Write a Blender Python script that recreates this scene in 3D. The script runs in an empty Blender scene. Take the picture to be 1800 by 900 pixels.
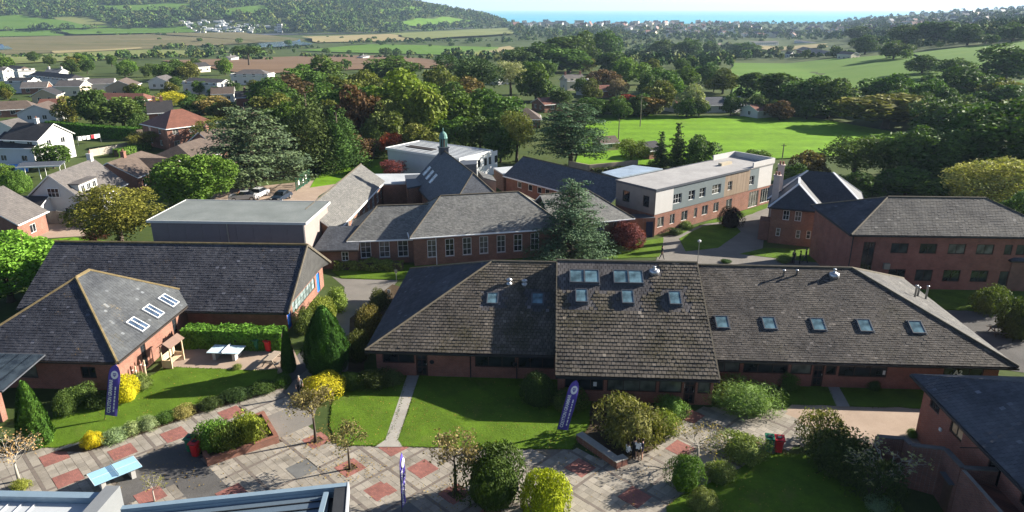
import bpy, math, random
import numpy as np
from mathutils import Vector, Matrix

R = math.radians
SC = bpy.context.scene
COL = SC.collection
rnd = random.Random(11)
rng = np.random.default_rng(11)

# ------------------------------------------------------------------ camera, sky, sun, exposure
CAMZ = 28.0
FPX = 1248.0                                  # focal length in pixels of the 1800 px wide photograph
PITCH = math.atan(434.0 / FPX)
cam_d = bpy.data.cameras.new('camera')
cam_d.sensor_width = 36.0
cam_d.lens = 36.0 * FPX / 1800.0
cam_d.clip_start = 0.5
cam_d.clip_end = 90000.0
cam = bpy.data.objects.new('camera', cam_d)
COL.objects.link(cam)
cam.location = (0, 0, CAMZ)
cam.rotation_euler = (math.pi / 2 - PITCH, 0, 0)
SC.camera = cam

SUN_EL = R(23.0)
SUN_AZ = R(19.0)                              # from +X towards +Y
SUN_DIR = Vector((math.cos(SUN_EL) * math.cos(SUN_AZ), math.cos(SUN_EL) * math.sin(SUN_AZ), math.sin(SUN_EL)))
world = bpy.data.worlds.new('World')
SC.world = world
world.use_nodes = True
wn = world.node_tree.nodes
wn.clear()
sky = wn.new('ShaderNodeTexSky')
sky.sky_type = 'NISHITA'
sky.sun_disc = False
sky.sun_elevation = SUN_EL
sky.sun_rotation = math.pi / 2 - SUN_AZ
sky.altitude = 60
sky.air_density = 0.55
sky.dust_density = 0.5
sky.ozone_density = 1.2
bg = wn.new('ShaderNodeBackground')
bg.inputs['Strength'].default_value = 0.06
wo = wn.new('ShaderNodeOutputWorld')
world.node_tree.links.new(sky.outputs[0], bg.inputs[0])
world.node_tree.links.new(bg.outputs[0], wo.inputs[0])

sun_d = bpy.data.lights.new('sun', 'SUN')
sun_d.energy = 5.0
sun_d.angle = R(0.53)
sun_d.color = (1.0, 0.93, 0.82)
sun = bpy.data.objects.new('sun', sun_d)
COL.objects.link(sun)
sun.location = (80, 40, 90)
sun.rotation_euler = SUN_DIR.to_track_quat('Z', 'Y').to_euler()

vs = SC.view_settings
vs.view_transform = 'Standard'
vs.look = 'None'
vs.gamma = 1.0
vs.use_curve_mapping = False
vs.exposure = 1.62
SC.cycles.max_bounces = 6
SC.cycles.transparent_max_bounces = 6
SC.cycles.volume_bounces = 0
HAZE = 0.00008

# ------------------------------------------------------------------ pixel -> place
_fw = np.array([0, math.cos(PITCH), -math.sin(PITCH)])
_up = np.array([0, math.sin(PITCH), math.cos(PITCH)])
_rt = np.array([1.0, 0, 0])
_c0 = np.array([0, 0, CAMZ])


def ray(px, py):
    return _fw + (px - 900) / FPX * _rt - (py - 450) / FPX * _up


def at(px, py, z=0.0):
    d = ray(px, py)
    return _c0 + (z - CAMZ) / d[2] * d


def a2(px, py, z=0.0):
    p = at(px, py, z)
    return (float(p[0]), float(p[1]))


def ss(a, b, t):
    t = np.clip((np.asarray(t, float) - a) / (b - a), 0, 1)
    return t * t * (3 - 2 * t)


def zt(x, y):
    """height of the land"""
    x = np.asarray(x, float)
    y = np.asarray(y, float)
    z = -18.0 * ss(210, 900, y)
    h = 0.13 * np.maximum(0, x - (60 + 0.25 * y + 0.2 * np.maximum(0, y - 700))) * ss(185, 330, y)
    h = 70 * (1 - np.exp(-h / 70))
    z = z + h
    lx = 0.34 * np.maximum(0, -(x + 15 + 0.0 * y))
    fy = 0.20 * np.maximum(0, y - (1450 + 650 * ss(-400, 40, x)))
    hl = 1.0 / (1.0 / np.maximum(lx, 1e-3) ** 2 + 1.0 / np.maximum(fy, 1e-3) ** 2) ** 0.5
    hl = 150 * (1 - np.exp(-hl / 150))
    z = z + hl * (1 + 0.12 * np.sin(x * 0.011 + 1.3) * np.sin(y * 0.009))
    z = z - 30 * ss(2500, 2760, y) * ss(-600, -60, x)
    return z


def zt1(x, y):
    return float(zt(x, y))


def land(px, py):
    d = ray(px, py)
    d = d / np.linalg.norm(d[:2])
    t = np.concatenate([np.arange(20, 400, 2.0), np.arange(400, 4200, 10.0)])
    p = _c0[None] + t[:, None] * d[None]
    below = p[:, 2] < zt(p[:, 0], p[:, 1])
    k = int(np.argmax(below)) if below.any() else len(t) - 1
    k = max(k, 1)
    lo, hi = t[k - 1], t[k]
    for _ in range(18):
        m = 0.5 * (lo + hi)
        q = _c0 + m * d
        if q[2] < zt1(q[0], q[1]):
            hi = m
        else:
            lo = m
    q = _c0 + hi * d
    return np.array([q[0], q[1], zt1(q[0], q[1])])


def span(px, ytop, ybase, wpx):
    """place, height and width of something that stands at pixel (px, ybase)"""
    p = land(px, ybase)
    hd = math.hypot(p[0], p[1])
    d = ray(px, ytop)
    zt_ = CAMZ + d[2] * hd / math.hypot(d[0], d[1])
    depth = (p - _c0) @ _fw
    return p, max(zt_ - p[2], 0.3), wpx * depth / FPX


# ------------------------------------------------------------------ objects
def tag(o, label=None, cat=None, group=None, kind=None):
    if label:
        o['label'] = label
    if cat:
        o['category'] = cat
    if group:
        o['group'] = group
    if kind:
        o['kind'] = kind
    return o


def thing(name, label, cat, loc=(0, 0, 0), rz=0.0, group=None):
    o = bpy.data.objects.new(name, None)
    o.empty_display_size = 0.3
    COL.objects.link(o)
    o.location = [float(c) for c in loc]
    o.rotation_euler = (0, 0, rz)
    return tag(o, label, cat, group)


def link(name, me, parent=None, M=None):
    o = bpy.data.objects.new(name, me)
    COL.objects.link(o)
    if parent is not None:
        o.parent = parent
    if M is not None:
        o.matrix_local = M
    return o


def copy_tree(o, parent=None):
    c = o.copy()
    COL.objects.link(c)
    c.parent = parent
    for ch in list(o.children):
        copy_tree(ch, c)
    return c


class MB:
    def __init__(s):
        s.v, s.f, s.m = [], [], []
        s.M = None

    def _p(s, p):
        if s.M is not None:
            p = s.M @ Vector(p)
        s.v.append((float(p[0]), float(p[1]), float(p[2])))
        return len(s.v) - 1

    def poly(s, pts, m=0):
        s.f.append([s._p(p) for p in pts])
        s.m.append(m)
        return s

    def box(s, x0, x1, y0, y1, z0, z1, m=0):
        i = [s._p(p) for p in ((x0, y0, z0), (x1, y0, z0), (x1, y1, z0), (x0, y1, z0), (x0, y0, z1), (x1, y0, z1), (x1, y1, z1), (x0, y1, z1))]
        for q in ((0, 3, 2, 1), (4, 5, 6, 7), (0, 1, 5, 4), (1, 2, 6, 5), (2, 3, 7, 6), (3, 0, 4, 7)):
            s.f.append([i[k] for k in q])
            s.m.append(m)
        return s

    def prism(s, poly, z0, z1, m=0, mt=None):
        """poly: list of xy, counter-clockwise"""
        n = len(poly)
        zb = z0 if hasattr(z0, '__len__') else [z0] * n
        zu = z1 if hasattr(z1, '__len__') else [z1] * n
        a = [s._p((poly[k][0], poly[k][1], zb[k])) for k in range(n)]
        b = [s._p((poly[k][0], poly[k][1], zu[k])) for k in range(n)]
        for k in range(n):
            j = (k + 1) % n
            s.f.append([a[k], a[j], b[j], b[k]])
            s.m.append(m)
        s.f.append(b)
        s.m.append(m if mt is None else mt)
        s.f.append(a[::-1])
        s.m.append(m)
        return s

    def beam(s, p, q, w, h=None, m=0):
        """box section between two points"""
        p, q = Vector(p), Vector(q)
        h = w if h is None else h
        d = (q - p)
        if d.length < 1e-6:
            return s
        d.normalize()
        u = Vector((0, 0, 1)) if abs(d.z) < 0.95 else Vector((0, 1, 0))
        x = d.cross(u).normalized() * (w / 2)
        y = d.cross(x).normalized() * (h / 2)
        a = [s._p(p + c) for c in (-x - y, x - y, x + y, -x + y)]
        b = [s._p(q + c) for c in (-x - y, x - y, x + y, -x + y)]
        for k in range(4):
            j = (k + 1) % 4
            s.f.append([a[k], a[j], b[j], b[k]])
            s.m.append(m)
        s.f.append(a[::-1]); s.m.append(m)
        s.f.append(b); s.m.append(m)
        return s

    def tube(s, pts, rad, n=6, m=0, cap=True):
        pts = [Vector(p) for p in pts]
        rings = []
        for k, p in enumerate(pts):
            d = (pts[min(k + 1, len(pts) - 1)] - pts[max(k - 1, 0)])
            if d.length < 1e-6:
                d = Vector((0, 0, 1))
            d.normalize()
            u = Vector((1, 0, 0)) if abs(d.x) < 0.8 else Vector((0, 1, 0))
            x = d.cross(u).normalized()
            y = d.cross(x)
            r = rad[k] if hasattr(rad, '__len__') else rad
            rings.append([s._p(p + r * (math.cos(2 * math.pi * i / n) * x + math.sin(2 * math.pi * i / n) * y)) for i in range(n)])
        for k in range(len(rings) - 1):
            for i in range(n):
                j = (i + 1) % n
                s.f.append([rings[k][i], rings[k + 1][i], rings[k + 1][j], rings[k][j]])
                s.m.append(m)
        if cap:
            s.f.append(rings[0]); s.m.append(m)
            s.f.append(rings[-1][::-1]); s.m.append(m)
        return s

    def lathe(s, prof, n=12, m=0, c=(0, 0, 0)):
        """prof: list of (r, z)"""
        rings = []
        for r, z in prof:
            rings.append([s._p((c[0] + r * math.cos(2 * math.pi * i / n), c[1] + r * math.sin(2 * math.pi * i / n), c[2] + z)) for i in range(n)])
        for k in range(len(rings) - 1):
            for i in range(n):
                j = (i + 1) % n
                s.f.append([rings[k][i], rings[k][j], rings[k + 1][j], rings[k + 1][i]])
                s.m.append(m)
        s.f.append(rings[0][::-1]); s.m.append(m)
        s.f.append(rings[-1]); s.m.append(m)
        return s

    def mesh(s, name, mats, smooth=False):
        me = bpy.data.meshes.new(name)
        me.from_pydata(s.v, [], s.f)
        for mt in (mats if isinstance(mats, (list, tuple)) else [mats]):
            me.materials.append(mt)
        if any(s.m):
            me.polygons.foreach_set('material_index', s.m)
        if smooth:
            me.polygons.foreach_set('use_smooth', [True] * len(s.f))
        me.update()
        return me

    def build(s, name, mats, parent=None, M=None, smooth=False):
        return link(name, s.mesh(name, mats, smooth), parent, M)


def np_mesh(name, V, Q, mats, midx=None, smooth=False):
    """V (n,3), Q (k,4) or (k,3) index array"""
    me = bpy.data.meshes.new(name)
    k, c = Q.shape
    me.vertices.add(len(V))
    me.vertices.foreach_set('co', np.ascontiguousarray(V, dtype=np.float32).ravel())
    me.loops.add(k * c)
    me.loops.foreach_set('vertex_index', np.ascontiguousarray(Q, dtype=np.int32).ravel())
    me.polygons.add(k)
    me.polygons.foreach_set('loop_start', np.arange(0, k * c, c, dtype=np.int32))
    me.polygons.foreach_set('loop_total', np.full(k, c, dtype=np.int32))
    for mt in (mats if isinstance(mats, (list, tuple)) else [mats]):
        me.materials.append(mt)
    if midx is not None:
        me.polygons.foreach_set('material_index', np.ascontiguousarray(midx, dtype=np.int32))
    me.polygons.foreach_set('use_smooth', np.full(k, bool(smooth), dtype=bool))
    me.update(calc_edges=True)
    me.validate()
    return me


# ------------------------------------------------------------------ materials
class NT:
    def __init__(s, name):
        s.mat = bpy.data.materials.new(name)
        s.mat.use_nodes = True
        s.t = s.mat.node_tree
        s.t.nodes.clear()
        s.out = s.n('ShaderNodeOutputMaterial')

    def n(s, kind, **kw):
        nd = s.t.nodes.new(kind)
        for k, v in kw.items():
            setattr(nd, k, v)
        return nd

    def l(s, a, b):
        s.t.links.new(a, b)

    def val(s, sock, v):
        if isinstance(v, bpy.types.NodeSocket):
            s.l(v, sock)
        else:
            sock.default_value = v if not (hasattr(v, '__len__') and len(v) == 3 and sock.type == 'RGBA') else (*v, 1)

    def coord(s, kind='Object', scale=None, rot=None):
        c = s.n('ShaderNodeTexCoord').outputs[kind]
        if scale is not None or rot is not None:
            mp = s.n('ShaderNodeMapping')
            if scale is not None:
                mp.inputs['Scale'].default_value = scale
            if rot is not None:
                mp.inputs['Rotation'].default_value = rot
            s.l(c, mp.inputs[0])
            c = mp.outputs[0]
        return c

    def noise(s, scale, detail=4, rough=0.55, vec=None):
        nd = s.n('ShaderNodeTexNoise')
        nd.inputs['Scale'].default_value = scale
        nd.inputs['Detail'].default_value = detail
        nd.inputs['Roughness'].default_value = rough
        s.l(vec if vec is not None else s.coord(), nd.inputs['Vector'])
        return nd.outputs['Fac']

    def ramp(s, fac, stops):
        r = s.n('ShaderNodeValToRGB')
        e = r.color_ramp.elements
        while len(e) < len(stops):
            e.new(0.5)
        for k, (p, c) in enumerate(stops):
            e[k].position = p
            e[k].color = (*c, 1) if len(c) == 3 else c
        s.l(fac, r.inputs[0])
        return r.outputs[0]

    def mix(s, fac, a, b, mode='MIX'):
        m = s.n('ShaderNodeMix', data_type='RGBA', blend_type=mode)
        s.val(m.inputs[0], fac)
        s.val(m.inputs[6], a)
        s.val(m.inputs[7], b)
        return m.outputs[2]

    def math(s, op, a, b=0.5):
        m = s.n('ShaderNodeMath', operation=op)
        s.val(m.inputs[0], a)
        s.val(m.inputs[1], b)
        return m.outputs[0]

    def bump(s, h, strength=0.4, dist=0.02):
        b = s.n('ShaderNodeBump')
        b.inputs['Strength'].default_value = strength
        b.inputs['Distance'].default_value = dist
        s.l(h, b.inputs['Height'])
        return b.outputs[0]

    def bsdf(s, color, rough=0.8, spec=0.3, metal=0.0, normal=None):
        p = s.n('ShaderNodeBsdfPrincipled')
        s.val(p.inputs['Base Color'], color)
        s.val(p.inputs['Roughness'], rough)
        p.inputs['Specular IOR Level'].default_value = spec
        p.inputs['Metallic'].default_value = metal
        if normal is not None:
            s.l(normal, p.inputs['Normal'])
        s.l(p.outputs[0], s.out.inputs[0])
        return p


_mc = {}


def plain(name, col, rough=0.7, var=0.18, scale=3.0, spec=0.3, metal=0.0, bump=0.0, fine=None):
    """a worn single-coloured surface: broad and fine tonal noise"""
    if name in _mc:
        return _mc[name]
    t = NT(name)
    n1 = t.noise(scale, 5, 0.6)
    n2 = t.noise((fine or scale * 9), 3, 0.6)
    f = t.math('ADD', t.math('MULTIPLY', n1, 0.65), t.math('MULTIPLY', n2, 0.35))
    lo = tuple(c * (1 - var * 1.5) for c in col)
    hi = tuple(min(1, c * (1 + var * 1.5)) for c in col)
    c = t.ramp(f, [(0.25, lo), (0.5, col), (0.75, hi)])
    nb = t.bump(n2, bump, 0.02) if bump else None
    t.bsdf(c, rough, spec, metal, nb)
    _mc[name] = t.mat
    return t.mat


def brick(name, a, b, mortar=(0.30, 0.27, 0.24)):
    """axis-aligned brickwork in the building's own frame"""
    if name in _mc:
        return _mc[name]
    t = NT(name)
    c = t.coord()
    sp = t.n('ShaderNodeSeparateXYZ')
    t.l(c, sp.inputs[0])
    u = t.math('ADD', sp.outputs[0], sp.outputs[1])
    cb = t.n('ShaderNodeCombineXYZ')
    t.l(u, cb.inputs[0])
    t.l(sp.outputs[2], cb.inputs[1])
    bt = t.n('ShaderNodeTexBrick')
    t.l(cb.outputs[0], bt.inputs['Vector'])
    bt.inputs['Scale'].default_value = 1.0
    bt.inputs['Brick Width'].default_value = 0.225
    bt.inputs['Row Height'].default_value = 0.075
    bt.inputs['Mortar Size'].default_value = 0.006
    bt.inputs['Color1'].default_value = (*a, 1)
    bt.inputs['Color2'].default_value = (*b, 1)
    bt.inputs['Mortar'].default_value = (*mortar, 1)
    n = t.noise(0.9, 5, 0.65)
    col = t.mix(0.55, bt.outputs[0], t.ramp(n, [(0.3, (0.55, 0.52, 0.5)), (0.7, (1.25, 1.2, 1.15))]), 'MULTIPLY')
    t.bsdf(col, 0.9, 0.15, 0, t.bump(bt.outputs['Fac'], -0.3, 0.01))
    _mc[name] = t.mat
    return t.mat


def slate(name, base, gauge=0.22, width=0.3, var=0.3, moss=None, rough=0.6, moss_at=0.62, light=None):
    """slates in courses: height gives the course, x+y the position along it"""
    if name in _mc:
        return _mc[name]
    t = NT(name)
    sp = t.n('ShaderNodeSeparateXYZ')
    t.l(t.coord(), sp.inputs[0])
    u = t.math('ADD', sp.outputs[0], sp.outputs[1])
    cb = t.n('ShaderNodeCombineXYZ')
    t.l(u, cb.inputs[0])
    t.l(sp.outputs[2], cb.inputs[1])
    bt = t.n('ShaderNodeTexBrick')
    t.l(cb.outputs[0], bt.inputs['Vector'])
    bt.inputs['Scale'].default_value = 1.0
    bt.inputs['Brick Width'].default_value = width
    bt.inputs['Row Height'].default_value = gauge * 0.5
    bt.inputs['Mortar Size'].default_value = 0.008
    bt.inputs['Color1'].default_value = (*[c * (1 - var) for c in base], 1)
    bt.inputs['Color2'].default_value = (*[c * (1 + var) for c in base], 1)
    bt.inputs['Mortar'].default_value = (*[c * 0.45 for c in base], 1)
    n = t.noise(0.7, 6, 0.65)
    col = t.mix(0.7, bt.outputs[0], t.ramp(n, [(0.3, (0.7, 0.7, 0.72)), (0.7, (1.25, 1.22, 1.18))]), 'MULTIPLY')
    f = t.noise(5.5, 5, 0.75)
    col = t.mix(t.ramp(f, [(0.5, (0, 0, 0)), (0.75, (0.55, 0.55, 0.55))]), col, light or tuple(min(1, c * 2.0) for c in base))
    if moss:
        m = t.math('MULTIPLY', t.noise(0.45, 5, 0.7), 1.0)
        m2 = t.noise(6.0, 4, 0.8)
        mm = t.math('ADD', t.math('MULTIPLY', m, 0.6), t.math('MULTIPLY', m2, 0.4))
        col = t.mix(t.ramp(mm, [(moss_at - 0.06, (0, 0, 0)), (moss_at + 0.06, (0.85, 0.85, 0.85))]), col, moss)
    t.bsdf(col, rough, 0.3, 0, t.bump(bt.outputs['Fac'], -0.5, 0.02))
    _mc[name] = t.mat
    return t.mat


def tile_mat(name, base, moss, var=0.35, moss_at=0.56, orange=None):
    """colour for roofs whose tiles are real geometry: each tile differs a little, moss and lichen in patches"""
    if name in _mc:
        return _mc[name]
    t = NT(name)
    isl = t.n('ShaderNodeNewGeometry').outputs['Random Per Island']
    c = t.ramp(isl, [(0.0, tuple(k * (1 - var) for k in base)), (0.5, base), (0.985, tuple(k * (1 + var) for k in base)), (1.0, tuple(min(0.5, k * 2.4) for k in base))])
    n = t.noise(0.35, 5, 0.65)
    c = t.mix(0.9, c, t.ramp(n, [(0.3, (0.6, 0.6, 0.64)), (0.7, (1.38, 1.34, 1.28))]), 'MULTIPLY')
    sk = t.noise(1.0, 5, 0.7, t.coord(scale=(2.2, 0.22, 0.22)))
    c = t.mix(0.7, c, t.ramp(sk, [(0.3, (0.7, 0.7, 0.7)), (0.7, (1.25, 1.25, 1.22))]), 'MULTIPLY')
    m = t.math('ADD', t.math('MULTIPLY', t.noise(0.28, 5, 0.7), 0.55), t.math('MULTIPLY', t.noise(7.0, 4, 0.8), 0.45))
    c = t.mix(t.ramp(m, [(moss_at - 0.05, (0, 0, 0)), (moss_at + 0.07, (0.8, 0.8, 0.8))]), c, moss)
    if orange:
        m = t.math('ADD', t.math('MULTIPLY', t.noise(0.5, 4, 0.7), 0.5), t.math('MULTIPLY', t.noise(9.0, 4, 0.8), 0.5))
        c = t.mix(t.ramp(m, [(0.6, (0, 0, 0)), (0.68, (0.8, 0.8, 0.8))]), c, orange)
    t.bsdf(c, 0.85, 0.2, 0, t.bump(t.noise(30, 4, 0.7), 0.15, 0.015))
    _mc[name] = t.mat
    return t.mat


def ground_mat(name, stops, scale, fine, rough=0.95, bump=0.3, fine_amt=0.45, streak=None):
    if name in _mc:
        return _mc[name]
    t = NT(name)
    vec = t.coord(scale=streak) if streak else None
    a = t.noise(scale, 5, 0.6, vec)
    b = t.noise(fine, 5, 0.7, vec)
    f = t.math('ADD', t.math('MULTIPLY', a, 1 - fine_amt), t.math('MULTIPLY', b, fine_amt))
    c = t.ramp(f, stops)
    t.bsdf(c, rough, 0.1, 0, t.bump(b, bump, 0.05))
    _mc[name] = t.mat
    return t.mat


def foliage(name, var=0.45, transl=0.22, rough=0.65, hue=None):
    """leaf colour comes from each plant's own object colour, varied leaf by leaf and clump by clump"""
    if name in _mc:
        return _mc[name]
    t = NT(name)
    oi = t.n('ShaderNodeObjectInfo')
    isl = t.n('ShaderNodeNewGeometry').outputs['Random Per Island']
    v = t.ramp(isl, [(0.0, (1 - var,) * 3), (1.0, (1 + var, 1 + var, 1 + var * 0.6))])
    c = t.mix(1.0, oi.outputs['Color'], v, 'MULTIPLY')
    n = t.noise(hue or 4.0, 3, 0.6)
    c = t.mix(1.0, c, t.ramp(n, [(0.3, (0.72, 0.78, 0.8)), (0.7, (1.28, 1.2, 1.0))]), 'MULTIPLY')
    p = t.n('ShaderNodeBsdfPrincipled')
    t.l(c, p.inputs['Base Color'])
    p.inputs['Roughness'].default_value = rough
    p.inputs['Specular IOR Level'].default_value = 0.12
    tr = t.n('ShaderNodeBsdfTranslucent')
    t.l(t.mix(1.0, c, (1.15, 1.25, 0.6), 'MULTIPLY'), tr.inputs[0])
    mx = t.n('ShaderNodeMixShader')
    mx.inputs[0].default_value = transl
    t.l(p.outputs[0], mx.inputs[1])
    t.l(tr.outputs[0], mx.inputs[2])
    t.l(mx.outputs[0], t.out.inputs[0])
    _mc[name] = t.mat
    return t.mat


M_LEAF = foliage('leaves')
M_NEEDLE = foliage('needles', 0.35, 0.1, 0.7)
M_BARK = plain('bark', (0.075, 0.058, 0.042), 0.95, 0.3, 4)
M_BARKPALE = plain('pale_bark', (0.36, 0.33, 0.28), 0.9, 0.25, 6)
M_GLASS = None


def glass(name, col, rough=0.04):
    if name in _mc:
        return _mc[name]
    t = NT(name)
    n = t.noise(1.3, 3, 0.5)
    c = t.ramp(n, [(0.35, tuple(k * 0.5 for k in col)), (0.65, tuple(k * 1.5 for k in col))])
    t.bsdf(c, rough, 0.6)
    _mc[name] = t.mat
    return t.mat


M_GLASS = glass('window_glass', (0.018, 0.022, 0.026))
M_SKYGLASS = glass('skylight_glass', (0.10, 0.17, 0.20), 0.06)  # bluish base colour stands in for light coming through the panes
M_WHITE = plain('white_paint', (0.78, 0.78, 0.75), 0.55, 0.06, 2)
M_DARKTRIM = plain('dark_trim', (0.035, 0.028, 0.024), 0.6, 0.2, 5)
M_GUTTER = plain('black_gutter', (0.025, 0.025, 0.028), 0.5, 0.2, 5)
M_METAL = plain('galvanised_metal', (0.45, 0.46, 0.47), 0.35, 0.15, 4, 0.5, 0.8)
M_LEAD = plain('lead_flashing', (0.075, 0.082, 0.095), 0.5, 0.2, 4)

# ------------------------------------------------------------------ land, sea, fields
M_GROUND = ground_mat('rough_ground', [(0.3, (0.032, 0.05, 0.014)), (0.5, (0.055, 0.08, 0.022)), (0.7, (0.095, 0.105, 0.035))], 0.05, 1.2)
M_LAWN = ground_mat('lawn_grass', [(0.3, (0.05, 0.082, 0.010)), (0.5, (0.085, 0.13, 0.016)), (0.7, (0.135, 0.175, 0.03))], 0.3, 5.0, bump=0.9)


def turf(name, base, stripe, sdir, worn, scale):
    t = NT(name)
    a = t.noise(scale, 6, 0.7)
    b = t.noise(scale * 14, 5, 0.75)
    c2 = t.noise(scale * 3.3, 4, 0.65)
    f = t.math('ADD', t.math('MULTIPLY', a, 0.4), t.math('ADD', t.math('MULTIPLY', b, 0.35), t.math('MULTIPLY', c2, 0.25)))
    c = t.ramp(f, [(0.32, tuple(k * 0.55 for k in base)), (0.5, base), (0.68, tuple(k * 1.45 for k in base))])
    w = t.n('ShaderNodeTexWave', wave_type='BANDS', bands_direction=sdir)
    w.inputs['Scale'].default_value = stripe
    w.inputs['Distortion'].default_value = 1.5
    w.inputs['Detail'].default_value = 2
    t.l(t.coord(), w.inputs['Vector'])
    c = t.mix(0.35, c, t.ramp(w.outputs['Fac'], [(0.3, (0.82, 0.84, 0.8)), (0.7, (1.16, 1.14, 1.1))]), 'MULTIPLY')
    p = t.noise(scale * 0.8, 5, 0.7, t.coord(scale=(1.3, 0.8, 1)))
    c = t.mix(t.ramp(p, [(0.58, (0, 0, 0)), (0.75, (0.6, 0.6, 0.6))]), c, worn)
    t.bsdf(c, 0.95, 0.1, 0, t.bump(b, 0.8, 0.06))
    _mc[name] = t.mat
    return t.mat


M_LAWN = turf('lawn_turf', (0.080, 0.140, 0.012), 0.16, 'DIAGONAL', (0.15, 0.15, 0.045), 0.42)
M_PITCH = turf('pitch_turf', (0.125, 0.245, 0.013), 0.045, 'Y', (0.16, 0.20, 0.04), 0.06)
M_PASTURE = ground_mat('pasture', [(0.3, (0.065, 0.13, 0.015)), (0.5, (0.09, 0.17, 0.022)), (0.7, (0.125, 0.19, 0.035))], 0.02, 0.4, streak=(0.4, 1.5, 1))
M_PASTURE2 = ground_mat('dry_pasture', [(0.3, (0.12, 0.15, 0.04)), (0.5, (0.16, 0.18, 0.06)), (0.7, (0.21, 0.215, 0.08))], 0.015, 0.3)
M_MARSH = ground_mat('marsh', [(0.32, (0.065, 0.085, 0.028)), (0.5, (0.13, 0.115, 0.055)), (0.68, (0.20, 0.16, 0.085))], 0.012, 0.12, streak=(0.4, 2.2, 1))
M_PLOUGH = ground_mat('ploughed_soil', [(0.3, (0.12, 0.078, 0.046)), (0.5, (0.16, 0.105, 0.065)), (0.7, (0.21, 0.14, 0.09))], 0.02, 0.5, streak=(0.3, 2.5, 1))
M_STUBBLE = ground_mat('stubble', [(0.3, (0.22, 0.18, 0.085)), (0.5, (0.27, 0.225, 0.11)), (0.7, (0.33, 0.28, 0.145))], 0.012, 0.3)
M_ASPHALT = ground_mat('asphalt', [(0.3, (0.075, 0.072, 0.068)), (0.5, (0.105, 0.10, 0.095)), (0.7, (0.145, 0.138, 0.13))], 0.5, 14.0, bump=0.3)
M_ROAD = ground_mat('worn_road', [(0.3, (0.14, 0.13, 0.115)), (0.5, (0.19, 0.175, 0.155)), (0.7, (0.24, 0.22, 0.195))], 0.4, 9.0, bump=0.2)
M_TANPAVE = ground_mat('tan_block_paving', [(0.3, (0.27, 0.205, 0.155)), (0.5, (0.34, 0.26, 0.20)), (0.7, (0.41, 0.32, 0.25))], 0.5, 16.0, bump=0.2)
M_CONCRETE = ground_mat('concrete_path', [(0.3, (0.25, 0.235, 0.21)), (0.5, (0.32, 0.30, 0.265)), (0.7, (0.39, 0.365, 0.325))], 0.8, 12.0, bump=0.2)
M_SOIL = ground_mat('bed_soil', [(0.3, (0.04, 0.028, 0.018)), (0.5, (0.07, 0.05, 0.032)), (0.7, (0.11, 0.085, 0.05))], 0.8, 9.0)


def water_mat(name, col, rough, scale):
    t = NT(name)
    n = t.noise(scale, 5, 0.6, t.coord(scale=(0.25, 1, 1)))
    c = t.ramp(t.noise(scale * 0.07, 4, 0.6, t.coord(scale=(0.15, 1, 1))), [(0.3, tuple(k * 0.85 for k in col)), (0.7, tuple(k * 1.15 for k in col))])
    t.bsdf(c, rough, 0.5, 0, t.bump(n, 0.25, 0.4))
    return t.mat


def lines(a, b, breaks):
    out = [a]
    while out[-1] < b:
        st = [s for lim, s in breaks if out[-1] < lim][0]
        out.append(out[-1] + st)
    return np.array(out)


ys = lines(-160, 2980, [(420, 15), (1000, 22), (9999, 30)])
xh = lines(0, 3200, [(500, 20), (9999, 45)])
xs = np.concatenate([-xh[:0:-1], xh])
GX, GY = np.meshgrid(xs, ys)
V = np.stack([GX, GY, zt(GX, GY)], -1).reshape(-1, 3)
nx, ny = len(xs), len(ys)
ii, jj = np.meshgrid(np.arange(nx - 1), np.arange(ny - 1))
a0 = (jj * nx + ii).ravel()
ground = link('ground', np_mesh('ground', V, np.stack([a0, a0 + 1, a0 + nx + 1, a0 + nx], -1), M_GROUND, smooth=True))
tag(ground, kind='structure')

sea = MB()
for k in range(12):
    y0, y1 = 2300 * 1.0 + (k / 12.0) ** 2 * 30000, 2300 + ((k + 1) / 12.0) ** 2 * 30000
    for j in range(-8, 8):
        sea.poly([(j * 3400, y0, -19.4), ((j + 1) * 3400, y0, -19.4), ((j + 1) * 3400, y1, -19.4), (j * 3400, y1, -19.4)])
tag(sea.build('sea', water_mat('sea_water', (0.07, 0.36, 0.46), 0.5, 0.03)), kind='structure')


def patch(name, corners, mat, off=None, n=14, lift=0.0, level=None):
    """a field laid on the land, given by four pixel corners (clockwise or not)"""
    c = [land(*p)[:2] for p in corners]
    s = np.linspace(0, 1, n + 1)
    S, T = np.meshgrid(s, s)
    S, T = S[..., None], T[..., None]
    P = (1 - S) * (1 - T) * c[0] + S * (1 - T) * c[1] + S * T * c[2] + (1 - S) * T * c[3]
    w = 0.012 * np.sin(np.stack([P[..., 1], P[..., 0]], -1) * 0.045) * np.linalg.norm(P, axis=-1, keepdims=True) * 0.5
    P = P + w * 0.5
    Y = np.linalg.norm(P, axis=-1)
    z = zt(P[..., 0], P[..., 1]) + (0.03 + Y * 0.0011 + 2.0 * (Y > 1150) if off is None else off) + lift
    if level is not None:
        z = np.full_like(z, level)
    V = np.concatenate([P, z[..., None]], -1).reshape(-1, 3)
    i, j = np.meshgrid(np.arange(n), np.arange(n))
    a = (j * (n + 1) + i).ravel()
    o = link(name, np_mesh(name, V, np.stack([a, a + 1, a + n + 2, a + n + 1], -1), mat, smooth=True))
    tag(o, kind='structure')
    return c


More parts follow.
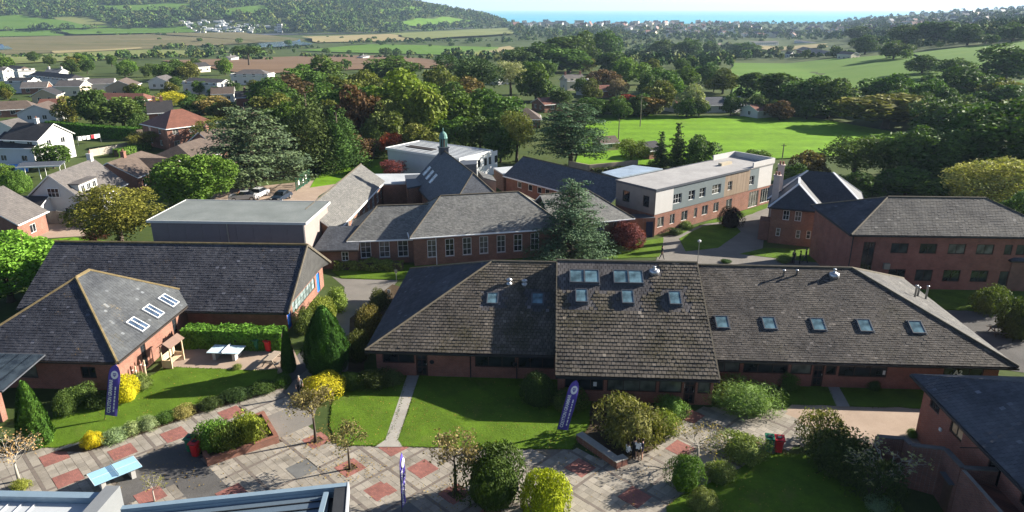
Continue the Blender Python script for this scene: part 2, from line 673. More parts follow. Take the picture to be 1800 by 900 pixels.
FIELDS = []
for nm, cs, mt in [
    ('sports_field', [(1030, 203), (1420, 207), (1720, 262), (1010, 300)], M_PITCH),
    ('sports_field', [(1420, 207.5), (1560, 232), (1740, 300), (1720, 262)], M_PITCH),
    ('hill_field', [(1285, 112), (1480, 103), (1660, 150), (1290, 172)], M_PASTURE),
    ('hill_field', [(1490, 104), (1590, 95), (1720, 150), (1640, 162)], M_PASTURE),
    ('hill_field', [(1600, 95), (1830, 70), (1830, 118), (1720, 135)], M_PASTURE),
    ('hill_field', [(1745, 150), (1830, 140), (1830, 165), (1760, 168)], M_PASTURE),
    ('ploughed_field', [(285, 108), (610, 97), (660, 122), (440, 132)], M_PLOUGH),
    ('ploughed_field', [(612, 99), (700, 99), (850, 118), (660, 124)], M_PLOUGH),
    ('pasture_field', [(522, 90), (650, 79), (880, 84), (830, 99)], M_PASTURE),
    ('stubble_field', [(790, 94), (900, 82), (910, 88), (850, 103)], M_STUBBLE),
    ('stubble_field', [(535, 68), (690, 63), (720, 73), (560, 76)], M_STUBBLE),
    ('pasture_field', [(690, 62), (890, 52), (905, 62), (730, 73)], M_PASTURE2),
    ('marsh', [(-30, 70), (260, 64), (460, 76), (-30, 98)], M_MARSH),
    ('marsh', [(262, 62), (420, 60), (540, 73), (460, 76)], M_MARSH),
    ('pasture_field', [(-30, 99), (260, 88), (420, 92), (-30, 116)], M_PASTURE2),
    ('pasture_field', [(1095, 94), (1245, 92), (1240, 100), (1120, 103)], M_PASTURE2),
    ('stubble_field', [(1320, 80), (1450, 78), (1455, 84), (1325, 86)], M_STUBBLE),
    ('pasture_field', [(-30, 31), (40, 30), (200, 51), (-30, 56)], M_PASTURE),
    ('pasture_field', [(90, 34), (150, 33), (190, 46), (100, 46)], M_PASTURE2),
    ('pasture_field', [(110, 55), (330, 50), (345, 60), (130, 64)], M_PASTURE),
    ('pasture_field', [(665, 46), (790, 33), (845, 40), (735, 49)], M_PASTURE),
    ('pasture_field', [(660, 22), (740, 16), (745, 22), (670, 27)], M_PASTURE),
    ('pasture_field', [(170, 13), (340, 10), (330, 22), (185, 20)], M_PASTURE),
    ('stubble_field', [(480, -2), (580, -4), (580, 3), (500, 6)], M_STUBBLE),
    ('pasture_field', [(390, 20), (470, 12), (475, 26), (405, 32)], M_PASTURE),
    ('pasture_field', [(-30, 58), (90, 57), (110, 66), (-30, 69)], M_PASTURE),
]:
    FIELDS.append(patch(nm, cs, mt))
M_RIVER = water_mat('estuary_water', (0.10, 0.105, 0.12), 0.35, 0.2)
M_POND = water_mat('pond_water', (0.05, 0.10, 0.16), 0.08, 0.4)
patch('river', [(250, 60.5), (560, 55), (600, 60), (330, 65)], M_RIVER, level=-17.0)
patch('river', [(555, 55), (890, 43.5), (895, 47), (600, 60.2)], M_RIVER, level=-17.0)
patch('pond', [(448, 78), (530, 73), (548, 80), (452, 87)], M_POND, lift=0.4)
patch('pond', [(-20, 83), (18, 83), (22, 88), (-20, 91)], M_POND, lift=0.4)
patch('road', [(1243, 104), (1268, 98), (1275, 101), (1262, 115)], M_ROAD, lift=0.1)
patch('track', [(94, 92), (250, 85), (250, 87), (96, 96)], M_STUBBLE, lift=0.5)


# ------------------------------------------------------------------ grounds of the school
def sheet(name, pts, z, mat, world_pts=False):
    q = pts if world_pts else [a2(*p) for p in pts]
    mb = MB()
    mb.poly([(x, y, z) for x, y in q])
    o = mb.build(name, mat)
    me = o.data
    if me.polygons[0].normal.z < 0:
        me.flip_normals()
    tag(o, kind='structure')
    return q


EDGES = []


def slab_sheet(name, pts, z0, z1, mat, jit=0.10):
    """a sheet with thickness (lawn with an edge), outline slightly wavy"""
    q = [a2(*p) for p in pts]
    out = []
    for k in range(len(q)):
        p, n = np.array(q[k]), np.array(q[(k + 1) % len(q)])
        L = np.linalg.norm(n - p)
        m = max(1, int(L / 0.8))
        for i in range(m):
            c = p + (n - p) * i / m
            if i:
                c = c + rng.normal(0, jit * 0.35, 2)
            out.append((float(c[0]), float(c[1])))
    A = sum(out[k][0] * out[(k + 1) % len(out)][1] - out[(k + 1) % len(out)][0] * out[k][1] for k in range(len(out)))
    if A < 0:
        out = out[::-1]
    mb = MB()
    mb.prism(out, z0, z1)
    o = mb.build(name, mat)
    tag(o, kind='structure')
    if max(p[1] for p in out) < 62:
        EDGES.append((out, z1))
    return out


slab_sheet('lawn', [(75, 787), (92, 735), (108, 690), (195, 700), (255, 668), (292, 646), (450, 652), (487, 650), (492, 668), (400, 688), (350, 708), (250, 742), (190, 760), (150, 772), (100, 788)], 0.0, 0.07, M_LAWN)
slab_sheet('lawn', [(600, 655), (716, 661), (696, 740), (678, 773), (661, 784.5), (594, 784.5), (580, 750), (583, 715)], 0.0, 0.07, M_LAWN)
slab_sheet('lawn', [(737, 661), (985, 664), (1040, 700), (1035, 750), (1018, 772), (1003, 791), (935, 790), (760, 787.5), (706, 785.5), (699, 774), (716, 730)], 0.0, 0.07, M_LAWN)
slab_sheet('lawn', [(1172, 892), (1200, 870), (1260, 845), (1300, 825), (1348, 799), (1440, 800), (1500, 790), (1560, 850), (1600, 920), (1170, 920)], 0.0, 0.07, M_LAWN)
slab_sheet('lawn', [(1376, 676), (1452, 678), (1470, 714), (1374, 711)], 0.0, 0.07, M_LAWN)
slab_sheet('lawn', [(1472, 678), (1640, 684), (1625, 719), (1494, 715)], 0.0, 0.07, M_LAWN)
slab_sheet('lawn', [(583, 477), (592, 466), (720, 466), (960, 451), (1110, 428), (1166, 418), (1164, 440), (1158, 452), (980, 458), (860, 459), (700, 492), (600, 489)], 0.0, 0.05, M_LAWN)
slab_sheet('lawn', [(1194, 420), (1235, 398), (1290, 392), (1302, 408), (1262, 436), (1205, 442)], 0.0, 0.05, M_LAWN)
slab_sheet('lawn', [(1180, 412), (1250, 388), (1350, 358), (1348, 366), (1290, 388), (1235, 394), (1192, 414)], 0.0, 0.05, M_LAWN)
slab_sheet('lawn', [(1300, 447), (1345, 436), (1440, 440), (1440, 462), (1380, 456)], 0.0, 0.05, M_LAWN)
slab_sheet('lawn', [(1590, 508), (1830, 508), (1830, 562), (1700, 546), (1655, 545), (1615, 525)], 0.0, 0.05, M_LAWN)
slab_sheet('lawn', [(545, 330), (560, 305), (640, 282), (705, 276), (705, 312), (650, 318), (600, 322)], 0.0, 0.05, M_PITCH)
slab_sheet('lawn', [(75, 422), (130, 418), (200, 425), (190, 440), (60, 445)], 0.0, 0.05, M_PITCH)
sheet('path', [(716, 660), (737, 660), (699.5, 774.5), (708, 787), (659, 787), (677.5, 774.5)], 0.075, M_CONCRETE)
sheet('path', [(1452.5, 676), (1471.5, 676), (1494, 716), (1470.5, 716)], 0.075, M_CONCRETE)
sheet('path', [(583, 486), (600, 490.5), (700, 493), (690, 505), (640, 570), (612, 655), (560, 700), (550, 745), (487, 778), (448, 745), (470, 715), (500, 690), (530, 650), (545, 590), (600, 540), (606, 505)], 0.012, M_ROAD)
sheet('path', [(486, 672), (452, 702), (500, 682), (540, 650), (560, 600), (545, 596)], 0.016, M_ASPHALT)
sheet('patio', [(286, 650), (350, 584), (505, 590), (528, 640), (490, 657), (450, 657)], 0.02, M_TANPAVE)
sheet('courtyard', [(1372, 728), (1395, 709), (1640, 716), (1640, 800), (1540, 815), (1480, 800), (1440, 770), (1412, 752)], 0.03, M_TANPAVE)
sheet('road', [(1155, 452), (1166, 416), (1185, 412), (1250, 390), (1350, 358), (1385, 362), (1345, 405), (1340, 440), (1460, 462), (1510, 480), (1150, 475)], 0.02, M_ROAD)
sheet('yard', [(1640, 545), (1700, 545.5), (1830, 561), (1830, 660), (1700, 640)], 0.02, M_ASPHALT)
sheet('car_park', [(330, 372), (385, 336), (470, 326), (545, 318), (612, 312), (560, 345), (545, 372)], 0.02, M_TANPAVE)
sheet('driveway', [(62, 388), (90, 374), (150, 378), (150, 415), (62, 420)], 0.02, M_TANPAVE)
sheet('planting_bed', [(615, 560), (690, 500), (705, 505), (640, 640), (640, 662), (600, 662), (612, 650)], 0.03, M_SOIL)
sheet('planting_bed', [(100, 795), (150, 778), (250, 748), (350, 714), (440, 690), (500, 676), (496, 683), (450, 699), (350, 728), (250, 764), (150, 796)], 0.074, M_SOIL)
sheet('planting_bed', [(1015, 770), (1030, 700), (1180, 690), (1215, 700), (1205, 735), (1150, 790), (1090, 817)], 0.06, M_SOIL)

def slab_mat(name, col):
    t = NT(name)
    pos = t.n('ShaderNodeNewGeometry').outputs['Position']
    oi = t.n('ShaderNodeObjectInfo').outputs['Random']
    isl = t.n('ShaderNodeNewGeometry').outputs['Random Per Island']
    r = t.math('FRACT', t.math('ADD', oi, isl))
    c = t.ramp(r, [(0, tuple(k * 0.84 for k in col)), (0.5, col), (0.94, tuple(k * 1.12 for k in col)), (1, tuple(k * 0.7 for k in col))])
    st = t.noise(0.55, 6, 0.7, pos)
    c = t.mix(1.0, c, t.ramp(st, [(0.28, (0.62, 0.6, 0.56)), (0.5, (1, 1, 1)), (0.75, (1.12, 1.1, 1.05))]), 'MULTIPLY')
    fn = t.noise(18, 4, 0.7, pos)
    c = t.mix(0.6, c, t.ramp(fn, [(0.3, (0.75, 0.74, 0.72)), (0.7, (1.2, 1.2, 1.2))]), 'MULTIPLY')
    sp = t.noise(2.6, 3, 0.8, pos)
    c = t.mix(t.ramp(sp, [(0.66, (0, 0, 0)), (0.72, (0.5, 0.5, 0.5))]), c, (0.10, 0.085, 0.07))
    t.bsdf(c, 0.9, 0.15, 0, t.bump(fn, 0.2, 0.01))
    return t.mat


# the plaza: concrete slabs on a 45 degree grid, dark bands between bays, red brick panels
M_SLAB = slab_mat('slab', (0.285, 0.258, 0.218))
M_SLAB2 = slab_mat('slab_weathered', (0.258, 0.233, 0.197))
M_SLAB3 = slab_mat('slab_pale', (0.308, 0.278, 0.236))
M_BAND = plain('dark_paver', (0.16, 0.135, 0.115), 0.9, 0.2, 3, 0.2, 0, 0.15)


def paver_mat(name, a, b, mortar):
    t = NT(name)
    pos = t.n('ShaderNodeNewGeometry').outputs['Position']
    mp = t.n('ShaderNodeMapping')
    mp.inputs['Rotation'].default_value = (0, 0, R(45))
    t.l(pos, mp.inputs[0])
    bt = t.n('ShaderNodeTexBrick')
    t.l(mp.outputs[0], bt.inputs['Vector'])
    bt.inputs['Scale'].default_value = 1.0
    bt.inputs['Brick Width'].default_value = 0.21
    bt.inputs['Row Height'].default_value = 0.105
    bt.inputs['Mortar Size'].default_value = 0.006
    bt.inputs['Color1'].default_value = (*a, 1)
    bt.inputs['Color2'].default_value = (*b, 1)
    bt.inputs['Mortar'].default_value = (*mortar, 1)
    c = t.mix(0.8, bt.outputs[0], t.ramp(t.noise(0.7, 6, 0.7, pos), [(0.3, (0.62, 0.62, 0.62)), (0.7, (1.25, 1.22, 1.2))]), 'MULTIPLY')
    c = t.mix(0.5, c, t.ramp(t.noise(25, 4, 0.7, pos), [(0.3, (0.7, 0.7, 0.7)), (0.7, (1.25, 1.25, 1.25))]), 'MULTIPLY')
    t.bsdf(c, 0.9, 0.15, 0, t.bump(bt.outputs['Fac'], -0.4, 0.01))
    return t.mat


M_REDPANEL = paver_mat('red_pavers', (0.33, 0.135, 0.11), (0.24, 0.105, 0.09), (0.16, 0.11, 0.09))
M_JOINT = plain('joint_sand', (0.17, 0.145, 0.11), 0.95, 0.2, 5)


def inpoly(x, y, P):
    c = False
    n = len(P)
    j = n - 1
    for i in range(n):
        if (P[i][1] > y) != (P[j][1] > y) and x < (P[j][0] - P[i][0]) * (y - P[i][1]) / (P[j][1] - P[i][1] + 1e-12) + P[i][0]:
            c = not c
        j = i
    return c


plaza_px = [(-60, 815), (40, 790), (147, 778), (245, 760), (350, 724), (450, 699), (497, 682), (525, 700), (520, 735), (590, 782), (700, 787), (1010, 790), (1090, 818), (1150, 788), (1200, 735), (1235, 715), (1380, 722), (1420, 752), (1440, 775), (1345, 798), (1260, 845), (1175, 892), (1180, 940), (-60, 940)]
PLAZA = sheet('plaza', plaza_px, 0.004, M_JOINT)
plaza = bpy.data.objects['plaza']
NOSLAB = [[a2(*p) for p in q] for q in (
    [(238, 808), (272, 793), (345, 765), (352, 800), (365, 812), (415, 862), (430, 885), (325, 888), (312, 853), (255, 878), (215, 890), (180, 885)],
    [(455, 735), (520, 715), (525, 690), (545, 700), (552, 745), (487, 777)])]
sheet('asphalt_area', NOSLAB[0], 0.034, M_ASPHALT, True)
SQ = math.sqrt(2)
U0, V0, SP = 30.75 / SQ, 46.7 / SQ, 4.6 / SQ
red_uv = []
for px, py in [(0, 0)]:
    pass
reds = [(-26.05, 40.55, 1), (-23.5, 42.6, 1), (-30.2, 39.9, 1), (-13.4, 41.9, 0), (-10.45, 38.8, 0), (-5.75, 38.7, 1), (-8.1, 36.5, 1), (4.4, 38.8, 1), (11.35, 40.9, 1), (7.45, 35.9, 1), (-20.6, 45.4, 1), (-17.1, 36.2, 1), (-3.5, 36.2, 0), (-1.2, 34.2, 1), (15.9, 41.6, 1), (18.2, 39.2, 1), (13.0, 45.0, 1), (-22.0, 36.0, 1), (-28.0, 37.7, 1), (-33.5, 37.4, 1), (2.2, 41.0, 1), (-8.0, 41.05, 1), (22.5, 43.8, 1), (-18.2, 43.2, 1)]
M_GREYPANEL = ground_mat('grey_pavers', [(0.3, (0.10, 0.10, 0.10)), (0.5, (0.14, 0.14, 0.135)), (0.7, (0.19, 0.19, 0.18))], 0.8, 22.0, bump=0.3)
HALF = 0.74
rects = []
for x, y, full in reds:
    rects.append(((x + y) / SQ, (y - x) / SQ, M_REDPANEL, full))
rects.append(((-13.55 + 38.7) / SQ, (38.7 + 13.55) / SQ, M_GREYPANEL, 1))
rects.append(((-6.2 + 34.4) / SQ, (34.4 + 6.2) / SQ, M_GREYPANEL, 1))
pm = MB().box(-HALF, HALF, -HALF, HALF, -0.04, 0.0).mesh('red_panel', M_REDPANEL)
pg = MB().box(-HALF, HALF, -HALF, HALF, -0.04, 0.0).mesh('grey_panel', M_GREYPANEL)
ring = MB()
for b in ((-HALF, HALF, -HALF, -0.36), (-HALF, HALF, 0.36, HALF), (-HALF, -0.36, -0.36, 0.36), (0.36, HALF, -0.36, 0.36)):
    ring.box(b[0], b[1], b[2], b[3], -0.04, 0.0)
ring = ring.mesh('red_ring', M_REDPANEL)


def uvp(u, v, z):
    return Matrix.Translation(((u - v) / SQ, (u + v) / SQ, z)) @ Matrix.Rotation(R(45), 4, 'Z')


TREE_PITS = []
for u, v, mt, full in rects:
    x, y = (u - v) / SQ, (u + v) / SQ
    if not inpoly(x, y, PLAZA):
        continue
    link('grey_panel' if mt is M_GREYPANEL else 'red_panel', (pg if mt is M_GREYPANEL else pm) if full else ring, plaza, uvp(u, v, 0.046))
    if not full:
        TREE_PITS.append((x, y))
        link('soil_pit', MB().box(-0.36, 0.36, -0.36, 0.36, -0.04, -0.03).mesh('soil_pit', M_SOIL), plaza, uvp(u, v, 0.046))
# bands
band = MB()
for k in range(-12, 14):
    u = U0 + k * SP
    run = None
    for fam in (0, 1):
        s0 = None
        for i in range(0, 260):
            w = -5 + i * 0.25
            uu, vv = (u, V0 - 30 + i * 0.25) if fam == 0 else (U0 - 30 + i * 0.25, V0 + k * SP)
            x, y = (uu - vv) / SQ, (uu + vv) / SQ
            ok = inpoly(x, y, PLAZA) and not any(inpoly(x, y, q) for q in NOSLAB) and not any(abs(uu - r[0]) < HALF and abs(vv - r[1]) < HALF for r in rects)
            if ok and s0 is None:
                s0 = (uu, vv)
            if (not ok) and s0 is not None:
                e = (uu, vv)
                L = abs(e[0] - s0[0]) + abs(e[1] - s0[1])
                if L > 0.6:
                    mb = MB()
                    if fam == 0:
                        mb.box(-0.1, 0.1, 0, L, 0, 0.042)
                    else:
                        mb.box(0, L, -0.1, 0.1, 0, 0.040)
                    mb.build('dark_band', M_BAND, plaza, uvp(s0[0], s0[1], 0.0))
                s0 = None
slabs = []
n_in = 6
pit = (SP - 0.2) / n_in
for ku in range(-13, 15):
    for kv in range(-13, 15):
        for i in range(n_in):
            for j in range(n_in):
                u = U0 + ku * SP + 0.1 + (i + 0.5) * pit
                v = V0 + kv * SP + 0.1 + (j + 0.5) * pit
                x, y = (u - v) / SQ, (u + v) / SQ
                if y < 27 or not (inpoly(x, y, PLAZA)):
                    continue
                if any(inpoly(x, y, q) for q in NOSLAB):
                    continue
                if any(abs(u - r[0]) < HALF - 0.12 and abs(v - r[1]) < HALF - 0.12 for r in rects):
                    continue
                slabs.append((x, y, u, v))


def seen(x, y):
    w = np.array([x, y, 0]) - _c0
    d = w @ _fw
    return abs((w @ _rt) / d) < 0.735 and -(w @ _up) / d < 0.365


slabs.sort(key=lambda s: (not seen(s[0], s[1]), s[0] ** 2 + s[1] ** 2))
g = pit / 2 - 0.008
slab_me = [MB().box(-g, g, -g, g, 0, 0.036 + 0.004 * k).mesh('slab', m) for k, m in enumerate((M_SLAB, M_SLAB2, M_SLAB, M_SLAB3))]
for x, y, u, v in slabs[:300]:
    o = link('slab', rnd.choice(slab_me), plaza, uvp(u, v, rnd.uniform(-0.004, 0.002)) @ Matrix.Rotation(rnd.choice((0, 1, 2, 3)) * math.pi / 2, 4, 'Z'))
rest = MB()
for x, y, u, v in slabs[300:]:
    rest.M = uvp(u, v, rnd.uniform(-0.004, 0.002))
    rest.box(-g, g, -g, g, 0, 0.038, rnd.choice((0, 1, 0, 2)))
tag(rest.build('slabs', [M_SLAB, M_SLAB2, M_SLAB3], plaza), kind='stuff')

# ------------------------------------------------------------------ building kit
def side(x0, x1, y0, y1, s):
    if s == 'F':
        return Matrix.Translation((x0, y0, 0))
    if s == 'R':
        return Matrix.Translation((x1, y0, 0)) @ Matrix.Rotation(R(90), 4, 'Z')
    if s == 'B':
        return Matrix.Translation((x1, y1, 0)) @ Matrix.Rotation(R(180), 4, 'Z')
    return Matrix.Translation((x0, y1, 0)) @ Matrix.Rotation(R(270), 4, 'Z')


def panel(mb, M, L, z0, z1, ops=(), m=0, depth=0.14):
    old = mb.M
    mb.M = M
    xs_ = sorted({0, L, *[o[0] for o in ops], *[o[1] for o in ops]})
    zs_ = sorted({z0, z1, *[o[2] for o in ops], *[o[3] for o in ops]})
    for a, b in zip(xs_[:-1], xs_[1:]):
        for c, d in zip(zs_[:-1], zs_[1:]):
            x, z = (a + b) / 2, (c + d) / 2
            if any(o[0] < x < o[1] and o[2] < z < o[3] for o in ops):
                continue
            mb.poly([(a, 0, c), (b, 0, c), (b, 0, d), (a, 0, d)], m)
    for o in ops:
        a, b, c, d = o[:4]
        mb.poly([(a, 0, c), (b, 0, c), (b, depth, c), (a, depth, c)], m)
        mb.poly([(a, depth, d), (b, depth, d), (b, 0, d), (a, 0, d)], m)
        mb.poly([(a, 0, c), (a, depth, c), (a, depth, d), (a, 0, d)], m)
        mb.poly([(b, depth, c), (b, 0, c), (b, 0, d), (b, depth, d)], m)
    mb.M = old


_wc = {}
M_GLASS2 = glass('window_glass_mid', (0.045, 0.05, 0.05))  # slightly lighter glass, picked at random per window
M_GLASS3 = glass('window_glass_blind', (0.12, 0.115, 0.10), 0.12)


def window(root, M, o, fm=M_WHITE, nx=2, ny=2, fw=0.055, gm=None, depth=0.14, sill=None):
    a, b, c, d = o[:4]
    w, h = round(b - a, 2), round(d - c, 2)
    gm = gm or rnd.choice((M_GLASS, M_GLASS, M_GLASS2, M_GLASS3))
    key = (w, h, nx, ny, fm.name, gm.name, fw, depth, sill.name if sill else 0)
    if key not in _wc:
        mb = MB()
        y0, y1 = depth - 0.09, depth - 0.005
        mb.box(0, w, y0, y1, 0, fw).box(0, w, y0, y1, h - fw, h).box(0, fw, y0, y1, fw, h - fw).box(w - fw, w, y0, y1, fw, h - fw)
        bw = fw * 0.62
        for i in range(1, nx):
            x = w * i / nx
            mb.box(x - bw / 2, x + bw / 2, y0 + 0.012, y1 - 0.012, fw, h - fw)
        for j in range(1, ny):
            z = h * j / ny
            mb.box(fw, w - fw, y0 + 0.02, y1 - 0.02, z - bw / 2, z + bw / 2)
        if sill:
            mb.box(-0.06, w + 0.06, -0.05, y0, -0.06, -0.002, 1)
        pn = MB()
        y = depth - 0.045
        pn.poly([(0, y, 0), (w, y, 0), (w, y, h), (0, y, h)])
        _wc[key] = (mb.mesh('window', [fm, sill or fm]), pn.mesh('pane', gm))
    fr, pn = _wc[key]
    f = link('window', fr, root, M @ Matrix.Translation((a, 0, c)))
    link('pane', pn, f)
    return f


def door(root, M, o, mat, depth=0.14, lights=0, frame=None):
    a, b, c, d = o[:4]
    w, h = b - a, d - c
    mb = MB()
    y = depth - 0.06
    mb.box(0.04, w - 0.04, y, y + 0.05, 0.01, h - 0.04, 0)
    for i in range(2):
        for j in range(3):
            x, z = 0.12 + i * (w - 0.24) / 2 + 0.03, 0.15 + j * (h - 0.3) / 3
            mb.box(x, x + (w - 0.24) / 2 - 0.06, y - 0.015, y - 0.001, z, z + (h - 0.3) / 3 - 0.1, 1)
    mb.box(0, 0.038, y - 0.02, y + 0.055, 0, h, 2).box(w - 0.038, w, y - 0.02, y + 0.055, 0, h, 2).box(0.038, w - 0.038, y - 0.02, y + 0.055, h - 0.038, h, 2)
    f = mb.build('door', [mat, M_GLASS if lights else mat, frame or mat], root, M @ Matrix.Translation((a, 0, c)))
    MB().box(w - 0.14, w - 0.1, y - 0.06, y - 0.01, 1.0, 1.12).build('handle', M_METAL, f)
    return f


def thick(mb, P, th, m=0, ms=None):
    """a roof plane with thickness, P counter-clockwise from above"""
    n = len(P)
    mb.poly(P, m)
    Q = [(p[0], p[1], p[2] - th) for p in P]
    mb.poly(Q[::-1], m if ms is None else ms)
    for k in range(n):
        j = (k + 1) % n
        mb.poly([Q[k], Q[j], P[j], P[k]], m if ms is None else ms)


def hip_polys(x0, x1, y0, y1, ze, zr, hl, hr, axis='x'):
    if axis == 'x':
        ym = (y0 + y1) / 2
        A, B, C, D = (x0, y0, ze), (x1, y0, ze), (x1, y1, ze), (x0, y1, ze)
        R0, R1 = (x0 + hl, ym, zr), (x1 - hr, ym, zr)
        d = {'F': [A, B, R1, R0], 'B': [C, D, R0, R1]}
        if hr:
            d['R'] = [B, C, R1]
        if hl:
            d['L'] = [D, A, R0]
        return d, R0, R1
    xm = (x0 + x1) / 2
    A, B, C, D = (x0, y0, ze), (x1, y0, ze), (x1, y1, ze), (x0, y1, ze)
    R0, R1 = (xm, y0 + hl, zr), (xm, y1 - hr, zr)
    d = {'R': [B, C, R1, R0], 'L': [D, A, R0, R1]}
    if hl:
        d['F'] = [A, B, R0]
    if hr:
        d['B'] = [C, D, R1]
    return d, R0, R1


def roof(root, x0, x1, y0, y1, ze, zr, hl, hr, mat, axis='x', th=0.16, trim=None, ridge=None, gutter=True, name='roof'):
    d, R0, R1 = hip_polys(x0, x1, y0, y1, ze, zr, hl, hr, axis)
    mb = MB()
    for k in d:
        thick(mb, d[k], th, 0, 1)
    ro = mb.build(name, [mat, trim or M_DARKTRIM], root)
    if ridge:
        rb = MB()
        rb.tube([R0, R1], 0.10, 6)
        for k in ('L', 'R', 'F', 'B'):
            if k in d and len(d[k]) == 3:
                for q in d[k][:2]:
                    rb.tube([q, d[k][2]], 0.085, 6)
        rb.build('ridge_tiles', ridge, ro)
    if gutter:
        gb = MB()
        g0 = ze - th * 0.6
        sides = []
        if axis == 'x':
            sides = ['F', 'B'] + (['R'] if hr else []) + (['L'] if hl else [])
        else:
            sides = ['R', 'L'] + (['F'] if hl else []) + (['B'] if hr else [])
        ex = 0.12
        if 'F' in sides:
            gb.box(x0, x1, y0 - ex, y0 - 0.003, g0 - 0.06, g0 + 0.05)
        if 'B' in sides:
            gb.box(x0, x1, y1 + 0.003, y1 + ex, g0 - 0.06, g0 + 0.05)
        if 'R' in sides:
            gb.box(x1 + 0.003, x1 + ex, y0, y1, g0 - 0.06, g0 + 0.05)
        if 'L' in sides:
            gb.box(x0 - ex, x0 - 0.003, y0, y1, g0 - 0.06, g0 + 0.05)
        gb.build('gutter', trim or M_GUTTER, ro)
    return ro, d


def tiles(root, P, tw, gauge, mats, t=0.035, jit=0.012, thin=None, lift=0.004, name='roof_tiles', parent=None, gap=0.007):
    """overlapping tiles laid in courses on the plane P (first edge is the eave)"""
    P = [np.array(p, float) for p in P]
    e = P[1] - P[0]
    e /= np.linalg.norm(e)
    n = np.cross(e, P[-1] - P[0])
    n /= np.linalg.norm(n)
    if n[2] < 0:
        n = -n
    s = np.cross(n, e)
    AB = np.array([[(p - P[0]) @ e, (p - P[0]) @ s] for p in P])
    bmax = AB[:, 1].max()
    out = []
    k = 0
    b = -0.03
    while b < bmax - 0.03:
        m = min(b + gauge * 0.5, bmax - 0.01)
        m = max(m, 0.005)
        xs_ = []
        for q in range(len(AB)):
            p0, p1 = AB[q], AB[(q + 1) % len(AB)]
            if (p0[1] - m) * (p1[1] - m) < 0:
                xs_.append(p0[0] + (p1[0] - p0[0]) * (m - p0[1]) / (p1[1] - p0[1]))
        if len(xs_) >= 2:
            lo, hi = min(xs_), max(xs_)
            x = lo - (tw * 0.5 if k % 2 else 0)
            while x < hi:
                a0, a1 = max(x, lo), min(x + tw, hi)
                if a1 - a0 > 0.04:
                    out.append((a0 + gap, a1 - gap, b, min(b + gauge + 0.02, bmax)))
                x += tw
        b += gauge
        k += 1
    T = np.array(out)
    N = len(T)
    h = t + rng.normal(0, jit, N).clip(-jit * 1.6, jit * 2)
    h2 = h + rng.normal(0, jit * 0.5, N)
    mi = rng.integers(0, 1, N)
    if thin is not None:
        cx, cy = (T[:, 0] + T[:, 1]) / 2, (T[:, 2] + T[:, 3]) / 2
        for (u0, u1, v0, v1) in thin:
            w = 0.12
            q = (cx > u0 + rng.normal(0, w, N)) & (cx < u1 + rng.normal(0, w, N)) & (cy > v0 + rng.normal(0, w, N)) & (cy < v1 + rng.normal(0, w, N))
            h = np.where(q, 0.008 + rng.random(N) * 0.004, h)
            h2 = np.where(q, h, h2)
            mi = np.where(q, 1, mi)
    up = np.full(N, 0.004)
    sk = rng.normal(0, 0.006, N)

    def pt(a, b, c):
        return P[0] + a[:, None] * e + b[:, None] * s + (c + lift)[:, None] * n
    V = np.stack([pt(T[:, 0], T[:, 2] + sk, h), pt(T[:, 1], T[:, 2] - sk, h2), pt(T[:, 1], T[:, 3], up), pt(T[:, 0], T[:, 3], up),
                  pt(T[:, 0], T[:, 2] + sk, h * 0 - 0.002), pt(T[:, 1], T[:, 2] - sk, h * 0 - 0.002), pt(T[:, 1], T[:, 3], up * 0 - 0.002), pt(T[:, 0], T[:, 3], up * 0 - 0.002)], 1).reshape(-1, 3)
    base = np.arange(N)[:, None] * 8
    Q = np.concatenate([base + np.array(q) for q in ((0, 1, 2, 3), (4, 5, 1, 0), (7, 4, 0, 3), (5, 6, 2, 1))], 0)
    me = np_mesh(name, V, Q, mats, np.tile(mi, 4))
    o = link(name, me, parent or root)
    tag(o, kind='stuff')
    return o, (P[0], e, s, n)


def to_local(root, p):
    x, y, z = p[0] - root.location.x, p[1] - root.location.y, p[2] - root.location.z
    c, s = math.cos(-root.rotation_euler.z), math.sin(-root.rotation_euler.z)
    return np.array([c * x - s * y, s * x + c * y, z])


def hitp(root, px, py, P):
    """where the line of sight through a pixel meets the plane P of a building, in its own frame"""
    o = to_local(root, _c0)
    d = to_local(root, _c0 + ray(px, py)) - o
    P = [np.array(p, float) for p in P]
    n = np.cross(P[1] - P[0], P[-1] - P[0])
    t = ((P[0] - o) @ n) / (d @ n)
    return o + t * d


def plane_frame(P, c):
    P = [np.array(p, float) for p in P]
    e = P[1] - P[0]
    e /= np.linalg.norm(e)
    n = np.cross(e, P[-1] - P[0])
    n /= np.linalg.norm(n)
    if n[2] < 0:
        n = -n
    s = np.cross(n, e)
    M = Matrix(((e[0], s[0], n[0], c[0]), (e[1], s[1], n[1], c[1]), (e[2], s[2], n[2], c[2]), (0, 0, 0, 1)))
    return M


